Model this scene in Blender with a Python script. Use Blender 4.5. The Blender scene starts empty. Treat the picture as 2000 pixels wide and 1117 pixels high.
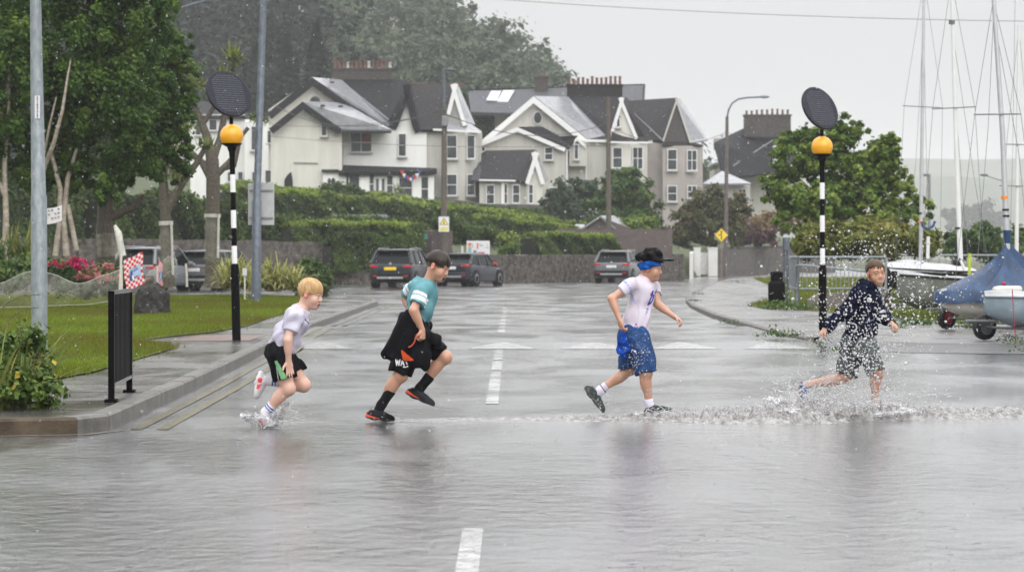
EXPOSURE = 0.26; HAZE = 0.00032; SKY_LO, SKY_HI = 3.8, 25.0; SUN_E = 1.5
import bpy, math, random
import numpy as np
from mathutils import Vector, Matrix
PI = math.pi
scene = bpy.context.scene
COL = scene.collection
F_PX, CX, HY, CAMZ = 5000.0, 1000.0, 500.0, 1.33

def V(*a): return Vector(a)
def P(px, py, Y):
    return Vector(((px - CX) * Y / F_PX, Y, CAMZ - (py - HY) * Y / F_PX))
def G(px, py, z=0.0):
    Y = F_PX * (CAMZ - z) / (py - HY)
    return Vector(((px - CX) * Y / F_PX, Y, z))
def sstep(a, b, x):
    t = np.clip((x - a) / (b - a), 0, 1); return t * t * (3 - 2 * t)

# ------------------------------------------------------------------ materials
def _nt(m):
    m.use_nodes = True
    nt = m.node_tree; nt.nodes.clear()
    out = nt.nodes.new('ShaderNodeOutputMaterial')
    return nt, out
def N(nt, t, **kw):
    n = nt.nodes.new(t)
    for k, v in kw.items():
        if k in n.inputs: n.inputs[k].default_value = v
        else: setattr(n, k, v)
    return n
def rgba(c): return (c[0], c[1], c[2], 1.0)
def ramp(nt, stops):
    r = nt.nodes.new('ShaderNodeValToRGB'); el = r.color_ramp.elements
    while len(el) < len(stops): el.new(0.5)
    for e, (p, c) in zip(el, stops): e.position = p; e.color = rgba(c)
    return r
def mat(name, col, rough=0.6, metal=0.0, var=0.18, scale=6.0, bump=0.0, bscale=None, spec=0.5,
        coat=0.0, trans=0.0, emit=None, stretch=None, col2=None, detail=4.0, alpha=1.0, ior=1.45):
    m = bpy.data.materials.new(name); nt, out = _nt(m); L = nt.links.new
    b = N(nt, 'ShaderNodeBsdfPrincipled', Roughness=rough, Metallic=metal)
    b.inputs['Specular IOR Level'].default_value = spec
    b.inputs['Coat Weight'].default_value = coat
    b.inputs['Coat Roughness'].default_value = 0.12
    b.inputs['Transmission Weight'].default_value = trans
    b.inputs['IOR'].default_value = ior
    b.inputs['Alpha'].default_value = alpha
    tc = N(nt, 'ShaderNodeTexCoord'); mp = N(nt, 'ShaderNodeMapping')
    L(tc.outputs['Object'], mp.inputs['Vector'])
    if stretch: mp.inputs['Scale'].default_value = stretch
    nz = N(nt, 'ShaderNodeTexNoise', Scale=scale, Detail=detail, Roughness=0.6)
    L(mp.outputs['Vector'], nz.inputs['Vector'])
    c2 = col2 if col2 else tuple(min(1, c * (1 + var)) for c in col)
    c1 = col if col2 else tuple(c * (1 - var) for c in col)
    rp = ramp(nt, [(0.3, c1), (0.7, c2)])
    L(nz.outputs['Fac'], rp.inputs['Fac']); L(rp.outputs['Color'], b.inputs['Base Color'])
    if bump > 0:
        nb = N(nt, 'ShaderNodeTexNoise', Scale=bscale or scale * 4, Detail=5.0, Roughness=0.65)
        L(mp.outputs['Vector'], nb.inputs['Vector'])
        bp = N(nt, 'ShaderNodeBump', Strength=bump, Distance=0.02)
        L(nb.outputs['Fac'], bp.inputs['Height']); L(bp.outputs['Normal'], b.inputs['Normal'])
    if emit:
        b.inputs['Emission Color'].default_value = rgba(emit[0]); b.inputs['Emission Strength'].default_value = emit[1]
    L(b.outputs['BSDF'], out.inputs['Surface'])
    return m
def leafmat(name, stops, rough=0.45, transl=0.3, var=0.5):
    """foliage: a tone value per leaf (attribute v) picks its green"""
    m = bpy.data.materials.new(name); nt, out = _nt(m); L = nt.links.new
    at = N(nt, 'ShaderNodeAttribute', attribute_name='v')
    rp = ramp(nt, stops); L(at.outputs['Fac'], rp.inputs['Fac'])
    b = N(nt, 'ShaderNodeBsdfPrincipled', Roughness=rough)
    b.inputs['Specular IOR Level'].default_value = 0.14
    t = N(nt, 'ShaderNodeBsdfTranslucent'); mx = N(nt, 'ShaderNodeMixShader', Fac=transl)
    L(rp.outputs['Color'], b.inputs['Base Color']); L(rp.outputs['Color'], t.inputs['Color'])
    L(b.outputs['BSDF'], mx.inputs[1]); L(t.outputs['BSDF'], mx.inputs[2])
    L(mx.outputs['Shader'], out.inputs['Surface'])
    return m

# ------------------------------------------------------------------ objects
def root_of(o):
    while o.parent is not None: o = o.parent
    return o
def link(o, parent=None):
    COL.objects.link(o)
    if parent is not None: o.parent = parent
    return o
def tag(o, label=None, cat=None, group=None, kind=None):
    if label: o['label'] = label
    if cat: o['category'] = cat
    if group: o['group'] = group
    if kind: o['kind'] = kind
    return o
def thing(name, label, cat, loc=(0, 0, 0), rz=0.0, group=None):
    o = bpy.data.objects.new(name, None); o.empty_display_size = 0.3
    o.location = loc; o.rotation_euler = (0, 0, rz)
    link(o); return tag(o, label, cat, group)
def mesh_obj(name, verts, faces, mats, parent=None, local=False, smooth=True, mi=None, origin=None):
    verts = np.asarray(verts, dtype=np.float64).reshape(-1, 3)
    if local: off = np.zeros(3)
    elif parent is not None: off = np.array(root_of(parent).location)
    elif origin is not None: off = np.array(origin, dtype=float)
    else: off = np.array([(verts[:, 0].min() + verts[:, 0].max()) / 2, (verts[:, 1].min() + verts[:, 1].max()) / 2, verts[:, 2].min()])
    if parent is not None and not local and abs(root_of(parent).rotation_euler.z) > 1e-6:      # into the turned frame of its thing
        a = -root_of(parent).rotation_euler.z; v0 = verts - off; verts = np.stack([v0[:, 0] * math.cos(a) - v0[:, 1] * math.sin(a), v0[:, 0] * math.sin(a) + v0[:, 1] * math.cos(a), v0[:, 2]], 1); off = np.zeros(3)
    me = bpy.data.meshes.new(name)
    if isinstance(faces, np.ndarray):
        k = faces.shape[1]; n = len(faces)
        me.vertices.add(len(verts)); me.vertices.foreach_set('co', (verts - off).astype(np.float32).ravel())
        me.loops.add(n * k); me.loops.foreach_set('vertex_index', faces.astype(np.int32).ravel())
        me.polygons.add(n); me.polygons.foreach_set('loop_start', np.arange(0, n * k, k, dtype=np.int32))
        me.polygons.foreach_set('loop_total', np.full(n, k, dtype=np.int32))
        me.update(calc_edges=True)
    else:
        me.from_pydata((verts - off).tolist(), [], faces)
    if not isinstance(mats, (list, tuple)): mats = [mats]
    for m in mats: me.materials.append(m)
    np_ = len(me.polygons)
    if mi is not None: me.polygons.foreach_set('material_index', np.asarray(mi, dtype=np.int32))
    if isinstance(smooth, bool): me.polygons.foreach_set('use_smooth', np.full(np_, smooth))
    else: me.polygons.foreach_set('use_smooth', np.asarray(smooth, dtype=bool))
    me.update()
    o = bpy.data.objects.new(name, me)
    if parent is None and not local: o.location = off
    return link(o, parent)

class MB:
    """collects shapes into one mesh"""
    def __init__(s): s.v = []; s.f = []; s.m = []; s.s = []
    def add(s, vs, fs, mi=0, sm=False):
        n = len(s.v); s.v += [tuple(v) for v in vs]
        for f in fs: s.f.append([i + n for i in f]); s.m.append(mi); s.s.append(sm)
        return s
    def box(s, c, d, rz=0.0, mi=0, M=None, bev=0.0):
        hx, hy, hz = d[0] / 2, d[1] / 2, d[2] / 2
        if bev <= 0:
            vs = [V(x, y, z) for z in (-hz, hz) for x, y in ((-hx, -hy), (hx, -hy), (hx, hy), (-hx, hy))]
            fs = [(3, 2, 1, 0), (4, 5, 6, 7), (0, 1, 5, 4), (1, 2, 6, 5), (2, 3, 7, 6), (3, 0, 4, 7)]
        else:
            b = min(bev, hx * .9, hy * .9, hz * .9); vs = []; fs = []
            for z, e in ((-hz, b), (-hz + b, 0), (hz - b, 0), (hz, b)):
                X, Yy = hx - e, hy - e
                for x, y in ((-X + b, -Yy), (X - b, -Yy), (X, -Yy + b), (X, Yy - b), (X - b, Yy), (-X + b, Yy), (-X, Yy - b), (-X, -Yy + b)): vs.append(V(x, y, z))
            for r in range(3):
                for k in range(8): fs.append((r * 8 + k, r * 8 + (k + 1) % 8, r * 8 + 8 + (k + 1) % 8, r * 8 + 8 + k))
            fs.append(tuple(range(7, -1, -1))); fs.append(tuple(range(24, 32)))
        R = M if M is not None else Matrix.Rotation(rz, 3, 'Z')
        return s.add([R @ v + Vector(c) for v in vs], fs, mi)
    def tube(s, pts, rad, seg=8, mi=0, caps=True, sm=True, squash=None):
        pts = [Vector(p) for p in pts]; n = len(pts)
        if not isinstance(rad, (list, tuple)): rad = [rad] * n
        t0 = (pts[1] - pts[0]).normalized()
        up = Vector((0, 0, 1)) if abs(t0.z) < 0.9 else Vector((1, 0, 0))
        nrm = t0.cross(up).normalized(); vs = []; fs = []
        for i, p in enumerate(pts):
            t = (pts[min(i + 1, n - 1)] - pts[max(i - 1, 0)]).normalized()
            nrm = (nrm - t * nrm.dot(t)).normalized(); bi = t.cross(nrm)
            for k in range(seg):
                a = 2 * PI * k / seg; vs.append(p + (nrm * math.cos(a) + bi * math.sin(a)) * rad[i])
        for i in range(n - 1):
            for k in range(seg):
                a, b = i * seg + k, i * seg + (k + 1) % seg; fs.append((a, b, b + seg, a + seg))
        s.add(vs, fs, mi, sm)
        if caps:
            s.add(vs[:seg], [tuple(range(seg - 1, -1, -1))], mi); s.add(vs[-seg:], [tuple(range(seg))], mi)   # own corners: a crisp edge
        return s
    def lathe(s, c, prof, seg=20, mi=0, M=None, sm=True):
        """prof: list of (radius, z)"""
        c = Vector(c); vs = []; fs = []; R = M if M is not None else Matrix.Identity(3)
        for r, z in prof:
            for k in range(seg):
                a = 2 * PI * k / seg; vs.append(c + R @ V(r * math.cos(a), r * math.sin(a), z))
        for i in range(len(prof) - 1):
            for k in range(seg):
                a, b = i * seg + k, i * seg + (k + 1) % seg; fs.append((a, b, b + seg, a + seg))
        s.add(vs, fs, mi, sm); s.add(vs[:seg], [tuple(range(seg - 1, -1, -1))], mi); return s.add(vs[-seg:], [tuple(range(seg))], mi)
    def prism(s, poly, ext, mi=0):
        """poly: 3-D outline, ext: vector"""
        poly = [Vector(p) for p in poly]; n = len(poly); e = Vector(ext)
        nn = Vector((0, 0, 0))
        for i in range(n): nn += poly[i].cross(poly[(i + 1) % n])
        if nn.dot(e) > 0: poly = poly[::-1]
        vs = poly + [p + e for p in poly]
        fs = [tuple(range(n)), tuple(range(2 * n - 1, n - 1, -1))]
        fs += [((i + 1) % n, i, i + n, (i + 1) % n + n) for i in range(n)]
        return s.add(vs, fs, mi)
    def slab(s, poly, t, mi=0):
        """polygon given thickness t against its normal; the normal is turned up / to the camera"""
        poly = [Vector(p) for p in poly]; nn = Vector((0, 0, 0))
        for i in range(len(poly)): nn += poly[i].cross(poly[(i + 1) % len(poly)])
        nn.normalize()
        if nn.z - nn.y * 0.6 < 0: nn = -nn
        return s.prism(poly, -nn * t, mi)
    def ell(s, c, r, seg=12, rings=8, mi=0, M=None):
        c = Vector(c); R = M if M is not None else Matrix.Identity(3); vs = []; fs = []
        for i in range(rings + 1):
            th = PI * (0.02 + 0.96 * i / rings)
            for k in range(seg):
                a = 2 * PI * k / seg
                vs.append(c + R @ V(r[0] * math.sin(th) * math.cos(a), r[1] * math.sin(th) * math.sin(a), -r[2] * math.cos(th)))
        for i in range(rings):
            for k in range(seg):
                a, b = i * seg + k, i * seg + (k + 1) % seg; fs.append((a, b, b + seg, a + seg))
        fs.append(tuple(range(seg - 1, -1, -1))); fs.append(tuple(rings * seg + k for k in range(seg)))
        return s.add(vs, fs, mi, True)
    def quad(s, a, b, c, d, mi=0, sm=False): return s.add([a, b, c, d], [(0, 1, 2, 3)], mi, sm)
    def build(s, name, mats, parent=None, local=False, origin=None):
        return mesh_obj(name, s.v, s.f, mats, parent, local, s.s, s.m, origin)

def copy_tree(o, parent=None):
    c = o.copy(); COL.objects.link(c)
    if parent is not None: c.parent = parent
    for ch in list(o.children): copy_tree(ch, c)
    return c

def text_faces(txt, size, bold=0.0):
    """flat outline of a word as (verts, faces), centred, in the XZ plane facing -Y"""
    cu = bpy.data.curves.new('txt', 'FONT'); cu.body = txt; cu.size = size; cu.offset = bold
    cu.align_x = 'CENTER'; cu.align_y = 'CENTER'; cu.resolution_u = 3
    ob = bpy.data.objects.new('txt', cu); COL.objects.link(ob)
    dg = bpy.context.evaluated_depsgraph_get(); me = bpy.data.meshes.new_from_object(ob.evaluated_get(dg))
    vs = [V(v.co.x, 0, v.co.y) for v in me.vertices]; fs = [tuple(p.vertices) for p in me.polygons]
    bpy.data.objects.remove(ob); bpy.data.meshes.remove(me); bpy.data.curves.remove(cu)
    return vs, fs
def put_text(mb, txt, c, size, mi=0, rz=0.0, bold=0.0, M=None):
    vs, fs = text_faces(txt, size, bold); R = M if M is not None else Matrix.Rotation(rz, 3, 'Z')
    mb.add([R @ v + Vector(c) for v in vs], fs, mi)

# ------------------------------------------------------------------ leaves
def leaf_arrays(cen, nrm, size, rng, aspect=1.6, droop=0.0):
    n = len(cen)
    nrm = nrm / (np.linalg.norm(nrm, axis=1, keepdims=True) + 1e-9)
    t = rng.normal(size=(n, 3)); t[:, 2] -= droop
    t -= nrm * (t * nrm).sum(1, keepdims=True); t /= np.linalg.norm(t, axis=1, keepdims=True) + 1e-9
    b = np.cross(nrm, t); s = size[:, None]
    q = np.stack([cen - t * s * aspect / 2, cen + b * s / 2 + nrm * s * .12, cen + t * s * aspect / 2, cen - b * s / 2 + nrm * s * .12], 1)
    return q
def leaf_obj(name, quads, v, mats, parent=None, origin=None, mi=None):
    n = len(quads)
    o = mesh_obj(name, quads.reshape(-1, 3), np.arange(n * 4).reshape(n, 4), mats, parent, False, False, mi, origin)
    at = o.data.attributes.new('v', 'FLOAT', 'FACE'); at.data.foreach_set('value', v.astype(np.float32))
    return o
def crown_quads(blobs, n, leaf, seed, clump=0.28, shell=0.55, nclump=60, up=0.5, aspect=1.6, droop=0.0, jit=0.35, hang=(1, 1, .75)):
    """blobs: (centre, radii). Leaves gather in clumps spread through the blobs."""
    rng = np.random.default_rng(seed); vol = np.array([np.prod(b[1]) ** 0.67 for b in blobs]); vol /= vol.sum()
    cs = []; ns = []; ss = []; vs = []
    for (c, r), w in zip(blobs, vol):
        c = np.array(c, float); r = np.array(r, float); k = max(4, int(nclump * w)); m = int(n * w / k) + 1
        d = rng.normal(size=(k, 3)); d /= np.linalg.norm(d, axis=1, keepdims=True)
        rad = shell + (1 - shell) * rng.random(k) ** 0.7; rad *= 1 + rng.normal(size=k) * 0.10
        cc = c + d * r * rad[:, None]; cv = np.clip(rng.random(k) * .75 + .25 * rng.random() + rng.normal() * .10, 0, 1); cr = clump * r.mean() * (0.6 + 0.8 * rng.random(k))
        g = rng.normal(size=(k, m, 3)); g /= np.linalg.norm(g, axis=2, keepdims=True)
        g *= np.clip(np.abs(rng.normal(size=(k, m, 1))) * .62 + .08, 0, 1.7)
        p = cc[:, None, :] + g * cr[:, None, None] * np.array(hang)
        nn = g * 0.7 + d[:, None, :] * 0.5 + rng.normal(size=(k, m, 3)) * 0.6; nn[..., 2] += up
        cs.append(p.reshape(-1, 3)); ns.append(nn.reshape(-1, 3)); ss.append((leaf * (0.6 + 0.8 * rng.random((k, m)))).ravel())
        vs.append(np.clip(cv[:, None] * (1 - jit) + jit * rng.random((k, m)) + g[..., 2] * 0.12, 0, 1).ravel())  # leaves higher in their clump get a lighter green
    c = np.concatenate(cs); q = leaf_arrays(c, np.concatenate(ns), np.concatenate(ss), rng, aspect, droop)
    return q, np.concatenate(vs)
# ------------------------------------------------------------------ camera, sky, light
cam_d = bpy.data.cameras.new('camera'); cam = bpy.data.objects.new('camera', cam_d); COL.objects.link(cam)
cam.location = (0, 0, CAMZ); cam.rotation_euler = (PI / 2, 0, 0)
cam_d.sensor_width = 36.0; cam_d.lens = 90.0; cam_d.shift_y = -58.5 / 2000.0
cam_d.clip_start = 0.5; cam_d.clip_end = 9000
cam_d.dof.use_dof = True; cam_d.dof.focus_distance = 21.0; cam_d.dof.aperture_fstop = 5.6
scene.camera = cam
SUN_EL, SUN_AZ = math.radians(38), math.radians(200)
w = bpy.data.worlds.new('World'); scene.world = w; w.use_nodes = True
nt = w.node_tree; nt.nodes.clear(); L = nt.links.new
wo = N(nt, 'ShaderNodeOutputWorld'); bg = N(nt, 'ShaderNodeBackground', Strength=0.1)
sky = N(nt, 'ShaderNodeTexSky', sky_type='NISHITA', sun_disc=False, sun_elevation=SUN_EL, sun_rotation=SUN_AZ,
        air_density=1.0, dust_density=6.0, ozone_density=1.0)
hs = N(nt, 'ShaderNodeHueSaturation', Saturation=0.10)
cl_ = N(nt, 'ShaderNodeTexCoord'); nz = N(nt, 'ShaderNodeTexNoise', Scale=3.0, Detail=4.0)
rp = ramp(nt, [(0.3, (0.94, 0.945, 0.97)), (0.7, (1.05, 1.05, 1.06))])
sx_ = N(nt, 'ShaderNodeSeparateXYZ'); mz = N(nt, 'ShaderNodeMapRange'); mz.inputs[1].default_value = 0.0; mz.inputs[2].default_value = 1.0; mz.inputs[3].default_value = SKY_LO; mz.inputs[4].default_value = SKY_HI
L(cl_.outputs['Generated'], sx_.inputs[0]); L(sx_.outputs['Z'], mz.inputs[0])   # an overcast sky is brightest overhead
mu = N(nt, 'ShaderNodeVectorMath', operation='SCALE')
mx = N(nt, 'ShaderNodeMix', data_type='RGBA'); mx.inputs['Factor'].default_value = 0.92   # cloud deck over the clear sky
L(sky.outputs['Color'], hs.inputs['Color']); L(cl_.outputs['Generated'], nz.inputs['Vector']); L(nz.outputs['Fac'], rp.inputs['Fac'])
L(rp.outputs['Color'], mu.inputs[0]); L(mz.outputs[0], mu.inputs['Scale']); L(hs.outputs['Color'], mx.inputs[6]); L(mu.outputs[0], mx.inputs[7])
L(mx.outputs[2], bg.inputs['Color']); L(bg.outputs['Background'], wo.inputs['Surface'])
sd = bpy.data.lights.new('sun', 'SUN'); sun = bpy.data.objects.new('sun', sd); COL.objects.link(sun)
sd.energy = SUN_E; sd.angle = math.radians(60); sd.color = (1.0, 0.97, 0.93)
sun.rotation_euler = (math.radians(90) - SUN_EL, 0, math.radians(20))
vs_ = scene.view_settings; vs_.view_transform = 'Standard'; vs_.look = 'None'; vs_.gamma = 1.0; vs_.exposure = EXPOSURE
cy = scene.cycles
cy.max_bounces = 7; cy.diffuse_bounces = 3; cy.glossy_bounces = 3; cy.transmission_bounces = 5; cy.transparent_max_bounces = 10
cy.volume_bounces = 3; cy.use_denoising = True; cy.caustics_reflective = False; cy.caustics_refractive = False
cy.use_adaptive_sampling = True; cy.adaptive_threshold = 0.02; cy.sample_clamp_indirect = 6.0
try: cy.denoiser = 'OPENIMAGEDENOISE'
except Exception: pass

# ------------------------------------------------------------------ haze
hm = bpy.data.materials.new('rain_haze'); nt, out = _nt(hm)
pv = N(nt, 'ShaderNodeVolumePrincipled', Density=HAZE)
pv.inputs['Color'].default_value = (0.97, 0.975, 1.0, 1); pv.inputs['Anisotropy'].default_value = 0.2
nt.links.new(pv.outputs['Volume'], out.inputs['Volume'])
b = MB(); b.box((0, 2070, 82), (3600, 4220, 168)); hz = b.build('haze', hm); tag(hz, kind='stuff')
hz['label'] = 'pale grey rain haze filling the air'

# ------------------------------------------------------------------ ground, road, pavements
def wet_road(name, base, base2, rlo, rhi, bump_big, bump_fine, pscale=0.35, coat=0.0):
    m = bpy.data.materials.new(name); nt, out = _nt(m); L = nt.links.new
    tc = N(nt, 'ShaderNodeTexCoord')
    b = N(nt, 'ShaderNodeBsdfPrincipled'); b.inputs['IOR'].default_value = 1.45; b.inputs['Specular IOR Level'].default_value = 0.7
    n1 = N(nt, 'ShaderNodeTexNoise', Scale=pscale, Detail=5.0, Roughness=0.6); L(tc.outputs['Object'], n1.inputs['Vector'])
    n2 = N(nt, 'ShaderNodeTexNoise', Scale=90.0, Detail=2.0); L(tc.outputs['Object'], n2.inputs['Vector'])
    mx0 = N(nt, 'ShaderNodeMix', data_type='FLOAT'); mx0.inputs[0].default_value = 0.4
    L(n1.outputs['Fac'], mx0.inputs[2]); L(n2.outputs['Fac'], mx0.inputs[3])
    rp = ramp(nt, [(0.35, base), (0.65, base2)]); L(mx0.outputs[0], rp.inputs['Fac']); L(rp.outputs['Color'], b.inputs['Base Color'])
    # standing water: smooth where it lies, rougher where the stones stand out of it
    mp = N(nt, 'ShaderNodeMapping'); mp.inputs['Scale'].default_value = (0.9, 0.5, 1.0); L(tc.outputs['Object'], mp.inputs['Vector'])
    n3 = N(nt, 'ShaderNodeTexNoise', Scale=0.8, Detail=6.0, Roughness=0.62, Distortion=0.6); L(mp.outputs['Vector'], n3.inputs['Vector'])
    mr = N(nt, 'ShaderNodeMapRange'); mr.inputs[1].default_value = 0.38; mr.inputs[2].default_value = 0.62
    mr.inputs[3].default_value = rlo; mr.inputs[4].default_value = rhi
    L(n3.outputs['Fac'], mr.inputs[0]); L(mr.outputs[0], b.inputs['Roughness'])
    # wind ripples and the rings of falling drops
    mp2 = N(nt, 'ShaderNodeMapping'); mp2.inputs['Scale'].default_value = (1.1, 0.9, 1.0); L(tc.outputs['Object'], mp2.inputs['Vector'])
    r1 = N(nt, 'ShaderNodeTexNoise', Scale=6.0, Detail=3.0, Roughness=0.5, Distortion=0.4); L(mp2.outputs['Vector'], r1.inputs['Vector'])
    r2 = N(nt, 'ShaderNodeTexNoise', Scale=42.0, Detail=3.0, Roughness=0.6); L(mp2.outputs['Vector'], r2.inputs['Vector'])
    vo = N(nt, 'ShaderNodeTexVoronoi', Scale=5.5); L(tc.outputs['Object'], vo.inputs['Vector'])
    vr = ramp(nt, [(0.0, (1, 1, 1)), (0.13, (0, 0, 0))]); L(vo.outputs['Distance'], vr.inputs['Fac'])
    sr = N(nt, 'ShaderNodeSeparateColor'); L(vo.outputs['Color'], sr.inputs[0]); gt = N(nt, 'ShaderNodeMath', operation='GREATER_THAN'); gt.inputs[1].default_value = 0.62; L(sr.outputs[0], gt.inputs[0])
    dm = N(nt, 'ShaderNodeMath', operation='MULTIPLY'); L(vr.outputs['Color'], dm.inputs[0]); L(gt.outputs[0], dm.inputs[1])
    b1 = N(nt, 'ShaderNodeBump', Strength=1.0, Distance=bump_big); L(r1.outputs['Fac'], b1.inputs['Height'])
    b2 = N(nt, 'ShaderNodeBump', Strength=1.0, Distance=bump_fine); L(r2.outputs['Fac'], b2.inputs['Height']); L(b1.outputs['Normal'], b2.inputs['Normal'])
    b3 = N(nt, 'ShaderNodeBump', Strength=1.0, Distance=-0.022); L(dm.outputs[0], b3.inputs['Height']); L(b2.outputs['Normal'], b3.inputs['Normal'])
    L(b3.outputs['Normal'], b.inputs['Normal']); L(b3.outputs['Normal'], b.inputs['Coat Normal'])
    b.inputs['Coat Weight'].default_value = coat; L(mr.outputs[0], b.inputs['Coat Roughness']); b.inputs['Coat IOR'].default_value = 1.45
    L(b.outputs['BSDF'], out.inputs['Surface'])
    return m
M_road = wet_road('wet_asphalt', (0.075, 0.076, 0.080), (0.135, 0.134, 0.136), 0.07, 0.24, 0.010, 0.0036, coat=1.0)
M_pave = wet_road('wet_concrete_paving', (0.075, 0.07, 0.064), (0.13, 0.125, 0.115), 0.10, 0.36, 0.010, 0.0015)
M_pave2 = wet_road('wet_footpath', (0.12, 0.117, 0.114), (0.19, 0.186, 0.18), 0.15, 0.40, 0.010, 0.0015)
M_apron = wet_road('coarse_wet_tarmac', (0.05, 0.05, 0.052), (0.10, 0.10, 0.10), 0.3, 0.5, 0.004, 0.004)
M_kerb = mat('kerb_concrete', (0.13, 0.123, 0.112), 0.4, var=0.35, scale=5, bump=0.4, bscale=40, spec=.3)
M_kerbdirty = mat('stained_kerb', (0.075, 0.058, 0.040), 0.6, spec=.15, var=0.5, scale=4, bump=0.5, bscale=30)
M_earth = mat('earth', (0.07, 0.06, 0.035), 0.9, var=0.4, scale=0.6, col2=(0.06, 0.085, 0.03))
M_lawnbase = mat('lawn_soil', (0.06, 0.085, 0.022), 0.85, scale=0.9, col2=(0.11, 0.10, 0.04), detail=6)

def sheet(name, pts, z, m, parent=None, kind='structure'):
    o = mesh_obj(name, [(x, y, z) for x, y in pts], [list(range(len(pts)))], m, parent, smooth=False, origin=(0, 0, 0))
    if kind: tag(o, kind=kind)
    return o
sheet('ground', [(-1780, -30), (1780, -30), (1780, 4170), (-1780, 4170)], -0.06, M_earth)
sheet('road', [(-70, -20), (70, -20), (70, 230), (-70, 230)], 0.0, M_road)

KERB_L = [(-45, 16.6), (-14, 18.4), (-3.86, 19.0), (-3.25, 19.15), (-3.08, 19.6), (-3.10, 21.0), (-3.17, 25.6), (-3.30, 31.4), (-3.52, 40),
          (-3.60, 47), (-3.62, 55), (-3.62, 69), (-3.9, 73), (-5.0, 76.5), (-7.0, 79), (-16, 82), (-45, 87)]
KERB_R = [(19, 190), (16.6, 166), (11.6, 138), (8.4, 110), (6.05, 85), (4.95, 73), (4.55, 65), (4.3, 55), (4.3, 47), (4.32, 41), (4.45, 38.8)]
APRON = [(4.45, 38.8), (4.75, 36.4), (5.4, 35.2), (7.2, 34.6), (45, 33.5)]
def offs(line, d):
    """line moved sideways by d (to its left)"""
    out = []
    for i, (x, y) in enumerate(line):
        a = line[max(i - 1, 0)]; c = line[min(i + 1, len(line) - 1)]
        t = Vector((c[0] - a[0], c[1] - a[1])).normalized(); out.append((x - t.y * d, y + t.x * d))
    return out
def kerb(name, line, h, wd, m, side):
    inn = offs(line, wd * side); mb = MB(); b_ = 0.02 * side
    mid = offs(line, b_); rnd = random.Random(5)
    for i in range(len(line) - 1):
        p, q = Vector((*line[i], 0)), Vector((*line[i + 1], 0)); p2, q2 = Vector((*inn[i], 0)), Vector((*inn[i + 1], 0)); pm, qm = Vector((*mid[i], 0)), Vector((*mid[i + 1], 0))
        L_ = (q - p).length; k = max(1, round(L_ / 0.91)) if L_ < 30 else max(1, round(L_ / 3))
        for j in range(k):                                   # one kerbstone after another, with open joints
            g = 0.006 / L_; t0, t1 = j / k + g, (j + 1) / k - g; dz = rnd.uniform(-.004, .004)
            a, b2 = p.lerp(q, t0), p.lerp(q, t1); am, bm = pm.lerp(qm, t0), pm.lerp(qm, t1); a2, b3 = p2.lerp(q2, t0), p2.lerp(q2, t1)
            up = V(0, 0, h + dz); lo = V(0, 0, h - 0.02 + dz); dn = V(0, 0, -0.05)
            vs = [a + dn, b2 + dn, a + lo, b2 + lo, am + up, bm + up, a2 + up, b3 + up, a2 + dn, b3 + dn]
            fs = [(0, 1, 3, 2), (2, 3, 5, 4), (4, 5, 7, 6), (6, 7, 9, 8), (0, 2, 4, 6, 8), (1, 9, 7, 5, 3)]
            mb.add(vs, fs if side < 0 else [f[::-1] for f in fs], 0)
    o = mb.build(name, m, origin=(0, 0, 0)); tag(o, kind='structure'); return inn
i1 = kerb('kerb', KERB_L[:4], 0.125, 0.14, M_kerbdirty, 1)
i2 = kerb('kerb', KERB_L[3:], 0.125, 0.14, M_kerb, 1)
i3 = kerb('kerb', KERB_R, 0.10, 0.13, M_kerb, 1)
inL = i1[:-1] + i2
sheet('pavement', inL, 0.12, M_pave)
APT = [(4.75, 39.3), (5.2, 37.4), (5.9, 36.4), (7.6, 35.9), (45, 34.9)]
inR = i3 + APT + [(45, 200), (25, 200)]
sheet('footpath', inR, 0.094, M_pave2)
ap = MB()
for i in range(4): ap.quad((*APRON[i], .004), (*APRON[i + 1], .004), (*APT[i + 1], .096), (*APT[i], .096))
tag(ap.build('driveway_apron', M_apron, origin=(0, 0, 0)), kind='structure')
LAWN = [(-45, 24.6), (-8, 24.3), (-5.6, 24.0), (-4.5, 24.6), (-4.34, 26.5), (-4.36, 29.5), (-4.40, 33.5), (-4.75, 34.6), (-5.3, 36.4), (-5.1, 38.3), (-4.72, 40.5),
        (-4.55, 44), (-4.75, 52), (-5.05, 62), (-5.4, 70), (-6.2, 76), (-16, 79), (-45, 83)]
sheet('lawn', LAWN, 0.135, M_lawnbase)
VERGE = [(5.85, 64), (5.95, 59.5), (6.7, 58), (7.4, 52), (8.2, 47.2), (9.6, 45.2), (14, 44.5), (45, 44), (45, 150), (13.2, 140), (11.0, 110), (9.2, 85), (7.4, 72)]
sheet('verge', VERGE, 0.11, M_lawnbase)

# markings
M_white = mat('worn_white_paint', (0.20, 0.20, 0.20), 0.16, scale=14, col2=(0.55, 0.55, 0.54), detail=6, bump=0.05)
M_line = wet_road('worn_white_line', (0.16, 0.16, 0.16), (0.80, 0.80, 0.79), 0.06, 0.25, 0.006, 0.003, pscale=9.0, coat=0.6)
M_white2 = mat('thin_white_paint', (0.12, 0.12, 0.12), 0.2, scale=9, col2=(0.5, 0.5, 0.49), detail=6, bump=0.05)
M_yell = mat('worn_yellow_paint', (0.075, 0.074, 0.07), 0.2, scale=5, col2=(0.27, 0.225, 0.125), detail=7, bump=0.05)
M_yell2 = mat('faded_yellow_paint', (0.09, 0.09, 0.085), 0.2, scale=9, col2=(0.34, 0.33, 0.28), detail=7, bump=0.05)
mb = MB()
TAB0, TAB1, TAB2, TAB3, TABH = 36.4, 37.9, 46.5, 48.0, 0.055
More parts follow.
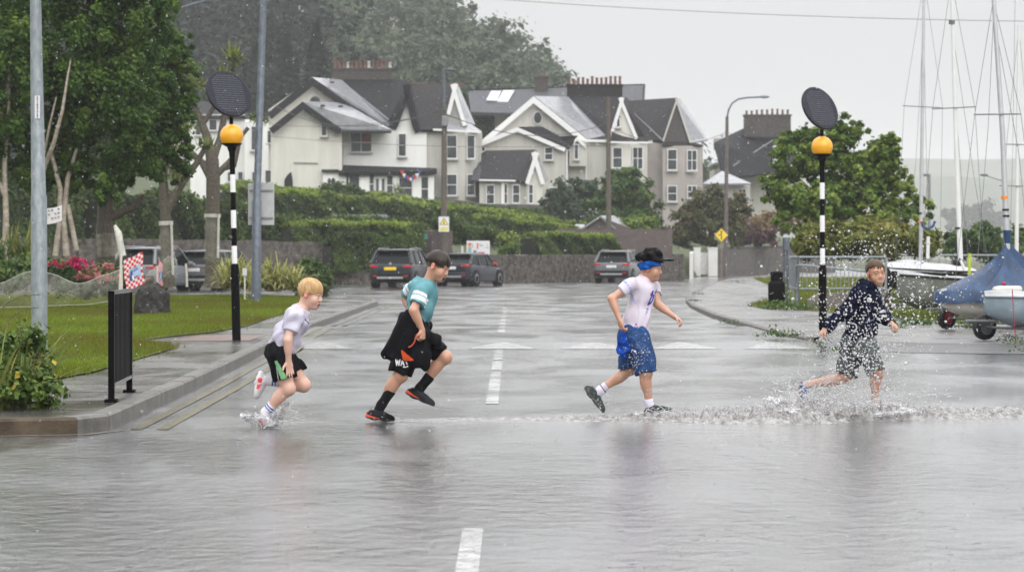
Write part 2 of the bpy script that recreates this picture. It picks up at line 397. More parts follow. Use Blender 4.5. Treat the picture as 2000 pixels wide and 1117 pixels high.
def tz(y):
    if y < TAB0 or y > TAB3: return 0.0
    if y < TAB1: return TABH * (y - TAB0) / (TAB1 - TAB0)
    if y > TAB2: return TABH * (TAB3 - y) / (TAB3 - TAB2)
    return TABH
yy = [TAB0 - .02, TAB1, TAB2, TAB3 + .02]; zz = [0.001, TABH, TABH, 0.001]
for i in range(3):
    mb.quad((-3.72, yy[i], zz[i]), (4.5, yy[i], zz[i]), (4.5, yy[i + 1], zz[i + 1]), (-3.72, yy[i + 1], zz[i + 1]))
tag(mb.build('speed_table', M_road, origin=(0, 0, 0)), kind='structure')
def strip(mb, x, y0, y1, w, mi=0, z=0.004, dx=0.0):
    ys = [y0] + [t for t in (TAB0, TAB1, TAB2, TAB3) if y0 < t < y1] + [y1]
    for a, c in zip(ys, ys[1:]):
        xa, xb = x + dx * (a - y0) / (y1 - y0), x + dx * (c - y0) / (y1 - y0)
        mb.quad((xa - w / 2, a, tz(a) + z), (xa + w / 2, a, tz(a) + z), (xb + w / 2, c, tz(c) + z), (xb - w / 2, c, tz(c) + z), mi)
mb = MB()
strip(mb, -0.19, 9.0, 12.5, 0.10, 2)
for a, c in ((23.0, 29.5), (29.8, 32.4), (32.7, 36.3), (42.5, 46.6), (47.3, 51.5), (52.2, 57.0), (57.8, 62.5), (63.5, 66.0)): strip(mb, -0.18, a, c, 0.115, 2)
for i in range(6):
    xc = -2.75 + i * 1.31
    mb.add([(xc - .50, TAB0 + .10, tz(TAB0 + .10) + .005), (xc + .50, TAB0 + .10, tz(TAB0 + .10) + .005), (xc + .05, TAB1 - .05, tz(TAB1 - .05) + .005), (xc - .05, TAB1 - .05, tz(TAB1 - .05) + .005)], [(0, 1, 2, 3)], 0)
mb.quad((0.02, 59.5, .004), (0.42, 59.5, .004), (0.42, 61.5, .004), (0.02, 61.5, .004), 1)
tag(mb.build('road_markings', [M_white, M_white2, M_line], origin=(0, 0, 0)), kind='structure')
mb = MB(); kl = KERB_L[4:12]
for d, mi in ((-0.20, 0), (-0.40, 0)):
    l1 = offs(kl, d + .045); l2 = offs(kl, d - .045)
    for i in range(len(kl) - 1):
        n_ = 3
        for j in range(n_):
            q = []
            for t, a, c in ((j / n_, l1[i], l1[i + 1]), (j / n_, l2[i], l2[i + 1]), ((j + 1) / n_, l2[i], l2[i + 1]), ((j + 1) / n_, l1[i], l1[i + 1])):
                x, y = a[0] + (c[0] - a[0]) * t, a[1] + (c[1] - a[1]) * t; q.append((x, y, tz(y) + .0045))
            mb.quad(*q, mi if i < 5 else 1)
for i in range(3):
    k0 = KERB_L[1:5]; a, c = k0[i], k0[i + 1]; l1 = offs(k0, -.10); l2 = offs(k0, -.16)
    mb.quad((*l1[i], .0045), (*l2[i], .0045), (*l2[i + 1], .0045), (*l1[i + 1], .0045), 1)
tag(mb.build('yellow_lines', [M_yell, M_yell2], origin=(0, 0, 0)), kind='structure')
# tactile paving by the left beacon, joints of the paving slabs
M_tact = mat('red_tactile_paving', (0.16, 0.10, 0.085), 0.3, var=0.3, scale=30)
M_joint = mat('wet_joint', (0.20, 0.195, 0.185), 0.2, var=0.3, scale=6)
mb = MB(); mb.quad((-4.95, 36.3, .1245), (-3.75, 36.6, .1245), (-3.75, 39.2, .1245), (-4.72, 39.0, .1245))
tag(mb.build('tactile_paving', M_tact, origin=(0, 0, 0)), kind='structure')
mb = MB()
for y in (20.1, 21.35, 22.7, 24.15, 25.7, 27.4, 29.3, 31.5):
    x0 = -9.0 if y < 24 else -4.4
    mb.quad((x0, y, .124), (-3.28, y + .06, .124), (-3.28, y + .11, .124), (x0, y + .05, .124))
tag(mb.build('paving_joints', M_joint, origin=(0, 0, 0)), kind='structure')
# ------------------------------------------------------------------ a signed-distance modeller for bodies and clothes
def frame(a, b):
    """rows: three axes, the third along a->b"""
    w = (np.array(b, float) - np.array(a, float)); w /= np.linalg.norm(w) + 1e-9
    u = np.cross(w, [0, 0, 1.0] if abs(w[2]) < .9 else [0, 1.0, 0]); u /= np.linalg.norm(u)
    return np.array([u, np.cross(w, u), w])
class SDF:
    def __init__(s, lo, hi, h):
        s.h = h; s.lo = np.array(lo, float); n = np.ceil((np.array(hi, float) - s.lo) / h).astype(int) + 1
        s.ax = [s.lo[i] + h * np.arange(n[i]) for i in range(3)]; s.F = np.full(n, 9.0, dtype=np.float32)
    def sub(s, lo, hi):
        sl = []
        for i in range(3):
            a = int(max(0, math.floor((lo[i] - s.lo[i]) / s.h))); b = int(min(s.F.shape[i], math.ceil((hi[i] - s.lo[i]) / s.h) + 1)); sl.append(slice(a, max(a, b)))
        X = s.ax[0][sl[0]][:, None, None]; Y = s.ax[1][sl[1]][None, :, None]; Z = s.ax[2][sl[2]][None, None, :]
        return tuple(sl), X, Y, Z
    def put(s, sl, d, k, op):
        A = s.F[sl]
        if op == 'u':
            s.F[sl] = np.minimum(A, d) if k <= 0 else np.minimum(A, d) - np.maximum(k - np.abs(A - d), 0) ** 2 / (4 * k)
        else:
            d = -d
            s.F[sl] = np.maximum(A, d) if k <= 0 else np.maximum(A, d) + np.maximum(k - np.abs(A - d), 0) ** 2 / (4 * k)
    def cone(s, a, b, ra, rb, k=0.015, op='u', cut=(), flat=None):
        """tapered capsule; flat=(axis, factor): squashed along an axis; cut: half-spaces (point, outward normal)"""
        a = np.array(a, float); b = np.array(b, float); m = max(ra, rb) * (1 if not flat else max(1, flat[1])) + k + 4 * s.h
        sl, X, Y, Z = s.sub(np.minimum(a, b) - m, np.maximum(a, b) + m)
        d = b - a; L2 = d @ d + 1e-12
        px, py, pz = X - a[0], Y - a[1], Z - a[2]
        t = np.clip((px * d[0] + py * d[1] + pz * d[2]) / L2, 0, 1)
        qx, qy, qz = px - t * d[0], py - t * d[1], pz - t * d[2]
        if flat:
            n = np.array(flat[0], float); n /= np.linalg.norm(n); c = qx * n[0] + qy * n[1] + qz * n[2]
            g = (1 / flat[1] - 1) * c; qx, qy, qz = qx + g * n[0], qy + g * n[1], qz + g * n[2]
        r = np.sqrt(qx * qx + qy * qy + qz * qz) - (ra + (rb - ra) * t)
        if flat: r = r * min(1, flat[1])
        for cp, cn in cut:
            cn = np.array(cn, float); cn /= np.linalg.norm(cn)
            r = np.maximum(r, (X - cp[0]) * cn[0] + (Y - cp[1]) * cn[1] + (Z - cp[2]) * cn[2])
        s.put(sl, r, k, op)
    def ell(s, c, r, R=None, k=0.015, op='u', cut=()):
        c = np.array(c, float); r = np.array(r, float); R = np.eye(3) if R is None else R
        m = r.max() + k + 4 * s.h; sl, X, Y, Z = s.sub(c - m, c + m); px, py, pz = X - c[0], Y - c[1], Z - c[2]
        q = [px * R[i][0] + py * R[i][1] + pz * R[i][2] for i in range(3)]
        k0 = np.sqrt(sum((q[i] / r[i]) ** 2 for i in range(3))); k1 = np.sqrt(sum((q[i] / r[i] ** 2) ** 2 for i in range(3))) + 1e-6
        d = k0 * (k0 - 1) / k1
        for cp, cn in cut:
            cn = np.array(cn, float); cn /= np.linalg.norm(cn)
            d = np.maximum(d, (X - cp[0]) * cn[0] + (Y - cp[1]) * cn[1] + (Z - cp[2]) * cn[2])
        s.put(sl, d, k, op)
    def plane(s, p, n):
        n = np.array(n, float); n /= np.linalg.norm(n); X, Y, Z = s.ax[0][:, None, None], s.ax[1][None, :, None], s.ax[2][None, None, :]
        s.F = np.maximum(s.F, ((X - p[0]) * n[0] + (Y - p[1]) * n[1] + (Z - p[2]) * n[2]).astype(np.float32))
    def folds(s, amp, freq, seed, axis=None, stretch=3.0):
        """cloth creases: sums of waves, drawn out along an axis"""
        rng = np.random.default_rng(seed); X, Y, Z = s.ax[0][:, None, None], s.ax[1][None, :, None], s.ax[2][None, None, :]
        W = np.zeros_like(s.F)
        for i in range(7):
            d = rng.normal(size=3)
            if axis is not None:
                a = np.array(axis, float); a /= np.linalg.norm(a); d -= a * (d @ a) * (1 - 1 / stretch)
            d = d / np.linalg.norm(d) * freq * 1.5 * (0.6 + 1.0 * rng.random())
            w_ = np.sin(d[0] * X + d[1] * Y + d[2] * Z + rng.random() * 6.28 + 1.1 * np.sin(X * freq * .35 + i) + .9 * np.sin(Z * freq * .4 + 2 * i))
            W += (w_ - 0.35 * (1 - np.abs(w_))).astype(np.float32)
        m = np.abs(s.F) < 0.06
        s.F[m] += np.minimum(amp * 1.5 * W[m] / 2.6, .0035)
    def mesh(s):
        F = s.F; S = F < 0; nx, ny, nz = F.shape
        c8 = [S[i:nx - 1 + i, j:ny - 1 + j, k:nz - 1 + k] for i in (0, 1) for j in (0, 1) for k in (0, 1)]
        cnt = sum(c.astype(np.int8) for c in c8); act = (cnt > 0) & (cnt < 8); I = np.argwhere(act)
        idx = np.full(act.shape, -1, dtype=np.int64); idx[act] = np.arange(len(I))
        acc = np.zeros((len(I), 3)); n = np.zeros(len(I)); offs_ = [(i, j, k) for i in (0, 1) for j in (0, 1) for k in (0, 1)]
        for a in range(8):
            for b in range(a + 1, 8):
                oa, ob = np.array(offs_[a]), np.array(offs_[b])
                if np.abs(oa - ob).sum() != 1: continue
                fa = F[I[:, 0] + oa[0], I[:, 1] + oa[1], I[:, 2] + oa[2]]; fb = F[I[:, 0] + ob[0], I[:, 1] + ob[1], I[:, 2] + ob[2]]
                x = (fa < 0) != (fb < 0); t = np.where(x, fa / np.where(x, fa - fb, 1), 0)
                acc += x[:, None] * (oa + t[:, None] * (ob - oa)); n += x
        v = s.lo + s.h * (I + acc / np.maximum(n, 1)[:, None]); fs = []
        for ax in range(3):
            o1, o2 = (ax + 1) % 3, (ax + 2) % 3
            A = np.take(S, range(0, S.shape[ax] - 1), ax); B = np.take(S, range(1, S.shape[ax]), ax); E = np.argwhere(A != B)
            E = E[(E[:, o1] > 0) & (E[:, o2] > 0) & (E[:, o1] < S.shape[o1] - 1) & (E[:, o2] < S.shape[o2] - 1)]
            q = []
            for d1, d2 in ((-1, -1), (0, -1), (0, 0), (-1, 0)):
                e = E.copy(); e[:, o1] += d1; e[:, o2] += d2; q.append(idx[e[:, 0], e[:, 1], e[:, 2]])
            q = np.stack(q, 1); fl = ~A[E[:, 0], E[:, 1], E[:, 2]]; q[fl] = q[fl][:, ::-1]; fs.append(q)
        f = np.concatenate(fs); return v, f[(f >= 0).all(1)]

def smooth_mesh(v, f, it=1, lam=0.5):
    for _ in range(it):
        acc = np.zeros_like(v); n = np.zeros(len(v))
        for a, b in ((0, 1), (1, 2), (2, 3), (3, 0)):
            np.add.at(acc, f[:, a], v[f[:, b]]); np.add.at(acc, f[:, b], v[f[:, a]]); np.add.at(n, f[:, a], 1); np.add.at(n, f[:, b], 1)
        v = v * (1 - lam) + lam * acc / np.maximum(n, 1)[:, None]
    return v

# ------------------------------------------------------------------ skin, hair and cloth
def skinmat(name, col, red):
    m = mat(name, col, 0.34, var=0.12, scale=22, col2=red, bump=0.02, bscale=300, spec=0.5, coat=0.18)
    b = [n for n in m.node_tree.nodes if n.type == 'BSDF_PRINCIPLED'][0]
    b.inputs['Subsurface Weight'].default_value = 0.12; b.inputs['Subsurface Radius'].default_value = (0.012, 0.005, 0.003); b.inputs['Subsurface Scale'].default_value = 0.6
    return m
def clothmat(name, col, rough=0.75, var=0.12, coat=0.0, scale=9, col2=None, bump=0.08):
    return mat(name, col, rough, var=var * 1.8, scale=scale, bump=bump * 2, bscale=110, coat=0, spec=0.07, col2=col2)
M_skinA = skinmat('fair_skin', (0.56, 0.335, 0.255), (0.60, 0.37, 0.29))
M_skinB = skinmat('tanned_skin', (0.44, 0.235, 0.155), (0.50, 0.275, 0.185))
M_lip = mat('lips', (0.40, 0.18, 0.15), 0.35); M_mouth = mat('mouth_inside', (0.05, 0.010, 0.010), 0.4)
M_teeth = mat('teeth', (0.60, 0.57, 0.52), 0.25, var=.03); M_eyew = mat('eye_white', (0.34, 0.30, 0.28), 0.25); M_iris = mat('iris', (0.03, 0.025, 0.025), 0.1)
M_ear = skinmat('ear_skin', (0.54, 0.22, 0.15), (0.58, 0.25, 0.18)); M_brow = mat('eyebrow', (0.16, 0.09, 0.05), 0.7)

class Boy:
    def __init__(s, zoom, d, face, up=(0, 0, 1)):
        """zoom = (x0, y0, scale): the sketch of the joints was measured on an enlargement"""
        s.z = zoom; s.d = d
    def J(s, zx, zy, dep=0.0):
        p = P(s.z[0] + zx / s.z[2], s.z[1] + zy / s.z[2], s.d + dep); return np.array(p)
def nrm(a): a = np.array(a, float); return a / (np.linalg.norm(a) + 1e-9)
def axes(fwd, up):
    f = nrm(fwd); l = nrm(np.cross(up, f)); u = np.cross(f, l); return f, l, u   # l = the person's own left

def head_prims(S, c, f, l, u, sc, mouth, neck, nr=0.045, teeth=1):
    R = np.array([f, l, u])
    def W(a, b, e): return c + sc * (a * f + b * l + e * u)
    def E(p, r, k=.014, op='u'): S.ell(W(*p), np.array(r) * sc, R, k * sc, op)
    E((-.010, 0, .028), (.097, .075, .084)); E((.026, 0, -.040), (.064, .057, .074), .03)
    E((.056, 0, -.092), (.030, .030, .027), .025)
    for q in (1, -1):
        E((.052, q * .035, -.044), (.030, .026, .032), .02)
    E((.074, 0, .020), (.016, .050, .014), .015)
    for q in (1, -1): E((.096, q * .030, -.002), (.018, .019, .012), .010, 's')
    S.cone(W(.082, 0, .000), W(.098, 0, -.032), .0080 * sc, .0108 * sc, .008 * sc)
    for q in (1, -1): E((.091, q * .011, -.038), (.011, .008, .008), .006)
    mw, mo = mouth
    if mo > 0:
        E((.083, 0, -.068 - mo * .4), (.020, mw + .004, mo + .006), .008)
        if teeth == 2: E((.099, 0, -.067 - mo * .4), (.026, mw, mo), .002, 's')
        else: E((.090, 0, -.069 - mo * .4), (.032, mw, mo), .003, 's')
        if teeth == 1: E((.070, 0, -.067 - mo * .4 + mo * (.25 if teeth == 2 else .62)), (.016, mw * .84, mo * (.62 if teeth == 2 else .30)), .0)
    E((.0805, 0, -.061), (.0085, mw * .92, .0050), .004); E((.0775, 0, -.074 - mo * 1.25), (.0085, mw * .8, .0058), .004)
    for q in (1, -1):
        E((.074, q * .030, -.004), (.0125, .0125, .0125), .0)
        E((.078, q * .030, .006), (.010, .016, .006), .004); E((.078, q * .030, -.014), (.009, .015, .005), .005)
        Re = np.array([nrm(f + q * .45 * l), nrm(q * l - .45 * f), u]); 
        S.ell(W(-.008, q * .079, -.012), np.array((.020, .009, .033)) * sc, Re, .006 * sc)
        S.ell(W(-.004, q * .089, -.010), np.array((.010, .006, .019)) * sc, Re, .004 * sc, 's')
    S.cone(W(-.020, 0, -.055), neck, .050 * sc, nr, .03)
def head_zone(cen, c, f, l, u, sc, mouth, teeth=False, gaze=(1, 0, -.25)):
    """material index of the faces of the head: 1 lip, 2 mouth, 3 teeth, 4 eye white, 5 iris, 6 ear, 7 brow"""
    q = (cen - c) / sc; a, b, e = q @ f, q @ l, q @ u; z = np.zeros(len(cen), int); mw, mo = mouth
    near = (np.abs(a) < .14) & (np.abs(b) < .11) & (np.abs(e) < .15)
    dm = (b / mw) ** 2 + ((e + .067 + mo * .4) / (mo + .006)) ** 2
    lipz = near & (a > .055) & ((np.abs(e + .061) < .0055) | (np.abs(e + .074 + mo * 1.25) < .0065)) & (np.abs(b) < mw * (.92)); z[lipz] = 1
    if mo > 0:
        ins = near & (a > .045) & ((b / mw) ** 2 + ((e + .069 + mo * .4) / mo) ** 2 < 1.0) & (a < .0905); z[ins] = 2
        if teeth: z[ins & (a > (.05 if teeth == 2 else .066)) & (e > -.069 - mo * .4 + mo * (-.62 if teeth == 2 else .30))] = 3
    for s_ in (1, -1):
        ec = np.array((.074, s_ * .030, -.004)); dd = q @ np.array([f, l, u]).T
        r = np.linalg.norm(np.stack([a - ec[0], b - ec[1], e - ec[2]], 1), axis=1)
        ey = near & (r < .0140) & (a > ec[0] + .004) & (np.abs(e - ec[2]) < .0026) & (np.abs(b - ec[1]) < .0105); z[ey] = 4
        g = nrm(gaze); t = ec + .0125 * g
        ir = ey & (np.linalg.norm(np.stack([a - t[0], b - t[1], e - t[2]], 1), axis=1) < .0072); z[ir] = 5
        # lash line
        z[near & (r < .020) & (a > .066) & (np.abs(e - ec[2] - .0065 + 18 * (b - ec[1]) ** 2) < .0022) & (np.abs(b - ec[1]) < .015)] = 7
        z[near & (a > .055) & (np.abs(e - .0235 + 10 * (np.abs(b) - .028) ** 2) < .0042) & (np.abs(np.abs(b) - .031) < .020)] = 7
    z[(np.abs(b) > .0755) & (np.abs(a) < .04) & (np.abs(e + .01) < .05)] = 6
    return z
def hand_prims(S, w, D, Nn, sc, curl, side, spread=.18, thumb=.6):
    """w wrist, D along the fingers, Nn out of the palm, side: +1/-1 where the thumb leaves"""
    D = nrm(D); Nn = nrm(Nn - D * (Nn @ D)); T = np.cross(D, Nn) * side
    R = np.array([D, T, Nn]); S.ell(w + D * .040 * sc, np.array((.046, .036, .015)) * sc, R, .012)
    S.cone(w, w + D * .03 * sc, .021 * sc, .024 * sc, .012, flat=(Nn, .7))
    for i, (o, ln) in enumerate(((.026, .062), (.009, .070), (-.009, .064), (-.025, .050))):
        p = w + (D * (.074 - abs(o) * .25) + T * o) * sc; ang = 0.0; dr = nrm(D + T * o * spread * 25)
        for j, fr in enumerate((.46, .30, .24)):
            ang += curl * (0.75 if j == 0 else 1.0) * (1 + .08 * i)
            dd = nrm(dr * math.cos(ang) + Nn * math.sin(ang)); q = p + dd * ln * fr * sc
            S.cone(p, q, (.0088 - .0008 * j) * sc, (.0080 - .0009 * j) * sc, .004 if j else .008); p = q
    p = w + (D * .022 + T * .030) * sc; d1 = nrm(D * .75 + T * thumb + Nn * .35); q = p + d1 * .036 * sc
    S.cone(p, q, .0125 * sc, .0095 * sc, .012); d2 = nrm(D * .9 + T * thumb * .35 + Nn * (.3 + .4 * curl)); S.cone(q, q + d2 * .030 * sc, .0095 * sc, .0078 * sc, .004)

def torso_prims(S, Q, Nk, L, g, sc, k=.05, cut=(), slim=1.0):
    U = nrm(Nk - Q); L = nrm(L - U * (L @ U)); Fw = np.cross(L, U); R = np.array([Fw, L, U]); T = np.linalg.norm(Nk - Q)
    def e(t, fo, r, kk=k): S.ell(Q + U * T * t + Fw * fo, np.array(r) * np.array((sc * slim, sc * slim, sc)) + g, R, kk, cut=cut)
    e(.02, 0, (.088, .118, .095)); e(.36, .004, (.076, .104, .135)); e(.68, .004, (.086, .122, .130)); e(.84, -.004, (.062, .120, .070))
    return Fw, L, U, T
def limb(S, a, b, ra, rb, bulge=None, g=0.0, k=.02, cut=()):
    S.cone(a, b, ra + g, rb + g, k, cut=cut)
    if bulge: 
        t, off, r = bulge; c = np.array(a) + (np.array(b) - np.array(a)) * t + np.array(off); fr = frame(a, b)
        S.ell(c, (r + g, r + g, r * 2.1 + g), fr, k, cut=cut)
def bbox(pts, m): p = np.array(pts); return p.min(0) - m, p.max(0) + m

def shoe(name, ank, heel, toe, solen, mats, parent, h=.0045, wid=.040, accent=None, sole_t=.020, tall=.07):
    """ank ankle; heel/toe: bottom of heel and tip of toe on the sole; solen: direction the sole faces"""
    heel, toe, n = np.array(heel, float), np.array(toe, float), nrm(solen); ax = toe - heel; Ln = np.linalg.norm(ax); ax /= Ln; n = nrm(n - ax * (n @ ax)); up = -n; sd = np.cross(ax, up)
    lo, hi = bbox([heel, toe, heel + up * .12, toe + up * .1, ank], .07); S = SDF(lo, hi, h); R = np.array([ax, sd, up])
    cut = [(heel, n)]
    S.ell(heel + ax * Ln * .20 + up * .022, (Ln * .23, wid * .86, .040), R, .02, cut=cut); S.ell(heel + ax * Ln * .47 + up * .018, (Ln * .30, wid * .90, .040), R, .02, cut=cut)
    S.ell(heel + ax * Ln * .74 + up * .016, (Ln * .255, wid * 1.06, .038), R, .02, cut=cut)
    a2 = heel + ax * Ln * .25 + up * tall
    S.cone(heel + ax * Ln * .27 + up * .03, a2 + up * .004, .038, .036, .02, cut=[(a2, up)]); S.cone(heel + ax * Ln * .36 + up * .05, heel + ax * Ln * .60 + up * .035, .030, .030, .025)
    for i in range(4): p = heel + ax * Ln * (.42 + .07 * i) + up * (.081 - .011 * i); S.cone(p - sd * .022, p + sd * .022, .0045, .0045, .003)
    v, f = S.mesh(); v = smooth_mesh(v, f, 1); c = v[f].mean(1); hgt = (c - heel) @ up; al = ((c - heel) @ ax) / Ln
    mi = np.zeros(len(f), int); mi[hgt < sole_t] = 1
    if accent: mi[accent(al, hgt, (c - heel) @ sd)] = 2
    return mesh_obj(name, v, f, mats, parent, mi=mi)
def sock(name, ank, knee, t, r0, r1, foot, mats, parent, stripes=(), h=.0045):
    a, b = np.array(ank), np.array(knee); top = a + (b - a) * t; d = nrm(b - a); lo, hi = bbox([a, top, foot], .07); S = SDF(lo, hi, h)
    S.cone(a, a + (b - a) * (t + .1), r0, r1 + (r1 - r0) * .1, .02, cut=[(top, d)]); S.cone(a, foot, r0, r0 * 1.1, .02)
    S.folds(.0012, 60, 3, axis=np.cross(d, [0, 1, 0]))
    v, f = S.mesh(); c = v[f].mean(1); tt = ((c - a) @ (b - a)) / ((b - a) @ (b - a)) / t; mi = np.zeros(len(f), int)
    for lo_, hi_ in stripes: mi[(tt > lo_) & (tt < hi_)] = 1
    return mesh_obj(name, v, f, mats, parent, mi=mi)
def hair(name, c, f, l, u, sc, mats, parent, fringe, back, top, n=260, seed=1, part=0.0, r0=.0062, lift=.0, sweep=0.0, sidelen=None, h=.0032, front=(.060, .070)):
    """strand clumps laid over the skull from the crown: fringe / back / sides end at the given heights"""
    rng = np.random.default_rng(seed); R = np.array([f, l, u])
    S = SDF(c - .17 * sc, c + np.array((.17, .17, .19)) * sc, h); rr = np.array((.0985, .0800, .0870)) * sc; cc = c + sc * (-.012 * f + .028 * u)
    cap = [(c + sc * (fringe[0] * f + .045 * u), f * .75 - u * .65), (c + sc * u * back, -u)]
    S.ell(cc, rr * 1.0, R, .004, cut=[(c + sc * (front[0] * f + front[1] * u), nrm(f * .55 - u * .84)), (c + sc * u * (back + .012), -u)])
    for i in range(n):
        az = rng.random() * 2 * PI; ca, sa = math.cos(az), math.sin(az)                      # 0 = forehead, pi/2 = left
        lng = fringe[1] if ca > .45 else (back if ca < -.35 else (sidelen if sidelen is not None else (fringe[1] + back) / 2)); lng += rng.normal() * (.016 if ca > .2 else .010)
        st = .10 + .25 * rng.random(); p = None; m = 7; thk = r0 * (0.65 + .6 * rng.random()); lf0 = .05 * rng.random() + lift; thm = 2.0 + .5 * max(0, -ca)
        for j in range(m + 1):
            t = st + (1.0 - st) * j / m; th = t * thm; lf = 1.0 + lf0 * (1 - .75 * t) + .012 * math.sin(i * 1.7 + j); wob = az + .10 * math.sin(3 * t + i) + sweep * t * t
            q = np.array((math.sin(th) * math.cos(wob), math.sin(th) * math.sin(wob), math.cos(th)))
            w_ = cc + rr * lf @ np.diag(q) @ R if False else cc + (q[0] * rr[0] * f + q[1] * rr[1] * l + q[2] * rr[2] * u) * lf
            if (w_ - c) @ u < lng * sc: break
            if p is not None: S.cone(p, w_, thk * (1 - .55 * (j - 1) / m), thk * (1 - .60 * j / m), .0012)

            p = w_
    v, f_ = S.mesh(); v = smooth_mesh(v, f_, 1, .15); cen = v[f_].mean(1); mi = None
    if len(mats) > 1:
        q = (cen - cc); az = np.arctan2(q @ l, q @ f); mi = ((np.sin(az * 23 + 3 * np.sin(az * 7) + (q @ u) * 14) + .5 * np.sin(az * 51)) > .55).astype(int)
    return mesh_obj(name, v, f_, mats, parent, mi=mi)
def finish_body(S, name, mats, zonef, label):
    v, f = S.mesh(); v = smooth_mesh(v, f, 1, .4); mi = zonef(v[f].mean(1))
    o = mesh_obj(name, v, f, mats, None, mi=mi); tag(o, label, 'person', 'children running through the rain'); return o
def cloth_obj(S, name, mats, parent, zone=None, sm=1):
    v, f = S.mesh(); v = smooth_mesh(v, f, sm, .45); mi = zone(v[f].mean(1)) if zone else None
    return mesh_obj(name, v, f, mats, parent, mi=mi)
SKIN = lambda sk: [sk, M_lip, M_mouth, M_teeth, M_eyew, M_iris, M_ear, M_brow]
HB = 0.0048
# ================================================================== blond boy
def boy_blond():
    B = Boy((470, 530, 3.489), 19.85, None); J = B.J; sc = .98
    Q, Nk = J(268, 548), J(418, 258); Lv = np.array((-.10, 1.0, .05))
    Sr, Sl = J(362, 300, -.135), J(412, 268, .13)
    hc = J(478, 152, -.005); f, l, u = axes((.93, -.30, -.22), (.22, 0, 1))
    Er, Wr = J(322, 470, -.19), J(327, 612, -.17); El, Wl = J(372, 470, .20), J(330, 560, .13)
    Hr, Hl = J(262, 578, -.075), J(292, 575, .075)
    Kr, Ar = J(322, 800, -.09), J(172, 958, -.05); Kl, Al = J(425, 775, .07), J(165, 738, .07)
    pts = [Q, Nk, Sr, Sl, hc, Er, Wr, El, Wl, Kr, Ar, Kl, Al]
    lo, hi = bbox(pts, .19); S = SDF(lo, hi, HB); mo = (.022, .007)
    Fw, L, U, T = torso_prims(S, Q, Nk, Lv, 0, sc * .95)
    head_prims(S, hc, f, l, u, sc, mo, Nk + U * .01)
    for a, b, c_ in ((Sr, Er, Wr), (Sl, El, Wl)):
        S.cone(Nk - U * .04, a, .045, .044, .05); limb(S, a, b, .040, .031); limb(S, b, c_, .032, .0215, (.28, (0, 0, 0), .031))
    hand_prims(S, Wr, J(338, 700, -.17) - Wr, np.array((.25, -.9, .1)), .86, .10, 1 if True else -1, thumb=.8)
    hand_prims(S, Wl, np.array((-.3, 0, -1)), np.array((.4, .8, 0)), .86, .5, 1)
    for H, K, A in ((Hr, Kr, Ar), (Hl, Kl, Al)):
        limb(S, H, K, .078, .052, (.3, (0, 0, 0), .076)); fr = frame(K, A); bk = nrm(np.array((-1, 0, .6)) if A is Ar else np.array((0, 0, -1)))
        limb(S, K, A, .049, .031, (.30, bk * .012, .046)); S.ell(K + np.array((.012, -.01, 0)), (.045, .045, .048), None, .03)
    body = finish_body(S, 'person', SKIN(M_skinA), lambda c: head_zone(c, hc, f, l, u, sc, mo, True, (1, -.1, -.5)),
                       'blond boy in a pale lilac t-shirt and black shorts, splashing one shoe')
    hair('hair', hc, f, l, u, sc, [mat('strawberry_blond_hair', (0.30, 0.165, 0.07), 0.45, scale=34, stretch=(1, 1, .25), col2=(0.58, 0.39, 0.19), detail=6, spec=.3)], body,
         (.062, .004), -.052, 0, n=520, seed=4, r0=.0062, lift=.015, sweep=.25, sidelen=.004)
    # t-shirt
    hem = J(255, 520); S = SDF(*bbox([Q, Nk, Sr, Sl, Er, El], .17), HB); cut = [(hem, -U * .97 - Fw * .25)]
    torso_prims(S, Q, Nk, Lv, .009, sc * .95, cut=cut, slim=1.0)
    S.ell(Q + U * .13 - Fw * .012, (.10, .135, .13), np.array([Fw, L, U]), .05, cut=cut)
    for a, b in ((Sr, Er), (Sl, El)):
        d = nrm(b - a); S.cone(Nk - U * .045, a, .047, .049, .05, cut=cut); e = a + (b - a) * .62; S.cone(a, a + (b - a) * .75, .050, .056, .03, cut=[(e, d)])
    nk = hc - u * .1; S.ell(Nk + U * .028 + Fw * .008, (.060, .062, .055), np.array([Fw, L, U]), .006, 's')
    S.folds(.0075, 30, 11, axis=U * .6 + Fw * .5, stretch=2.5)
    ch = Q + U * T * .70; 
    def zone(c):
        a, b, e = (c - ch) @ Fw, (c - ch) @ L, (c - ch) @ U; z = np.zeros(len(c), int)
        m = (a > .02) & (b < -.02) & (b > -.105); x = -(b + .062); y = e - .045
        t = x / .035; sw = m & (np.abs(t) < 1) & (y > .016 * (t * .8) ** 2 - .008 + .006 * t) & (y < .016 * (t * .8) ** 2 + .002 + .010 * t); z[sw] = 1
        z[(np.abs((c - hem) @ U - .006 - .012 * np.sin(b * 9)) < .016) & (b < -.03) & (a < .01) & (a > -.06)] = 2
        return z
    cloth_obj(S, 't_shirt', [clothmat('lilac_white_jersey', (0.43, 0.405, 0.50), .55, col2=(0.54, 0.52, 0.61), scale=7), clothmat('navy_mark', (0.02, 0.025, 0.09)), clothmat('red_trim', (0.50, 0.04, 0.04))], body, zone)
    # shorts
    S = SDF(*bbox([Q, Hr, Hl, Kr, Kl], .16), HB)
    R = np.array([Fw, L, U]); S.ell(Q - U * .01, (.108, .138, .10), R, .03, cut=[(Q + U * .075, U)])
    for H, K, t in ((Hr, Kr, .66), (Hl, Kl, .60)):
        d = nrm(K - H); e = H + (K - H) * t; S.cone(H, H + (K - H) * (t + .12), .094, .083, .035, cut=[(e, d)])
    S.folds(.0065, 34, 5, axis=Kr - Hr, stretch=3); dt = nrm(Kr - Hr)
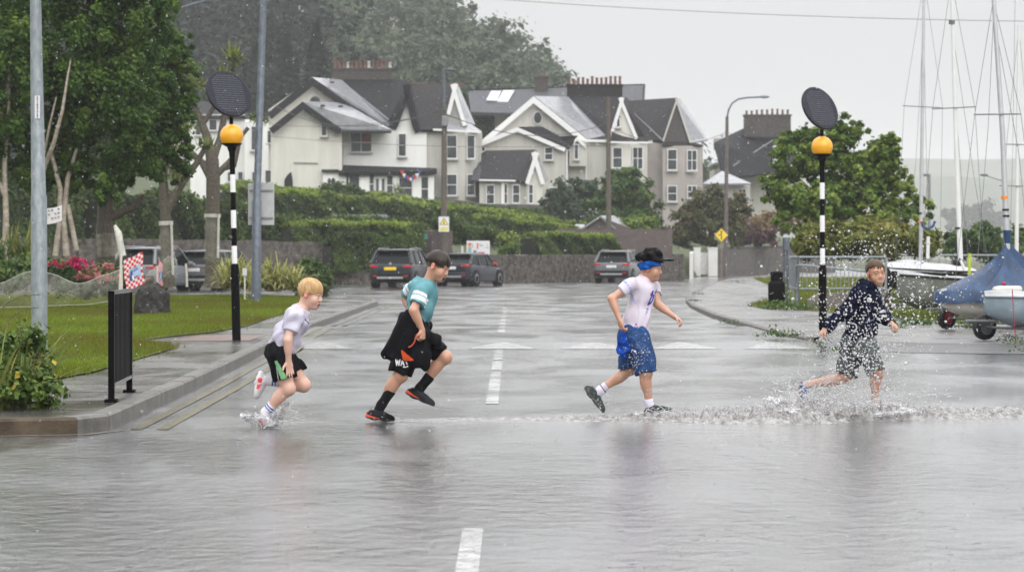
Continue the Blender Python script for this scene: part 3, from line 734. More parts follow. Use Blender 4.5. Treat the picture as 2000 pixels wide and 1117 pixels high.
    def zone(c):
        al = ((c - Hr) @ (Kr - Hr)) / ((Kr - Hr) @ (Kr - Hr)); lat = (c - Hr) @ nrm(np.cross(dt, [0, 1, 0]))
        z = np.zeros(len(c), int); near = (c - Hr)[:, 1] < 0.02
        z[near & (al > .12) & (np.abs(lat * 1.0 + .012 - .05 * (al - .4)) < .010 + .026 * (al - .1))] = 1
        z[near & (al > .30) & (np.abs(lat + .044 + .03 * (al - .66)) < .004)] = 2
        return z
    cloth_obj(S, 'shorts', [clothmat('black_shorts', (0.006, 0.0065, 0.008), .6), clothmat('green_panel', (0.20, 0.42, 0.20), .6), clothmat('grey_piping', (0.35, 0.36, 0.36))], body, zone)
    ms = [clothmat('white_sock', (0.62, 0.60, 0.64)), clothmat('blue_sock_band', (0.05, 0.10, 0.36))]
    sock('sock', Ar, Kr, .30, .036, .040, J(168, 1010, -.05), ms, body, ((.42, .56), (.68, .82))); sock('sock', Al, Kl, .36, .036, .041, J(128, 760, .07), ms, body, ((.55, .66), (.76, .87)))
    mw = [clothmat('grey_white_shoe', (0.58, 0.56, 0.60), .5), mat('white_sole', (0.62, 0.60, 0.58), .4), mat('red_panel', (0.70, 0.05, 0.06), .45)]
    acc = lambda al, h, s_: (al > .22) & (al < .62) & (h > .010) & (h < .055 - .03 * abs(0)) & (h < .075 - al * .07)
    shoe('shoe', Ar, J(128, 1052, -.05), J(222, 1062, -.15), (0, 0, -1), mw, body, accent=acc)
    shoe('shoe', Al, J(124, 678, .07), J(86, 868, .07), (-1, 0, -.12), mw, body, accent=acc)
    return body
# ================================================================== dark-haired boy
def boy_teal():
    B = Boy((700, 470, 3.02), 20.6, None); J = B.J; sc = 1.0
    Q, Nk = J(330, 515), J(408, 255); Lv = np.array((-.18, 1.0, .0))
    Sr, Sl = J(372, 300, -.14), J(345, 268, .15)
    hc = J(470, 150, -.02); f, l, u = axes((.86, -.40, -.36), (.25, 0, 1))
    Er, Wr = J(326, 412, -.22), J(377, 528, -.20); El, Wl = J(276, 325, .26), J(302, 420, .18)
    Hr, Hl = J(322, 575, -.08), J(350, 565, .08)
    Kr, Ar = J(246, 795, -.08), J(135, 968, -.05); Kl, Al = J(508, 688, .05), J(362, 872, .05)
    S = SDF(*bbox([Q, Nk, Sr, Sl, hc, Er, Wr, El, Wl, Kr, Ar, Kl, Al], .19), HB); mo = (.023, .024)
    Fw, L, U, T = torso_prims(S, Q, Nk, Lv, 0, sc)
    head_prims(S, hc, f, l, u, sc, mo, Nk + U * .01)
    for a, b, c_ in ((Sr, Er, Wr), (Sl, El, Wl)):
        S.cone(Nk - U * .04, a, .046, .045, .05); limb(S, a, b, .042, .034); limb(S, b, c_, .036, .023, (.28, (0, 0, 0), .034))
    hand_prims(S, Wr, J(378, 590, -.21) - Wr, np.array((-.75, .65, .1)), .92, 1.25, -1)
    hand_prims(S, Wl, np.array((.5, 0, -1)), np.array((.4, .8, 0)), .9, .9, 1)
    for H, K, A in ((Hr, Kr, Ar), (Hl, Kl, Al)):
        limb(S, H, K, .080, .054, (.3, (0, 0, 0), .078)); bk = nrm(np.array((-1, 0, .5)))
        limb(S, K, A, .050, .032, (.30, bk * .016, .049)); S.ell(K + np.array((.012, -.008, 0)), (.048, .048, .050), None, .03)
    body = finish_body(S, 'person', SKIN(M_skinB), lambda c: head_zone(c, hc, f, l, u, sc, mo, True, (1, 0, -.6)),
                       'dark haired boy in a teal t-shirt with white sleeve stripes, mouth wide open')
    hair('hair', hc, f, l, u, sc, [mat('wet_black_hair', (0.006, 0.005, 0.0045), 0.30, scale=34, stretch=(1, 1, .3), col2=(0.030, 0.018, 0.011), detail=6, spec=.35)], body,
         (.062, .000), .012, 0, n=520, seed=8, r0=.0056, lift=.05, sweep=.12, sidelen=.018)
    # short clipped sides
    S = SDF(hc - .13, hc + .14, .004); R = np.array([f, l, u]); cc = hc + sc * (-.012 * f + .026 * u)
    S.ell(cc, np.array((.0955, .0765, .0845)) * sc, R, .004, cut=[(hc + f * .030, f), (hc - u * .045, -u)])
    cloth_obj(S, 'clipped_hair', [mat('short_clipped_hair', (0.10, 0.055, 0.035), .6, var=.4, scale=60)], body)
    S = SDF(*bbox([Q, Nk, Sr, Sl, Er, El], .17), HB); hem = J(322, 492); cut = [(hem, -U * .95 - Fw * .1)]
    torso_prims(S, Q, Nk, Lv, .009, sc, cut=cut); S.ell(Q + U * .16, (.096, .130, .13), np.array([Fw, L, U]), .05, cut=cut)
    for a, b in ((Sr, Er), (Sl, El)):
        d = nrm(b - a); e = a + (b - a) * .66; S.cone(Nk - U * .045, a, .048, .050, .05, cut=cut); S.cone(a, a + (b - a) * .8, .052, .059, .03, cut=[(e, d)])
    S.ell(Nk + U * .030 + Fw * .010, (.060, .062, .055), np.array([Fw, L, U]), .006, 's')
    S.folds(.007, 28, 21, axis=U, stretch=3)
    def zone(c):
        z = np.zeros(len(c), int)
        for a, b in ((Sr, Er), (Sl, El)):
            al = ((c - a) @ (b - a)) / ((b - a) @ (b - a)); rad = np.linalg.norm(c - a - al[:, None] * (b - a), axis=1)
            m = rad < .085; out = (c - (Q + Nk) / 2) @ (nrm(a - (Sr + Sl) / 2)) > .10
            z[m & out & (al > .16) & (al < .30)] = 1; z[m & out & (al > .345) & (al < .56)] = 1
        return z
    cloth_obj(S, 't_shirt', [clothmat('teal_jersey', (0.095, 0.245, 0.275), .6, col2=(0.135, 0.31, 0.34)), clothmat('white_stripe', (0.68, 0.70, 0.72))], body, zone)
    # shorts
    S = SDF(*bbox([Q, Hr, Hl, Kr, Kl], .17), HB); R = np.array([Fw, L, U]); S.ell(Q - U * .01, (.112, .142, .11), R, .03, cut=[(Q + U * .07, U)])
    for H, K, t, r_ in ((Hr, Kr, .93, .100), (Hl, Kl, .86, .098)):
        d = nrm(K - H); e = H + (K - H) * t; S.cone(H, H + (K - H) * (t + .1), r_, .084 if H is Hr else .078, .035, cut=[(e, d)])
    S.folds(.007, 32, 25, axis=Kr - Hr, stretch=3)
    bl = [clothmat('black_shorts_cloth', (0.006, 0.006, 0.007), .6), clothmat('white_lettering', (0.75, 0.75, 0.77))]
    dt = nrm(Kr - Hr); sx = nrm(np.cross(dt, [0, 1, 0])) * -1
    def zone(c):
        al = ((c - Hr) @ (Kr - Hr)) / ((Kr - Hr) @ (Kr - Hr)); x = (c - Hr)[:, 0] - (Kr - Hr)[0] * .70; zz_ = (c - (Hr + (Kr - Hr) * .70))[:, 2]; z = np.zeros(len(c), int)
        m = (c[:, 1] < Hr[1] - .03); y = zz_ - .018; w_ = .0042
        st = [((-.062, .022), (-.055, -.022)), ((-.055, -.022), (-.046, .016)), ((-.046, .016), (-.037, -.022)), ((-.037, -.022), (-.028, .022)), ((-.020, -.022), (-.008, .022)), ((-.008, .022), (.004, -.022)), ((-.015, -.006), (-.001, -.006)),
              ((.014, .022), (.028, -.012)), ((.020, -.034), (.034, -.030)), ((-.002, -.034), (.012, -.036))]
        for p, q in st:
            p, q = np.array(p), np.array(q); d = q - p; t = np.clip(((x - p[0]) * d[0] + (y - p[1]) * d[1]) / (d @ d), 0, 1)
            z[m & (np.hypot(x - p[0] - t * d[0], y - p[1] - t * d[1]) < w_)] = 1
        return z
    cloth_obj(S, 'shorts', bl, body, zone)
    # jacket knotted round the waist, its back flaring out as he runs
    S = SDF(*bbox([J(120, 440), J(420, 760), Q, J(300, 500, -.25), J(300, 500, .22)], .10), HB)
    tops = [J(292, 462, -.10), J(300, 465, -.14), J(330, 478, -.155), J(362, 492, -.14)]
    bots = [J(152, 668, -.06), J(190, 682, -.10), J(232, 690, -.135), J(275, 697, -.16), J(318, 710, -.175), J(352, 722, -.175), J(382, 724, -.165)]
    for i, b in enumerate(bots):
        t = tops[min(3, int(i * 4 / 7))]; S.cone(t, b, .030, .020, .03, flat=(np.array((.35, 1, .15)), .55))
    for i, b in enumerate((J(150, 660, .0), J(170, 668, .07), J(210, 670, .13))): S.cone(J(285, 458, .04 + .04 * i), b, .036, .022, .035)
    S.cone(J(276, 452, .02), J(150, 660, -.03), .03, .02, .03)
    S.ell(Q + U * .05, (.122, .150, .050), np.array([Fw, L, U]), .02, cut=[(Q + U * .095, U)])
    S.cone(J(392, 545, -.10), J(452, 590, -.07), .045, .050, .03); S.cone(J(440, 585, -.05), J(520, 622, .0), .050, .034, .03); S.cone(J(392, 560, -.12), J(400, 690, -.12), .04, .025, .03)
    S.folds(.010, 26, 31, axis=J(230, 690) - J(310, 465), stretch=4)
    tri = [J(262, 645), J(330, 708), J(290, 700)]
    def zone(c):
        x, y = c[:, 0] - J(262, 645)[0], c[:, 2] - J(262, 645)[2]; s_ = 1 / (F_PX / 20.5 * 3.02); z = np.zeros(len(c), int)
        xx, yy = x / s_, -y / s_; m = c[:, 1] < B.d - .03
        z[m & (xx > -5) & (xx < 70) & (yy > xx * .82 - 6) & (yy < xx * .82 + 46 * np.clip((70 - xx) / 52, 0, 1) * np.clip((xx + 6) / 12, 0, 1))] = 1
        return z
    jk = cloth_obj(S, 'jacket', [clothmat('black_jacket', (0.006, 0.006, 0.008), .6), clothmat('orange_lining', (0.60, 0.09, 0.03), .6)], body, zone, 2)
    mb = MB(); mb.tube([J(345, 552, -.24), J(338, 575, -.25), J(330, 600, -.245), J(312, 622, -.235), J(296, 628, -.225)], [.006] * 5, 6); mb.build('drawcord', clothmat('orange_cord', (0.55, 0.10, 0.06)), jk)
    ms = [clothmat('black_sock', (0.012, 0.012, 0.013)), clothmat('grey_band', (0.1, 0.1, 0.1))]
    sock('sock', Ar, Kr, .50, .037, .046, J(120, 1000, -.05), ms, body); sock('sock', Al, Kl, .42, .037, .045, J(345, 905, .05), ms, body)
    mw = [clothmat('black_trainer', (0.02, 0.021, 0.024), .5, var=.5), mat('dark_sole', (0.025, 0.025, 0.03), .5), mat('orange_red_midsole', (0.75, 0.10, 0.045), .45)]
    acc = lambda al, h, s_: (al < .50) & (h > .010) & (h < .036 - .05 * al) 
    shoe('shoe', Ar, J(45, 1045, -.05), J(215, 1065, -.09), (-.12, 0, -1), mw, body, accent=acc, sole_t=.012)
    shoe('shoe', Al, J(278, 902, .05), J(448, 980, .02), (-.42, 0, -1), mw, body, accent=acc, sole_t=.012)
    return body
# ================================================================== boy with the cap
def boy_cap():
    B = Boy((1120, 470, 3.104), 21.2, None); J = B.J; sc = .95
    Q, Nk = J(365, 560), J(428, 232); Lv = np.array((-.55, .83, .0))
    Sr, Sl = J(352, 268, -.10), J(488, 285, .11)
    hc = J(468, 160, -.02); f, l, u = axes((.93, -.22, -.16), (.05, 0, 1))
    Er, Wr = J(232, 352, -.16), J(283, 488, -.20); El, Wl = J(508, 385, .06), J(612, 462, -.02)
    Hr, Hl = J(392, 600, -.07), J(340, 600, .08)
    Kr, Ar = J(438, 800, -.08), J(458, 985, -.05); Kl, Al = J(345, 775, .10), J(165, 905, .10)
    S = SDF(*bbox([Q, Nk, Sr, Sl, hc, Er, Wr, El, Wl, Kr, Ar, Kl, Al], .19), HB); mo = (.018, .012)
    Fw, L, U, T = torso_prims(S, Q, Nk, Lv, 0, sc * .98)
    head_prims(S, hc, f, l, u, sc, mo, Nk + U * .01)
    for a, b, c_ in ((Sr, Er, Wr), (Sl, El, Wl)):
        S.cone(Nk - U * .04, a, .045, .042, .05); limb(S, a, b, .039, .031); limb(S, b, c_, .033, .021, (.28, (0, 0, 0), .031))
    hand_prims(S, Wr, J(302, 560, -.20) - Wr, np.array((.75, .45, .1)), .90, .75, -1)
    hand_prims(S, Wl, J(668, 500, -.05) - Wl, np.array((-.2, -.2, -.9)), .90, .75, -1)
    for H, K, A in ((Hr, Kr, Ar), (Hl, Kl, Al)):
        limb(S, H, K, .078, .050, (.3, (0, 0, 0), .074)); bk = nrm(np.array((-1, 0, .2)) if A is Ar else np.array((-.3, 0, -1)))
        limb(S, K, A, .046, .030, (.30, bk * .014, .045)); S.ell(K + np.array((.010, -.008, 0)), (.043, .043, .046), None, .03)
    body = finish_body(S, 'person', SKIN(M_skinB), lambda c: head_zone(c, hc, f, l, u, sc, mo, True, (1, 0, -.3)),
                       'boy in a black cap and blue headband, white t-shirt and blue shorts')
    R = np.array([f, l, u])
    # headband, then the wide cap
    S = SDF(hc - .16, hc + .16, .004); up2 = nrm(u * .92 - f * .40); bn = up2
    S.ell(hc + sc * (-.010 * f + .022 * u), np.array((.107, .097, .090)) * sc, R, .004, cut=[(hc + u * .060, up2), (hc - u * .010 * sc, -up2)])
    S.folds(.0035, 60, 2, axis=f + l, stretch=6); cloth_obj(S, 'headband', [clothmat('royal_blue_fleece', (0.012, 0.075, 0.30), .8, var=.35, scale=14)], body)
    S = SDF(hc - .2, hc + .26, .004); cu = nrm(u * .98 - f * .10); R2 = np.array([nrm(f - cu * (f @ cu)), l, cu]); cb = hc + u * .052 - f * .004
    S.ell(cb + cu * .012 - f * .012, np.array((.114, .100, .070)), R2, .01, cut=[(cb, -cu)]); S.ell(cb + cu * .062 + f * .004, (.040, .050, .040), R2, .06, cut=[(cb, -cu)])
    S.cone(cb - R2[0] * .10 + cu * .022, cb - R2[0] * .04 + cu * .06, .016, .03, .03)
    S.folds(.006, 42, 9, axis=cu, stretch=2.5)
    cp = cloth_obj(S, 'cap', [clothmat('black_wet_cap', (0.006, 0.006, 0.007), .45, var=.6)], body)
    S = SDF(hc - .24, hc + .26, .0036); bf = R2[0]
    S.ell(cb + bf * .112 + cu * .012, (.075, .076, .013), np.array([nrm(bf + cu * .10), l, nrm(cu - bf * .10)]), .004); S.ell(cb + bf * .165 + cu * .016, (.034, .050, .011), np.array([nrm(bf + cu * .1), l, nrm(cu - .1 * bf)]), .012)
    S.ell(cb - bf * .128 - cu * .002, (.050, .045, .006), np.array([nrm(bf + cu * .25), l, nrm(cu - bf * .25)]), .004)
    cloth_obj(S, 'brim', [clothmat('black_wet_brim', (0.012, 0.012, 0.013), .3, var=.5, coat=.35)], cp)
    # t-shirt
    S = SDF(*bbox([Q, Nk, Sr, Sl, Er, El], .17), HB); hem = J(360, 556); cut = [(hem, -U)]
    torso_prims(S, Q, Nk, Lv, .009, sc * .98, cut=cut); S.ell(Q + U * .11, (.094, .122, .14), np.array([Fw, L, U]), .05, cut=cut)
    for a, b, q in ((Sr, Er, .50), (Sl, El, .38)):
        d = nrm(b - a); e = a + (b - a) * q; S.cone(Nk - U * .045, a, .047, .048, .05, cut=cut); S.cone(a, a + (b - a) * (q + .15), .050, .056, .03, cut=[(e, d)])
    S.ell(Nk + U * .026 + Fw * .012, (.060, .064, .055), np.array([Fw, L, U]), .006, 's'); S.folds(.0065, 30, 41, axis=U, stretch=4)
    lc = J(460, 352); lx = nrm(np.array(L) * -1.0)
    cam0 = np.array((0, 0, CAMZ))
    def zone(c):
        s_ = F_PX / 21.2 * 3.104; x = (c[:, 0] - lc[0]) * s_; y = (c[:, 2] - lc[2]) * s_; z = np.zeros(len(c), int); m = (c - Q) @ Fw > 0.0   # metres on the chest, in units of the enlargement
        X, Y2 = x + y * -.28, y
        e1 = ((X / 24) ** 2 + (Y2 / 38) ** 2); z[m & (e1 < 1) & (e1 > .42)] = 1; z[m & (e1 < 1) & (X < 4) & (e1 > .30)] = 2
        z[m & (np.abs(X - 4 - .10 * Y2) < 4.5) & (np.abs(Y2 - 4) < 44)] = 1; z[m & (np.abs(X + 9) < 3.4) & (np.abs(Y2) < 30)] = 2; z[m & (np.abs(X - 20 - .2 * Y2) < 3) & (Y2 > 15) & (Y2 < 56)] = 1; z[m & (np.abs(X - 3) < 3) & (Y2 > 30) & (Y2 < 50)] = 1
        for yy_, x0, x1, ph in ((-62, -34, 12, 0), (-78, -48, 10, 1.7), (-92, -36, 8, .6)):
            z[m & (np.abs(Y2 - yy_) < 5.0) & (X > x0) & (X < x1) & (np.sin(X * .62 + ph) > -.35)] = 1
        xx, yy2 = (c[:, 0] - J(375, 515)[0]) * s_, (c[:, 2] - J(375, 515)[2]) * s_; mm = c[:, 1] < Q[1] + .02
        z[mm & ((xx / 11) ** 2 + ((yy2 + 6) / 9) ** 2 < 1) & ((xx / 6) ** 2 + ((yy2 + 2) / 6) ** 2 > 1)] = 1; z[mm & ((xx / 5) ** 2 + ((yy2 - 10) / 6) ** 2 < 1)] = 1
        al = ((c - Sr) @ (Er - Sr)) / ((Er - Sr) @ (Er - Sr)); out = (c[:, 0] < Sr[0] + .03) & (c[:, 1] < Sr[1] + .03)
        z[out & (np.abs(al - .22) < .055) & (np.sin((c[:, 2] - c[:, 1]) * 330) > -.2)] = 3
        return z
    cloth_obj(S, 't_shirt', [clothmat('wet_white_jersey', (0.52, 0.46, 0.54), .5, col2=(0.63, 0.59, 0.67), scale=6), clothmat('blue_print', (0.035, 0.06, 0.36)), clothmat('red_print', (0.55, 0.03, 0.10)), clothmat('pale_blue_print', (0.25, 0.30, 0.62))], body, zone)
    # shorts
    S = SDF(*bbox([Q, Hr, Hl, Kr, Kl], .17), HB); S.ell(Q - U * .01, (.108, .136, .11), np.array([Fw, L, U]), .03, cut=[(Q + U * .05, U)])
    for H, K, t, r_ in ((Hr, Kr, .97, .088), (Hl, Kl, .92, .088)):
        d = nrm(K - H); e = H + (K - H) * t; S.cone(H, H + (K - H) * (t + .1), .098, r_, .035, cut=[(e, d)])
    S.folds(.008, 34, 45, axis=Kr - Hr, stretch=3)
    cloth_obj(S, 'shorts', [clothmat('blue_check_shorts', (0.012, 0.036, 0.115), .6, var=.4, scale=60, col2=(0.040, 0.09, 0.22))], body)
    S = SDF(*bbox([J(250, 560, -.1), J(350, 720, -.2)], .12), .0045)
    for a, b, r1, r2 in (((294, 565, -.17), (296, 620, -.15), .020, .032), ((296, 615, -.15), (292, 668, -.14), .035, .034), ((294, 668, -.14), (304, 700, -.12), .034, .024), ((312, 600, -.14), (324, 660, -.14), .026, .026)): S.cone(J(*a), J(*b), r1, r2, .02)
    S.folds(.004, 40, 6); cloth_obj(S, 'held_cloth', [clothmat('bright_blue_cloth', (0.010, 0.06, 0.34), .6, var=.3)], body)
    ms = [clothmat('pale_sock', (0.60, 0.57, 0.66)), clothmat('sock_mark', (0.05, 0.05, 0.1))]
    sock('sock', Ar, Kr, .14, .036, .038, J(470, 1020, -.05), ms, body); sock('sock', Al, Kl, .20, .036, .038, J(135, 935, .10), ms, body, ((.3, .45),))
    mw = [clothmat('black_speckled_shoe', (0.02, 0.024, 0.026), .45, var=.7, scale=45, col2=(0.06, 0.075, 0.075)), mat('dark_grey_sole', (0.06, 0.06, 0.062), .5)]
    shoe('shoe', Ar, J(428, 1062, -.05), J(606, 1040, -.08), (.06, 0, -1), mw, body)
    shoe('shoe', Al, J(62, 895, .10), J(178, 1048, .08), (-.85, 0, -.5), mw, body)
    return body
# ================================================================== boy in the hoodie
def boy_hoodie():
    B = Boy((1530, 490, 3.285), 21.8, None); J = B.J; sc = .93
    Q, Nk = J(482, 560), J(552, 232); Lv = np.array((-.42, .90, .0))
    Sr, Sl = J(478, 282, -.10), J(572, 292, .13)
    hc = J(594, 142, -.05); f, l, u = axes((.27, -.96, -.04), (-.12, 0, 1))
    Er, Wr = J(382, 392, -.12), J(272, 500, -.12); El, Wl = J(608, 425, .10), J(692, 462, .0)
    Hr, Hl = J(520, 600, -.07), J(452, 600, .08)
    Kr, Ar = J(602, 778, -.08), J(588, 955, -.05); Kl, Al = J(400, 806, .10), J(132, 866, .12)
    S = SDF(*bbox([Q, Nk, Sr, Sl, hc, Er, Wr, El, Wl, Kr, Ar, Kl, Al], .2), HB); mo = (.0265, .0088)
    Fw, L, U, T = torso_prims(S, Q, Nk, Lv, 0, sc * .98)
    head_prims(S, hc, f, l, u, sc, mo, Nk + U * .01, teeth=2)
    for a, b, c_ in ((Sr, Er, Wr), (Sl, El, Wl)):
        S.cone(Nk - U * .04, a, .045, .042, .05); limb(S, a, b, .039, .031); limb(S, b, c_, .033, .022)
    hand_prims(S, Wr, J(228, 545, -.13) - Wr, np.array((.4, .2, -.8)), .95, 1.25, 1)
    hand_prims(S, Wl, J(735, 500, -.03) - Wl, np.array((-.3, .1, -.85)), .95, 1.15, -1)
    for H, K, A in ((Hr, Kr, Ar), (Hl, Kl, Al)):
        limb(S, H, K, .078, .050, (.3, (0, 0, 0), .074)); bk = nrm(np.array((-1, 0, .2)) if A is Ar else np.array((-.1, 0, -1)))
        limb(S, K, A, .046, .030, (.30, bk * .014, .045)); S.ell(K + np.array((.010, -.008, 0)), (.043, .043, .046), None, .03)
    S.cone(Ar, J(588, 1000, -.05), .030, .034, .02); S.cone(J(588, 1005, -.05), J(630, 1012, -.12), .034, .028, .02); S.cone(Al, J(112, 905, .12), .032, .033, .02); S.cone(J(112, 900, .12), J(112, 1000, .10), .034, .026, .02)
    body = finish_body(S, 'person', SKIN(M_skinB), lambda c: head_zone(c, hc, f, l, u, sc, mo, 2, (.98, -.1, -.02)),
                       'smiling boy in a navy hoodie and grey shorts, kicking up a big splash')
    hair('hair', hc, f, l, u, sc, [mat('wet_brown_hair', (0.040, 0.022, 0.012), 0.34, scale=34, stretch=(1, 1, .3), col2=(0.10, 0.058, 0.032), detail=6, spec=.3)], body,
         (.050, .066), -.035, 0, n=360, seed=14, r0=.0056, lift=.045, sweep=-.6, sidelen=.020, front=(.050, .084))
    # hoodie
    S = SDF(*bbox([Q, Nk, Sr, Sl, Er, El, Wr, Wl], .17), HB); hem = J(472, 566); cut = [(hem, -U * .98 + Fw * .12)]
    torso_prims(S, Q, Nk, Lv, .022, sc * .98, cut=cut); S.ell(Q + U * .08, (.112, .140, .13), np.array([Fw, L, U]), .04, cut=cut)
    for a, b, w_ in ((Sr, Er, Wr), (Sl, El, Wl)):
        d = nrm(w_ - b); S.cone(Nk - U * .05, a, .055, .060, .05, cut=cut); S.cone(a, b, .060, .050, .03); e = b + (w_ - b) * .97; S.cone(b, b + (w_ - b) * 1.06, .050, .036, .03, cut=[(e, d)])
    S.ell(Nk - Fw * .045 + U * .005, (.075, .095, .055), np.array([nrm(Fw + U * .5), L, nrm(U - Fw * .5)]), .02); S.cone(Nk - Fw * .03 - L * .06 + U * .0, Nk + Fw * .055 - U * .05, .040, .030, .02); S.cone(Nk - Fw * .03 + L * .06, Nk + Fw * .055 - U * .05, .040, .030, .02)
    S.ell(Nk + U * .035 + Fw * .006, (.060, .064, .060), np.array([Fw, L, U]), .01, 's'); S.folds(.009, 30, 51, axis=U * .7 + L * .3, stretch=2)
    fc = Q + U * .2
    def zone(c):
        b, e, a = (c - fc) @ L, (c - fc) @ U, (c - fc) @ Fw; z = np.zeros(len(c), int); z[(a > .05) & (np.abs(b + .004) < .007) & (e > .05) & (e < .24)] = 1
        x, y = (c[:, 0] - J(440, 487)[0]), (c[:, 2] - J(440, 487)[2]); r = np.hypot(x, y * .8); z[(c[:, 1] < Q[1]) & (r > .020) & (r < .030) & (x > -.012)] = 2
        return z
    cloth_obj(S, 'hoodie', [clothmat('navy_fleece', (0.006, 0.008, 0.022), .85, var=.4), mat('pale_zip', (0.45, 0.45, 0.55), .4), clothmat('white_ring_print', (0.6, 0.6, 0.62))], body, zone)
    S = SDF(*bbox([Q, Hr, Hl, Kr, Kl], .17), HB); S.ell(Q - U * .02, (.108, .136, .11), np.array([Fw, L, U]), .03, cut=[(Q + U * .05, U)])
    for H, K, t, r_ in ((Hr, Kr, .93, .078), (Hl, Kl, .90, .088)):
        d = nrm(K - H); e = H + (K - H) * t; S.cone(H, H + (K - H) * (t + .1), .096, r_, .035, cut=[(e, d)])
    S.folds(.009, 34, 55, axis=Kr - Hr, stretch=3)
    cloth_obj(S, 'shorts', [clothmat('grey_green_shorts', (0.055, 0.068, 0.070), .6, var=.4, scale=40, col2=(0.12, 0.14, 0.14))], body)
    mw = [clothmat('blue_sandal', (0.025, 0.07, 0.24), .5), mat('sandal_sole', (0.02, 0.03, 0.07), .5), clothmat('pale_strap', (0.5, 0.55, 0.6))]
    acc = lambda al, h, s_: (np.abs(al - .5) < .05) & (h > .02)
    shoe('sandal', Ar, J(560, 1046, -.05), J(668, 1046, -.12), (0, 0, -1), mw, body, accent=acc)
    shoe('sandal', Al, J(96, 845, .12), J(116, 1020, .08), (-1, 0, -.1), mw, body, accent=acc, wid=.036)
    return body
boys = [boy_blond(), boy_teal(), boy_cap(), boy_hoodie()]
# ------------------------------------------------------------------ street furniture
M_blk = mat('gloss_black_paint', (0.003, 0.003, 0.0035), 0.42, var=.3, scale=20, bump=.05, spec=.06)
M_wht = mat('white_band_paint', (0.74, 0.74, 0.75), 0.35, var=.06, scale=12)
M_amber = mat('amber_globe', (0.62, 0.29, 0.004), 0.3, var=.12, scale=5, emit=((1.0, 0.42, 0.0), 0.12), trans=0.0, coat=.4)
M_panel = mat('solar_cell', (0.020, 0.021, 0.030), 0.4, var=.4, scale=30, spec=.2); M_busbar = mat('solar_busbar', (0.075, 0.08, 0.10), 0.5, spec=.2, var=.5, scale=40)
M_galv = mat('galvanised_steel', (0.16, 0.185, 0.20), 0.5, metal=0.35, scale=9, col2=(0.29, 0.32, 0.335), bump=.15, bscale=40, detail=8, stretch=(2.5, 2.5, .9))
M_galvd = mat('dark_grey_pole_paint', (0.10, 0.12, 0.145), 0.45, metal=0.2, var=.3, scale=8, bump=.1)
M_steel = mat('weathered_steel', (0.20, 0.205, 0.21), 0.5, metal=.3, var=.3, scale=8)
M_wood = mat('weathered_pole_wood', (0.10, 0.085, 0.07), 0.85, var=.35, scale=7, stretch=(3, 3, .3), bump=.4)
M_signw = mat('sign_white', (0.62, 0.63, 0.63), 0.4, var=.06); M_signy = mat('sign_yellow', (0.72, 0.50, 0.02), 0.4, var=.08)
M_signb = mat('sign_black', (0.02, 0.02, 0.02), 0.5); M_aluback = mat('sign_back_aluminium', (0.42, 0.43, 0.44), 0.5, metal=.2, var=.1, scale=5)
M_wire = mat('cable', (0.03, 0.03, 0.032), 0.6)

def beacon(base, label, hg, lean, disc_az):
    t = thing('belisha_beacon', label, 'crossing beacon', base, group='striped crossing beacons'); x, y, z = base
    def at(h): return V(x - lean * h, y, z + h)
    bm = MB(); bm.tube([at(0), at(.95), at(1.08), at(1.10)], [.062, .062, .058, .045], 14); bm.build('sleeve', M_blk, t)
    top = hg - .30; hs_ = [1.10 + (top - 1.10) * i / 6 for i in range(7)]
    for i in range(6):
        m_ = MB(); m_.tube([at(hs_[i]), at(hs_[i + 1])], .0385, 14); m_.build('band', M_wht if i % 2 == 0 else M_blk, t)
    m_ = MB(); m_.tube([at(top), at(top + .06), at(top + .12), at(top + .16)], [.042, .044, .066, .072], 14); m_.build('collar', M_blk, t)
    g = MB(); g.lathe(at(hg), [(.168 * math.cos(a), .168 * math.sin(a)) for a in np.linspace(-1.25, 1.35, 16)], 24); gl = g.build('globe', M_amber, t)
    c = MB(); c.lathe(at(hg), [(.176 * math.cos(a), .176 * math.sin(a)) for a in np.linspace(-1.25, 1.25, 13)][0:2] + [(.150, -.12), (.150, -.112), (.145, -.11)], 24); c.build('globe_cup', M_blk, gl)
    # solar disc, tilted up on its bracket
    n = Vector((.57, -.72, .39)).normalized(); u = Vector((0, 0, 1)).cross(n).normalized(); v = n.cross(u)
    c0 = at(hg + .60) + V(-.03, 0, 0)
    m_ = MB(); m_.tube([at(hg + .15), at(hg + .27), c0 - n * .04], .028, 8); m_.build('bracket', M_blk, t)
    R = Matrix((u, v, n)).transposed()
    m_ = MB(); m_.lathe(c0, [(.355, -.03), (.362, -.012), (.362, .012), (.352, .016)], 40, 0, R); d = m_.build('solar_panel', M_panel, t)
    m_ = MB()
    for i in range(17):
        yv = -.28 + .56 * i / 16; hw = math.sqrt(max(0, .315 ** 2 - yv * yv)); hw = min(hw, .25)
        a = c0 + n * .0185; m_.quad(a - u * hw + v * (yv - .006), a + u * hw + v * (yv - .006), a + u * hw + v * (yv + .006), a - u * hw + v * (yv + .006))
    m_.build('solar_cells', M_busbar, d)
    return t
pL = G(462, 665, .12); beacon(tuple(pL), 'striped crossing beacon with amber globe beside the lawn', 2.93, .024, .35)
pR = G(1607, 655, .095); beacon(tuple(pR), 'striped crossing beacon with amber globe by the metal railing', 2.93, .004, .35)

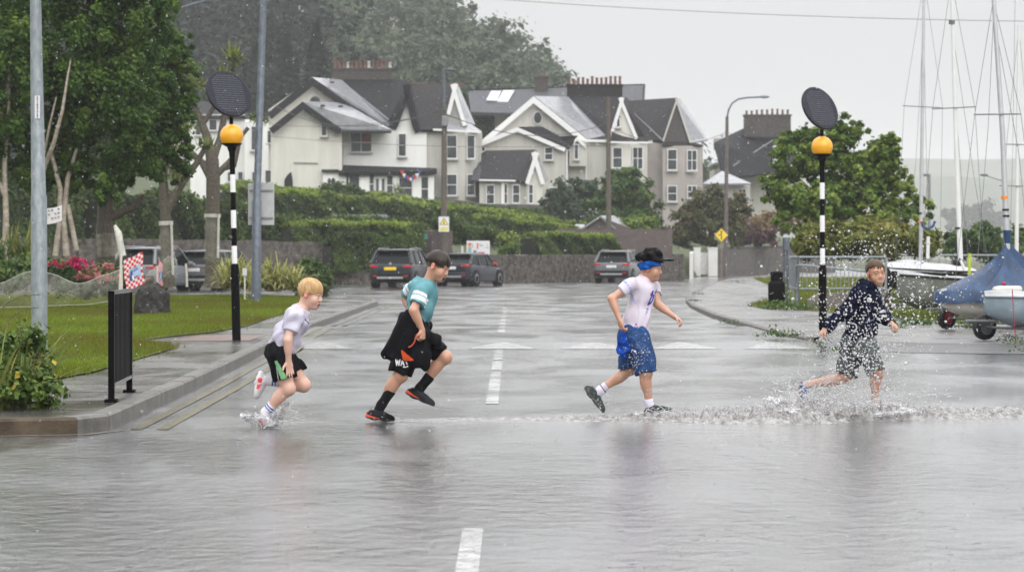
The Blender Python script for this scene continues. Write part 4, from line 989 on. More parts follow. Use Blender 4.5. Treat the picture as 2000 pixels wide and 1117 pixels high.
# near galvanised lamp post with its number plate
p = G(77, 697, .13); t = thing('lamp_post', 'thick mottled galvanised lamp post standing in the lawn', 'lamp post', tuple(p))
m_ = MB(); m_.tube([p + V(0, 0, -.1), p + V(-.006, 0, 1.9), p + V(-.01, 0, 1.92), p + V(-.05, 0, 4.5), p + V(-.08, 0, 7.5)], [.098, .096, .088, .064, .052], 16); m_.build('shaft', M_galv, t)
pc = P(73, 210, p.y - .085); m_ = MB(); m_.box(pc, (.062, .006, .27), bev=.002); pl = m_.build('number_plate', mat('number_plate_white', (0.62, 0.62, 0.66), .4, var=.05), t)
m_ = MB()
for i, ch in enumerate('519773'): put_text(m_, ch, pc + V(0, -.0042, .105 - .042 * i), .052, bold=.001)
m_.build('digits', M_signb, pl)
# dark pole carrying a sign that faces away
p = G(500, 592, .13); t = thing('sign_pole', 'tall dark grey pole with the blank back of a white sign', 'pole', tuple(p))
m_ = MB(); m_.tube([p + V(0, 0, -.1), p + V(.02, 0, 2.6), p + V(.022, 0, 2.62), p + V(.25, 0, 9.5)], [.125, .118, .098, .075], 14); m_.build('shaft', M_galvd, t)
m_ = MB(); m_.box(P(510, 399, p.y + .22), (.67, .02, 1.07), bev=.008); sb = m_.build('sign_panel', M_aluback, t)
m_ = MB()
for dz in (-.35, .35): m_.box(P(510, 399, p.y + .19) + V(0, 0, dz), (.60, .03, .04))
m_.build('clamp_rail', M_steel, sb)
m_ = MB(); m_.box(P(513, 332, p.y - .11), (.045, .01, .28)); m_.build('sticker', M_signw, t)
# black guard rail panel
a, c = V(-3.325, 21.25, .12), V(-3.40, 22.75, .12); t = thing('guard_rail', 'short black pedestrian guard rail panel at the kerb corner', 'guard rail', tuple((a + c) / 2))
dx = (c - a).normalized(); az = math.atan2(dx.y, dx.x)
for q in (a, c):
    m_ = MB(); m_.box(q + V(0, 0, .46), (.05, .05, .92), az); m_.box(q + V(0, 0, .012), (.16, .10, .024), az); m_.build('post', M_blk, t)
M_wetrail = mat('wet_grey_rail', (0.09, 0.09, 0.095), .22, var=.3)
for h in (.905, .14):
    m_ = MB(); m_.box((a + c) / 2 + V(0, 0, h), ((c - a).length - .05, .05, .03), az); m_.build('rail', M_wetrail, t)
for i in range(13):
    q = a.lerp(c, (i + 1) / 14); m_ = MB(); m_.box(q + V(0, 0, .52), (.045, .03, .735), az); m_.build('bar', M_blk, t)
# litter bin
p = G(1517, 600, .094); t = thing('litter_bin', 'black litter bin at the end of the railing', 'litter bin', tuple(p))
m_ = MB(); m_.lathe(p, [(.17, 0), (.205, .04), (.21, .55), (.195, .60), (.15, .64)], 20); m_.build('body', M_blk, t)
m_ = MB(); m_.lathe(p, [(.15, .64), (.15, .78), (.165, .80), (.15, .85), (.05, .87)], 20); m_.build('hood', M_blk, t)

# poles of the road behind
def lamp_arm(m_, top, reach, rise, head=.55):
    m_.tube([top, top + V(.15 * reach, 0, rise * .55), top + V(.45 * reach, 0, rise * .9), top + V(reach, 0, rise)], [.05, .045, .04, .035], 8)
def pole(name, label, px, base, top_px, top_py, r0, r1, m, group=None):
    q = V(*base); t = thing(name, label, 'pole', tuple(q), group=group); tp = P(top_px, top_py, q.y); m_ = MB()
    m_.tube([q, q.lerp(tp, .5), tp], [r0, (r0 + r1) / 2, r1], 10); m_.build('shaft', m, t); return t, tp
q = P(867, 500, 124); q.z = 0.05
t1, tp1 = pole('telegraph_pole', 'wooden telegraph pole carrying a lamp and a yellow warning sign', 0, q, 868, 205, .17, .13, M_wood, 'wooden telegraph poles')
m_ = MB(); m_.tube([P(868, 215, 123.85), P(866, 137, 123.85)], .07, 8); m_.tube([P(866, 138, 123.85), P(868, 135.5, 123.85), P(882, 135, 123.85)], .05, 6); m_.build('lamp_bracket', M_galvd, t1)
m_ = MB(); m_.box(P(882, 136.5, 123.8), (.42, .22, .10), bev=.03); m_.build('lamp_head', M_galvd, t1)
m_ = MB(); m_.box(P(869, 237, 123.8), (.30, .24, .5), bev=.03); m_.build('junction_box', M_steel, t1)
ps = P(867, 438, 123.75); t = thing('warning_sign', 'white sign with a yellow warning triangle on the telegraph pole', 'sign', tuple(ps - V(0, 0, .36)))
m_ = MB(); m_.box(ps, (.50, .02, .73)); m_.build('panel', M_signw, t)
def flat_poly(m_, c, pts, mi=0, off=.012): m_.add([c + V(x, -off, z) for x, z in pts], [tuple(range(len(pts)))], mi)
m_ = MB(); tc_ = ps + V(0, 0, .11); flat_poly(m_, tc_, [(-.21, -.14), (.21, -.14), (0, .22)], 0, .012); flat_poly(m_, tc_, [(-.165, -.112), (.165, -.112), (0, .165)], 1, .014)
flat_poly(m_, tc_, [(-.035, -.08), (.0, -.095), (.035, -.08), (.02, .0), (.025, .06), (0, .085), (-.025, .06), (-.015, 0)], 0, .016); m_.build('triangle', [M_signb, mat('pale_yellow', (0.75, 0.62, 0.12), .5)], t)
m_ = MB(); m_.box(ps + V(.01, -.012, -.23), (.42, .006, .19)); m_.build('caption_plate', mat('pale_yellow_caption', (0.72, 0.66, 0.25), .5), t)
m_ = MB(); put_text(m_, 'DANGER', ps + V(.01, -.017, -.20), .085); put_text(m_, 'KEEP OFF', ps + V(.01, -.017, -.275), .07); m_.build('caption', mat('olive_lettering', (0.20, 0.17, 0.05), .5), t)
q = P(1189, 500, 146); q.z = 1.2
t2, tp2 = pole('telegraph_pole', 'bare wooden telegraph pole in front of the second pair of houses', 0, q, 1188, 190, .17, .12, M_wood, 'wooden telegraph poles')
q = P(1417, 541, 160); q.z = .05
t3, tp3 = pole('street_lamp', 'tall street lamp with a long curved arm above the white gateway', 0, q, 1420, 228, .15, .10, mat('brown_steel', (0.10, 0.085, 0.08), .6, var=.3), None)
t3['category'] = 'street lamp'
m_ = MB(); m_.tube([P(x, y, 160) for x, y in ((1420, 262), (1420, 232), (1423, 215), (1430, 202), (1442, 194), (1460, 191), (1484, 190))], .055, 8); m_.build('arm', M_galvd, t3)
m_ = MB(); m_.ell(P(1493, 189.5, 160), (.34, .16, .10)); m_.build('lamp_head', M_steel, t3)
ps = P(1409, 459, 159); t = thing('road_sign', 'yellow diamond sign showing a side road to the left', 'road sign', tuple(ps - V(0, 0, .45)))
m_ = MB(); m_.prism([ps + V(x, 0, z) for x, z in ((-.41, 0), (0, -.41), (.41, 0), (0, .41))], V(0, .02, 0)); m_.build('panel', M_signy, t)
m_ = MB(); flat_poly(m_, ps, [(-.03, -.29), (.03, -.29), (.03, .17), (.075, .15), (0, .30), (-.075, .15), (-.03, .17)], 0, .006); flat_poly(m_, ps, [(-.19, -.02), (-.03, -.02), (-.03, .035), (-.19, .035)], 0, .006); m_.build('symbol', M_signb, t)
gp = V(ps.x, 159.1, .05)
m_ = MB(); m_.tube([gp, ps + V(0, .06, .3)], .045, 8); m_.build('post', mat('post_yellow_grey', (0.16, 0.14, 0.09), .6, var=.4, scale=2), t)
# lamp arm behind the left trees
q = P(322, 540, 96); q.z = 0.0; t4 = thing('street_lamp', 'dark street lamp arching out behind the left trees', 'street lamp', tuple(q))
m_ = MB(); m_.tube([q, P(322, 70, 96)], [.10, .07], 8); m_.build('shaft', M_galvd, t4)
m_ = MB(); m_.tube([P(x, y, 96) for x, y in ((322, 75), (323, 45), (330, 28), (345, 19), (370, 11), (400, 3))], .045, 8); m_.build('arm', M_galvd, t4)
m_ = MB(); m_.ell(P(412, 1, 96), (.33, .15, .07)); m_.build('lamp_head', M_steel, t4)
# cables
def cable(label, a, c, sag, r=.016, n=14):
    a, c = V(*a), V(*c); m_ = MB(); m_.tube([a.lerp(c, i / n) - V(0, 0, sag * 4 * (i / n) * (1 - i / n)) for i in range(n + 1)], r, 5)
    o = m_.build('overhead_cable', M_wire); tag(o, label, 'cable', 'overhead cables'); return o
cable('thick cable sagging from the left house eaves to the lamp telegraph pole', P(535, 205, 196), P(866, 214, 124), 1.2, .022)
cable('lower cable running from the white gable to the lamp telegraph pole', P(525, 242, 196), P(866, 222, 124), .4)
cable('faint cable across the white house wall to the lamp telegraph pole', P(525, 266, 197), P(1188, 285, 146), .35, .013)
cable('cable between the two wooden telegraph poles', P(868, 222, 124), P(1188, 240, 146), .9, .02)
cable('cable from the bare telegraph pole to the street lamp', P(1188, 246, 146), P(1420, 258, 160), .9)
cable('cable from the street lamp towards the big green tree', P(1420, 258, 160), P(1530, 290, 165), .3)
cable('thin cable crossing the open sky above everything', P(880, -8, 150), P(2080, 43, 130), .3, .014, 20)
# chequered flags on white sticks
M_chk = bpy.data.materials.new('red_white_check'); nt, out = _nt(M_chk); L = nt.links.new
b_ = N(nt, 'ShaderNodeBsdfPrincipled', Roughness=.6); uvn = N(nt, 'ShaderNodeAttribute', attribute_name='uvc'); ck = N(nt, 'ShaderNodeTexChecker', Scale=1.0)
ck.inputs['Color1'].default_value = (0.62, 0.012, 0.02, 1); ck.inputs['Color2'].default_value = (0.72, 0.68, 0.70, 1)
L(uvn.outputs['Vector'], ck.inputs['Vector']); L(ck.outputs['Color'], b_.inputs['Base Color']); tr = N(nt, 'ShaderNodeBsdfTranslucent'); L(ck.outputs['Color'], tr.inputs['Color']); mxs = N(nt, 'ShaderNodeMixShader', Fac=.3); L(b_.outputs[0], mxs.inputs[1]); L(tr.outputs[0], mxs.inputs[2]); L(mxs.outputs[0], out.inputs['Surface'])
M_fblue = mat('pale_blue_emblem', (0.30, 0.42, 0.58), .6, var=.1); M_fnavy = mat('navy_emblem', (0.03, 0.06, 0.20), .6); M_fred = mat('dark_red_emblem', (0.30, 0.02, 0.03), .6); M_fwht = mat('white_emblem', (.7, .7, .7), .6)
M_stick = mat('white_stick', (0.55, 0.53, 0.48), .6, var=.2)
def flag(label, Y, stick, quad, emblem=True):
    """stick: two pixels; quad: corners tl, tr, br, bl"""
    s0, s1 = P(*stick[0], Y), P(*stick[1], Y); t = thing('chequered_flag', label, 'flag', tuple(s0), group='red and white chequered flags')
    m_ = MB(); m_.tube([s0, s1], .022, 6); m_.build('stick', M_stick, t)
    nu, nv = 16, 20; cs = [P(*q, Y - .03) for q in quad]; vs = []; fs = []; uv = []
    def pt(u, v, off=0.0):
        q = (cs[0].lerp(cs[1], u)).lerp(cs[3].lerp(cs[2], u), v); return q + V(.012 * math.sin(v * 9), -.05 * math.sin(u * 5 + v * 3) * u - off, .012 * math.sin(u * 8 + 2 * v))
    for j in range(nv + 1):
        for i in range(nu + 1): vs.append(pt(i / nu, j / nv)); uv.append((i / nu * 8 + .01, j / nv * 11 + .01, 0.5))
    for j in range(nv):
        for i in range(nu): k = j * (nu + 1) + i; fs.append((k, k + 1, k + nu + 2, k + nu + 1))
    o = mesh_obj('cloth', vs, fs, M_chk, t); at = o.data.attributes.new('uvc', 'FLOAT_VECTOR', 'POINT'); at.data.foreach_set('vector', np.array(uv, np.float32).ravel())
    if emblem:
        m_ = MB()
        def patch(u0, v0, u1, v1, mi, off=.008):
            n = 4
            for a in range(n):
                for b2 in range(n):
                    U = [u0 + (u1 - u0) * (a + i) / n for i in (0, 1)]; W = [v0 + (v1 - v0) * (b2 + i) / n for i in (0, 1)]
                    m_.quad(pt(U[0], W[0], off), pt(U[1], W[0], off), pt(U[1], W[1], off), pt(U[0], W[1], off), mi, True)
        patch(.30, .34, .88, .72, 0); patch(.26, .55, .40, .74, 1, .012); patch(.34, .42, .46, .60, 1, .012); patch(.50, .44, .74, .48, 1, .012); patch(.48, .66, .72, .70, 2, .012); patch(.40, .58, .47, .74, 3, .013); patch(.55, .36, .66, .39, 2, .012)
        m_.build('emblem', [M_fblue, M_fnavy, M_fred, M_fwht], o)
    return t
flag('red and white chequered flag with a pale blue emblem, seen flat on', 52.5, ((233, 575), (239, 470)), ((241, 510), (277, 492), (282, 555), (246, 567)))
flag('red and white chequered flag seen edge on behind the boulder', 53.5, ((307, 572), (308, 520)), ((309, 502), (316, 515), (318, 560), (309, 567)))
# dark boulder
def rock(name, label, c, r, seed, m):
    rng = np.random.default_rng(seed); S = SDF(np.array(c) - np.array(r) * 1.6, np.array(c) + np.array(r) * 1.6, .028); S.ell(c, r, None, .1)
    for i in range(26):
        n = nrm(rng.normal(size=3)); n[2] = abs(n[2]) * .7; n = nrm(n); d = .74 + .22 * rng.random(); S.plane(np.array(c) + n * np.array(r) * d, n / np.array(r))
    S.folds(.022, 14, seed); v, f = S.mesh(); o = mesh_obj(name, smooth_mesh(v, f, 1), f, m); return tag(o, label, 'boulder')
pr = G(293, 616, .13)
rock('boulder', 'dark lichen-flecked boulder on the lawn behind the guard rail', (pr.x, pr.y + .35, .36), (.40, .40, .46), 3, mat('wet_lichen_rock', (0.008, 0.0075, 0.0075), .7, spec=.08, scale=9, col2=(0.065, 0.062, 0.058), bump=.8, bscale=12, detail=9))
# see-through netting slung between sticks, netting sleeves round the trunks
M_net = bpy.data.materials.new('pale_netting'); nt, out = _nt(M_net); L = nt.links.new
b_ = N(nt, 'ShaderNodeBsdfPrincipled', Roughness=.8); b_.inputs['Base Color'].default_value = (.66, .66, .56, 1)
tc = N(nt, 'ShaderNodeTexCoord'); n1 = N(nt, 'ShaderNodeTexNoise', Scale=7.0, Detail=6.0, Roughness=.7); L(tc.outputs['Object'], n1.inputs['Vector']); mr = N(nt, 'ShaderNodeMapRange'); mr.inputs[1].default_value = .3; mr.inputs[2].default_value = .75; mr.inputs[3].default_value = .04; mr.inputs[4].default_value = .24
tb = N(nt, 'ShaderNodeBsdfTransparent'); mxs = N(nt, 'ShaderNodeMixShader'); L(n1.outputs['Fac'], mr.inputs[0]); L(mr.outputs[0], mxs.inputs[0]); L(tb.outputs[0], mxs.inputs[1]); L(b_.outputs[0], mxs.inputs[2]); L(mxs.outputs[0], out.inputs['Surface'])
M_netd = mat('bunched_netting', (0.50, 0.49, 0.45), .8, var=.25, scale=20)
def net(label, Y, top, bot):
    n = 26; vs = []; fs = []; m = 8
    def along(pl, t): 
        x = pl[0][0] + (pl[-1][0] - pl[0][0]) * t
        for (x0, y0), (x1, y1) in zip(pl, pl[1:]):
            if x0 <= x <= x1: s = (x - x0) / (x1 - x0); s = s * s * (3 - 2 * s); return x, y0 + (y1 - y0) * s
        return pl[-1]
    for i in range(n + 1):
        a, b2 = along(top, i / n), along(bot, i / n); pa, pb = P(*a, Y), P(*b2, Y)
        for j in range(m + 1): vs.append(pa.lerp(pb, j / m) + V(0, -.12 * math.sin(PI * j / m) + .03 * math.sin(i * 1.3 + j), 0))
    for i in range(n):
        for j in range(m): k = i * (m + 1) + j; fs.append((k, k + 1, k + m + 2, k + m + 1))
    o = mesh_obj('garden_netting', vs, fs, M_net); tag(o, label, 'netting')
    m_ = MB(); m_.tube([Vector(vs[i * (m + 1)]) for i in range(n + 1)], .006, 5); m_.tube([Vector(vs[i * (m + 1) + m]) for i in range(n + 1)], .005, 5); m_.build('hem', M_netd, o)
    return o
net('pale see-through netting slung low in front of the rose bed', 54, [(-60, 560), (-10, 555), (62, 530), (90, 533), (155, 554), (215, 535), (237, 525)], [(-60, 596), (0, 600), (62, 599), (95, 597), (160, 595), (237, 586)])
def stick(label, p0, p1, Y, r=.03, wrap=False):
    t = MB(); a, c = P(*p0, Y), P(*p1, Y); t.tube([a, a.lerp(c, .5) + V(.01, 0, 0), c], [r, r * .9, r * .8], 7); o = t.build('netting_post', M_stick); tag(o, label, 'post', 'posts holding the netting'); return o
stick('bleached post at the end of the netting beside the flat chequered flag', (238, 585), (234, 470), 54.2, .03)
t = MB(); a = P(233, 470, 54.1); t.tube([P(240, 500, 54.1), P(235, 478, 54.1), P(231, 455, 54.1), P(224, 440, 54.1)], [.075, .07, .075, .03], 8); o = t.build('bunched_net', M_netd); tag(o, 'bunched end of white netting tied on the bleached post', 'netting')

# ------------------------------------------------------------------ stone walls, gate pillars, notice board
M_stone = mat('rubble_stone', (0.030, 0.026, 0.023), .8, scale=4.5, col2=(0.15, 0.135, 0.122), bump=1.0, bscale=5, detail=8, spec=.1)
M_stone2 = mat('dark_stone', (0.05, 0.05, 0.055), .75, scale=2.5, col2=(0.12, 0.115, 0.115), bump=.8, bscale=5, detail=7)
M_block = mat('grey_block_wall', (0.085, 0.078, 0.074), .75, scale=2.2, col2=(0.14, 0.13, 0.12), spec=.15, bump=.3)
M_brownfence = mat('dark_brown_brick', (0.075, 0.058, 0.056), .8, scale=3, col2=(0.115, 0.09, 0.085), bump=.5, bscale=9)
M_rend = mat('white_render', (0.60, 0.60, 0.58), .6, var=.07, scale=1.5)
def wall(name, label, line, z0, hts, th, m, cat='wall', cope=None):
    """line of (X, Y); hts: top height at each point"""
    o_ = MB(); inn = offs(line, th); n = len(line); sub = 10
    pts = []
    rnd = random.Random(len(line) * 7 + int(line[0][0]))
    for i in range(n - 1):
        for j in range(sub): t = j / sub; pts.append((line[i][0] + (line[i + 1][0] - line[i][0]) * t, line[i][1] + (line[i + 1][1] - line[i][1]) * t, inn[i][0] + (inn[i + 1][0] - inn[i][0]) * t, inn[i][1] + (inn[i + 1][1] - inn[i][1]) * t, hts[i] + (hts[i + 1] - hts[i]) * t + (rnd.uniform(-.03, .03) if not cope else 0)))
    pts.append((*line[-1], *inn[-1], hts[-1])); vs = []
    for a, b2, c, d, h in pts: vs += [(a, b2, z0), (a, b2, h), (c, d, h), (c, d, z0)]
    fs = []
    for i in range(len(pts) - 1):
        k = i * 4
        for q in range(4): fs.append((k + q, k + 4 + q, k + 4 + (q + 1) % 4, k + (q + 1) % 4))
    fs += [(0, 1, 2, 3), (len(vs) - 1, len(vs) - 2, len(vs) - 3, len(vs) - 4)]
    o_.add(vs, fs, 0); o = o_.build(name, m); tag(o, label, cat, None)
    if cope:
        c_ = MB(); l2 = offs(line, -.05); l3 = offs(line, th + .05)
        for i in range(n - 1): c_.prism([(*l2[i], hts[i] + .003), (*l2[i + 1], hts[i + 1] + .003), (*l3[i + 1], hts[i + 1] + .003), (*l3[i], hts[i] + .003)], V(0, 0, .09))
        c_.build('coping', cope, o)
    return o
wall('stone_wall', 'tall rubble stone wall behind the variegated plants', [(-46, 100), (-20, 112), (-12.5, 117.5), (-8.3, 119.6)], -.05, [2.1, 2.1, 2.05, 1.95], .5, M_stone)
wall('stone_wall', 'long low rubble stone wall behind the parked cars', [(-8.25, 119.65), (-4, 122.5), (0, 127), (4.5, 132.5), (9.3, 138.6)], -.05, [1.5, 1.42, 1.36, 1.40, 1.44], .5, M_stone)
wall('block_wall', 'grey block wall with a coping right of the white gateway', [(13.4, 163), (14.6, 172), (17.3, 182), (24, 190)], -.05, [1.75, 1.85, 1.95, 2.0], .3, M_block, cope=M_stone2)
wall('garden_wall', 'dark brown brick wall below the trees', [(2.6, 143), (6, 144.5), (9.15, 146)], -.05, [2.85, 2.85, 2.85], .25, M_brownfence)
wall('stone_wall', 'brown stone gate pier beside the lamp telegraph pole', [(-3.9, 124.2), (-2.9, 125.0)], -.05, [2.55, 2.55], .8, M_brownfence)
o = MB(); o.box(P(824, 462, 123.6), (.52, .03, .26)); o = o.build('name_plate', mat('green_plate', (0.03, 0.22, 0.15), .5)); tag(o, 'small green plate on the brown stone gate pier', 'plate')
t = thing('gateway', 'white rendered gateway with two square pillars', 'gateway', tuple(P(1380, 541, 163)))
for px0, px1 in ((1355, 1368), (1383, 1401)):
    m_ = MB(); a, c = P(px0, 541, 163), P(px1, 541, 163); m_.box(V((a.x + c.x) / 2, 163, .92), (c.x - a.x, .5, 1.75)); pi_ = m_.build('pillar', M_rend, t)
    k = MB(); k.box(V((a.x + c.x) / 2, 163, 1.84), (c.x - a.x + .06, .56, .08)); k.build('cap', M_rend, pi_)
m_ = MB(); a, c = P(1368, 541, 163), P(1383, 541, 163); m_.box(V((a.x + c.x) / 2, 163.1, .85), (c.x - a.x, .12, 1.4)); m_.build('gate', mat('pale_gate', (.5, .5, .49), .5), t)
o = wall('garden_wall', 'low white wall beside the white gateway', [(10.6, 150), (11.55, 162.8)], -.05, [1.5, 1.6], .2, M_rend)
# notice board
pb = P(934, 484.5, 126.5); t = thing('notice_board', 'white notice board with coloured posters behind the parked cars', 'notice board', tuple(pb - V(0, 0, .45)))
m_ = MB(); m_.box(pb, (1.14, .05, .72)); m_.build('panel', M_signw, t)
m_ = MB()
for x, z, w_, h_, mi in ((-.42, .19, .17, .13, 0), (-.42, .07, .17, .10, 1), (-.42, -.14, .17, .30, 2), (-.16, -.22, .16, .20, 3), (-.03, .1, .08, .28, 0), (.15, -.26, .34, .12, 4), (.13, .17, .22, .02, 3), (.15, .10, .2, .02, 3), (.44, .02, .16, .03, 5), (.45, .17, .05, .09, 1), (-.28, .12, .05, .2, 2)):
    m_.box(pb + V(x, -.028, z), (w_, .008, h_), mi=mi)
m_.build('posters', [mat('poster_pink', (.62, .13, .17), .5), mat('poster_yellow', (.68, .44, .08), .5), mat('poster_blue', (.22, .36, .45), .5), mat('poster_dark', (.12, .14, .16), .5), mat('poster_crimson', (.45, .10, .18), .5), mat('poster_navy', (.12, .16, .34), .5)], t)
for x in (-.5, .5):
    m_ = MB(); m_.box(V(pb.x + x, 126.6, .95), (.06, .06, 1.9)); m_.build('post', M_wood, t)
o = MB(); o.box(V(P(903, 500, 126).x, 126, .9), (.10, .10, 1.85)); o.build('x', M_rend) if False else None
o = o.build('marker_post', M_rend); tag(o, 'thin white post left of the notice board', 'post')

# ------------------------------------------------------------------ cars
def car_mesh(Ln, W, H, belt, suv):
    """ring sections along the car (x forward from the tail). returns body pieces"""
    g = .22 if suv else .17
    st = [  # x, half width, deck z (top of body), bottom z
        (0.00, .80, .96, .42), (.04, .90, 1.0, .33), (.16, .965, belt, .27), (.5, .99, belt, g), (1.3, 1.0, belt - .01, g), (2.2, 1.0, belt - .035, g), (Ln - 1.35, .99, belt - .06, g), (Ln - .75, .96, belt - .13, g), (Ln - .25, .88, belt - .25, .27), (Ln - .05, .75, belt - .36, .32), (Ln, .62, belt - .45, .40)]
    return st
def car(label, px, Y, yaw, col, Ln=4.35, W=1.82, H=1.60, suv=True, plate=('yellow', ''), bar=False, zoff=0.0, rail=True, accent=None):
    p = P(px, 500, Y); p.z = zoff; t = thing('parked_car', label, 'car', tuple(p), -yaw, 'cars parked along the road'); hw = W / 2
    paint = mat('car_paint', tuple(c * .62 for c in col), .30, metal=.1, var=.08, coat=.25, spec=.25); glass = mat('car_glass', (.006, .008, .009), .12, var=.2, spec=.16); trim = mat('black_trim', (.008, .008, .009), .6, spec=.2); chrome = mat('wheel_alloy', (.32, .33, .34), .35, metal=.6)
    red = mat('tail_light', (.34, .012, .018), .2, coat=.5, emit=((1, .03, .04), .05)); belt = 1.0 if suv else .93; B_ = lambda bb, nm, mt, par=None: bb.build(nm, mt, par or t, True)
    # local axes: y forward from the tail, x to the right
    def ring(y, w_, zt, zb, rnd=.10):
        w_ *= hw; return [(-w_ + rnd * .5, y, zb), (-w_, y, zb + rnd), (-w_ * 1.0, y, (zb + zt) * .5), (-w_ * .985, y, zt - rnd * .8), (-w_ * .93, y, zt), (w_ * .93, y, zt), (w_ * .985, y, zt - rnd * .8), (w_, y, (zb + zt) * .5), (w_, y, zb + rnd), (w_ - rnd * .5, y, zb)]
    bb = MB(); R_ = [ring(*s_) for s_ in car_mesh(Ln, W, H, belt, suv)]; n = 10; vs = [v for r in R_ for v in r]
    fs = [(i * n + k, i * n + (k + 1) % n, (i + 1) * n + (k + 1) % n, (i + 1) * n + k) for i in range(len(R_) - 1) for k in range(n)]; fs += [tuple(range(n - 1, -1, -1)), tuple((len(R_) - 1) * n + k for k in range(n))]
    bb.add(vs, fs, 0, True); body = B_(bb, 'body', paint)
    # cabin: glass house then roof skin and pillars over it
    tl = .10 if suv else .22; x0, x1, x2, x3 = tl, tl + (.42 if suv else .62), Ln * .58, Ln * .74; rw = hw * .74; bw = hw * .93; zr = H - .06
    cb = MB(); A = [(-bw, x0, belt - .02), (bw, x0, belt - .02), (bw, x3, belt - .06), (-bw, x3, belt - .06)]; C_ = [(-rw, x1, zr), (rw, x1, zr), (rw, x2, zr), (-rw, x2, zr)]
    cb.add(A + C_, [(0, 1, 5, 4), (1, 2, 6, 5), (2, 3, 7, 6), (3, 0, 4, 7), (4, 5, 6, 7)], 0); B_(cb, 'windows', glass)
    rf = MB(); k = []
    for y, w_, z in ((x1 - .10, .97, zr - .02), (x1 + .05, 1.0, zr + .03), ((x1 + x2) / 2, 1.0, H), (x2 - .1, .98, zr + .02), (x2 + .06, .95, zr - .02)): k.append([(-rw * w_ - .03, y, z - .07), (-rw * w_ * .9, y, z), (0, y, z + .02), (rw * w_ * .9, y, z), (rw * w_ + .03, y, z - .07)])
    vs = [v for r in k for v in r]; fs = [(i * 5 + q, i * 5 + q + 1, i * 5 + q + 6, i * 5 + q + 5) for i in range(4) for q in range(4)]; m_ = len(vs); vs += [(x, y, z - .045) for x, y, z in vs]; fs2 = [tuple(m_ + i for i in f[::-1]) for f in fs]; rf.add(vs, fs + fs2, 0, True); roof = B_(rf, 'roof', paint)
    def strip_(a, b2, w_, th=.03):
        pil = MB(); pil.tube([V(*a), V(*b2)], [w_, w_ * .8], 6); B_(pil, 'pillar', paint)
    for sgn in (-1, 1):
        def on(y, s): # point on side glass
            zb = belt - .03; return (sgn * (bw + (rw - bw) * s + .004), y, zb + (zr - zb) * s)
        strip_((sgn * bw * .99, x0 + .02, belt), (sgn * rw, x1, zr), .075); strip_((sgn * bw, x3, belt - .06), (sgn * rw, x2, zr), .05)
        ya = x0 + (.95 if suv else 1.0); strip_(on(ya + .05, 0), on(ya + .10, 1), .045); strip_(on(ya + 1.0, 0), on(ya + .95, 1), .035)
    sp = MB(); sp.box((0, x1 - .14, zr + .0), (rw * 1.9, .22, .05), bev=.02); B_(sp, 'spoiler', paint, roof)
    if rail:
        for sgn in (-1, 1): r_ = MB(); r_.tube([(sgn * rw * .98, x1 + .1, zr + .03), (sgn * rw * .98, x1 + .25, zr + .09), (sgn * rw * .98, x2 - .2, zr + .09), (sgn * rw * .98, x2, zr + .02)], .02, 6); B_(r_, 'roof_rail', chrome, roof)
    w_ = MB(); w_.tube([(-.1, x0 + .10, belt + .05), (.30, x0 + .09, belt + .09)], .012, 5); B_(w_, 'wiper', trim)
    bp = MB(); bp.box((0, .04, .47), (W * .93, .16, .32), bev=.06); bu = B_(bp, 'bumper', trim if suv else paint)
    sk = MB(); sk.box((0, -.045, .42), (W * .60, .03, .09), bev=.01); B_(sk, 'skid_plate', chrome, bu)
    if bar:
        l_ = MB(); l_.box((0, .025, .88), (W * .88, .05, .06), bev=.01); B_(l_, 'light_bar', red)
    for sgn in (-1, 1):
        l_ = MB(); l_.box((sgn * hw * .74, .045, .90), (.34, .10, .13), bev=.03); l_.box((sgn * hw * .90, .14, .91), (.10, .22, .12), bev=.02); B_(l_, 'tail_light', red)
        l_ = MB(); l_.box((sgn * hw * .72, -.035, .50), (.20, .02, .05)); B_(l_, 'reflector', red, bu)
        mi_ = MB(); mi_.box((sgn * (hw + .12), x3 - .55, belt + .05), (.22, .12, .15), bev=.04); B_(mi_, 'mirror', accent or paint)
    pm = mat('plate_' + plate[0], (.72, .50, .02) if plate[0] == 'yellow' else (.6, .6, .6), .4); l_ = MB(); l_.box((0, .0, .80), (.52, .05, .13), bev=.01); pb_ = B_(l_, 'number_plate', pm)
    l_ = MB(); l_.ell((0, .01, 1.0), (.06, .02, .06)); B_(l_, 'badge', chrome)
    for wy in (.78, Ln - .82):
        for sgn in (-1, 1):
            ar = MB(); MR = Matrix.Rotation(PI / 2, 3, 'Y'); ar.lathe((sgn * (hw - .105), wy, .34), [(.39, -.115), (.40, -.05), (.40, .05), (.39, .112)], 22, 0, MR); B_(ar, 'wheel_arch', trim)
            wh = MB(); wh.lathe((sgn * (hw - .10), wy, .335), [(.24, -.12), (.33, -.10), (.335, 0), (.33, .10), (.24, .125)], 22, 0, MR); wl = B_(wh, 'wheel', mat('tyre', (.012, .012, .012), .8) if False else trim)
            ri = MB(); ri.lathe((sgn * (hw - .10 + .03), wy, .335), [(.225, -.10), (.23, .0), (.20, .098), (.05, .085)], 10, 0, MR); B_(ri, 'rim', chrome, wl)
    return t
car('dark grey suv with a yellow number plate parked by the low stone wall', 762, 106.5, .21, (.035, .040, .052), W=1.86, H=1.62)
car('dark blue-grey hatchback half hidden behind the dark haired boy', 880, 112.5, .42, (.03, .036, .05), Ln=4.1, W=1.78, H=1.46, suv=False, plate=('white', ''), rail=False, accent=mat('mirror_red', (.35, .05, .03), .4))
car('silver grey suv parked beyond the boy in the cap', 1194, 127.5, .27, (.20, .21, .22), W=1.86, H=1.60, plate=('white', ''))
car('light grey car parked behind the chequered flags', 258, 95, .30, (.27, .285, .30), Ln=4.6, W=1.88, H=1.66, plate=('white', ''))
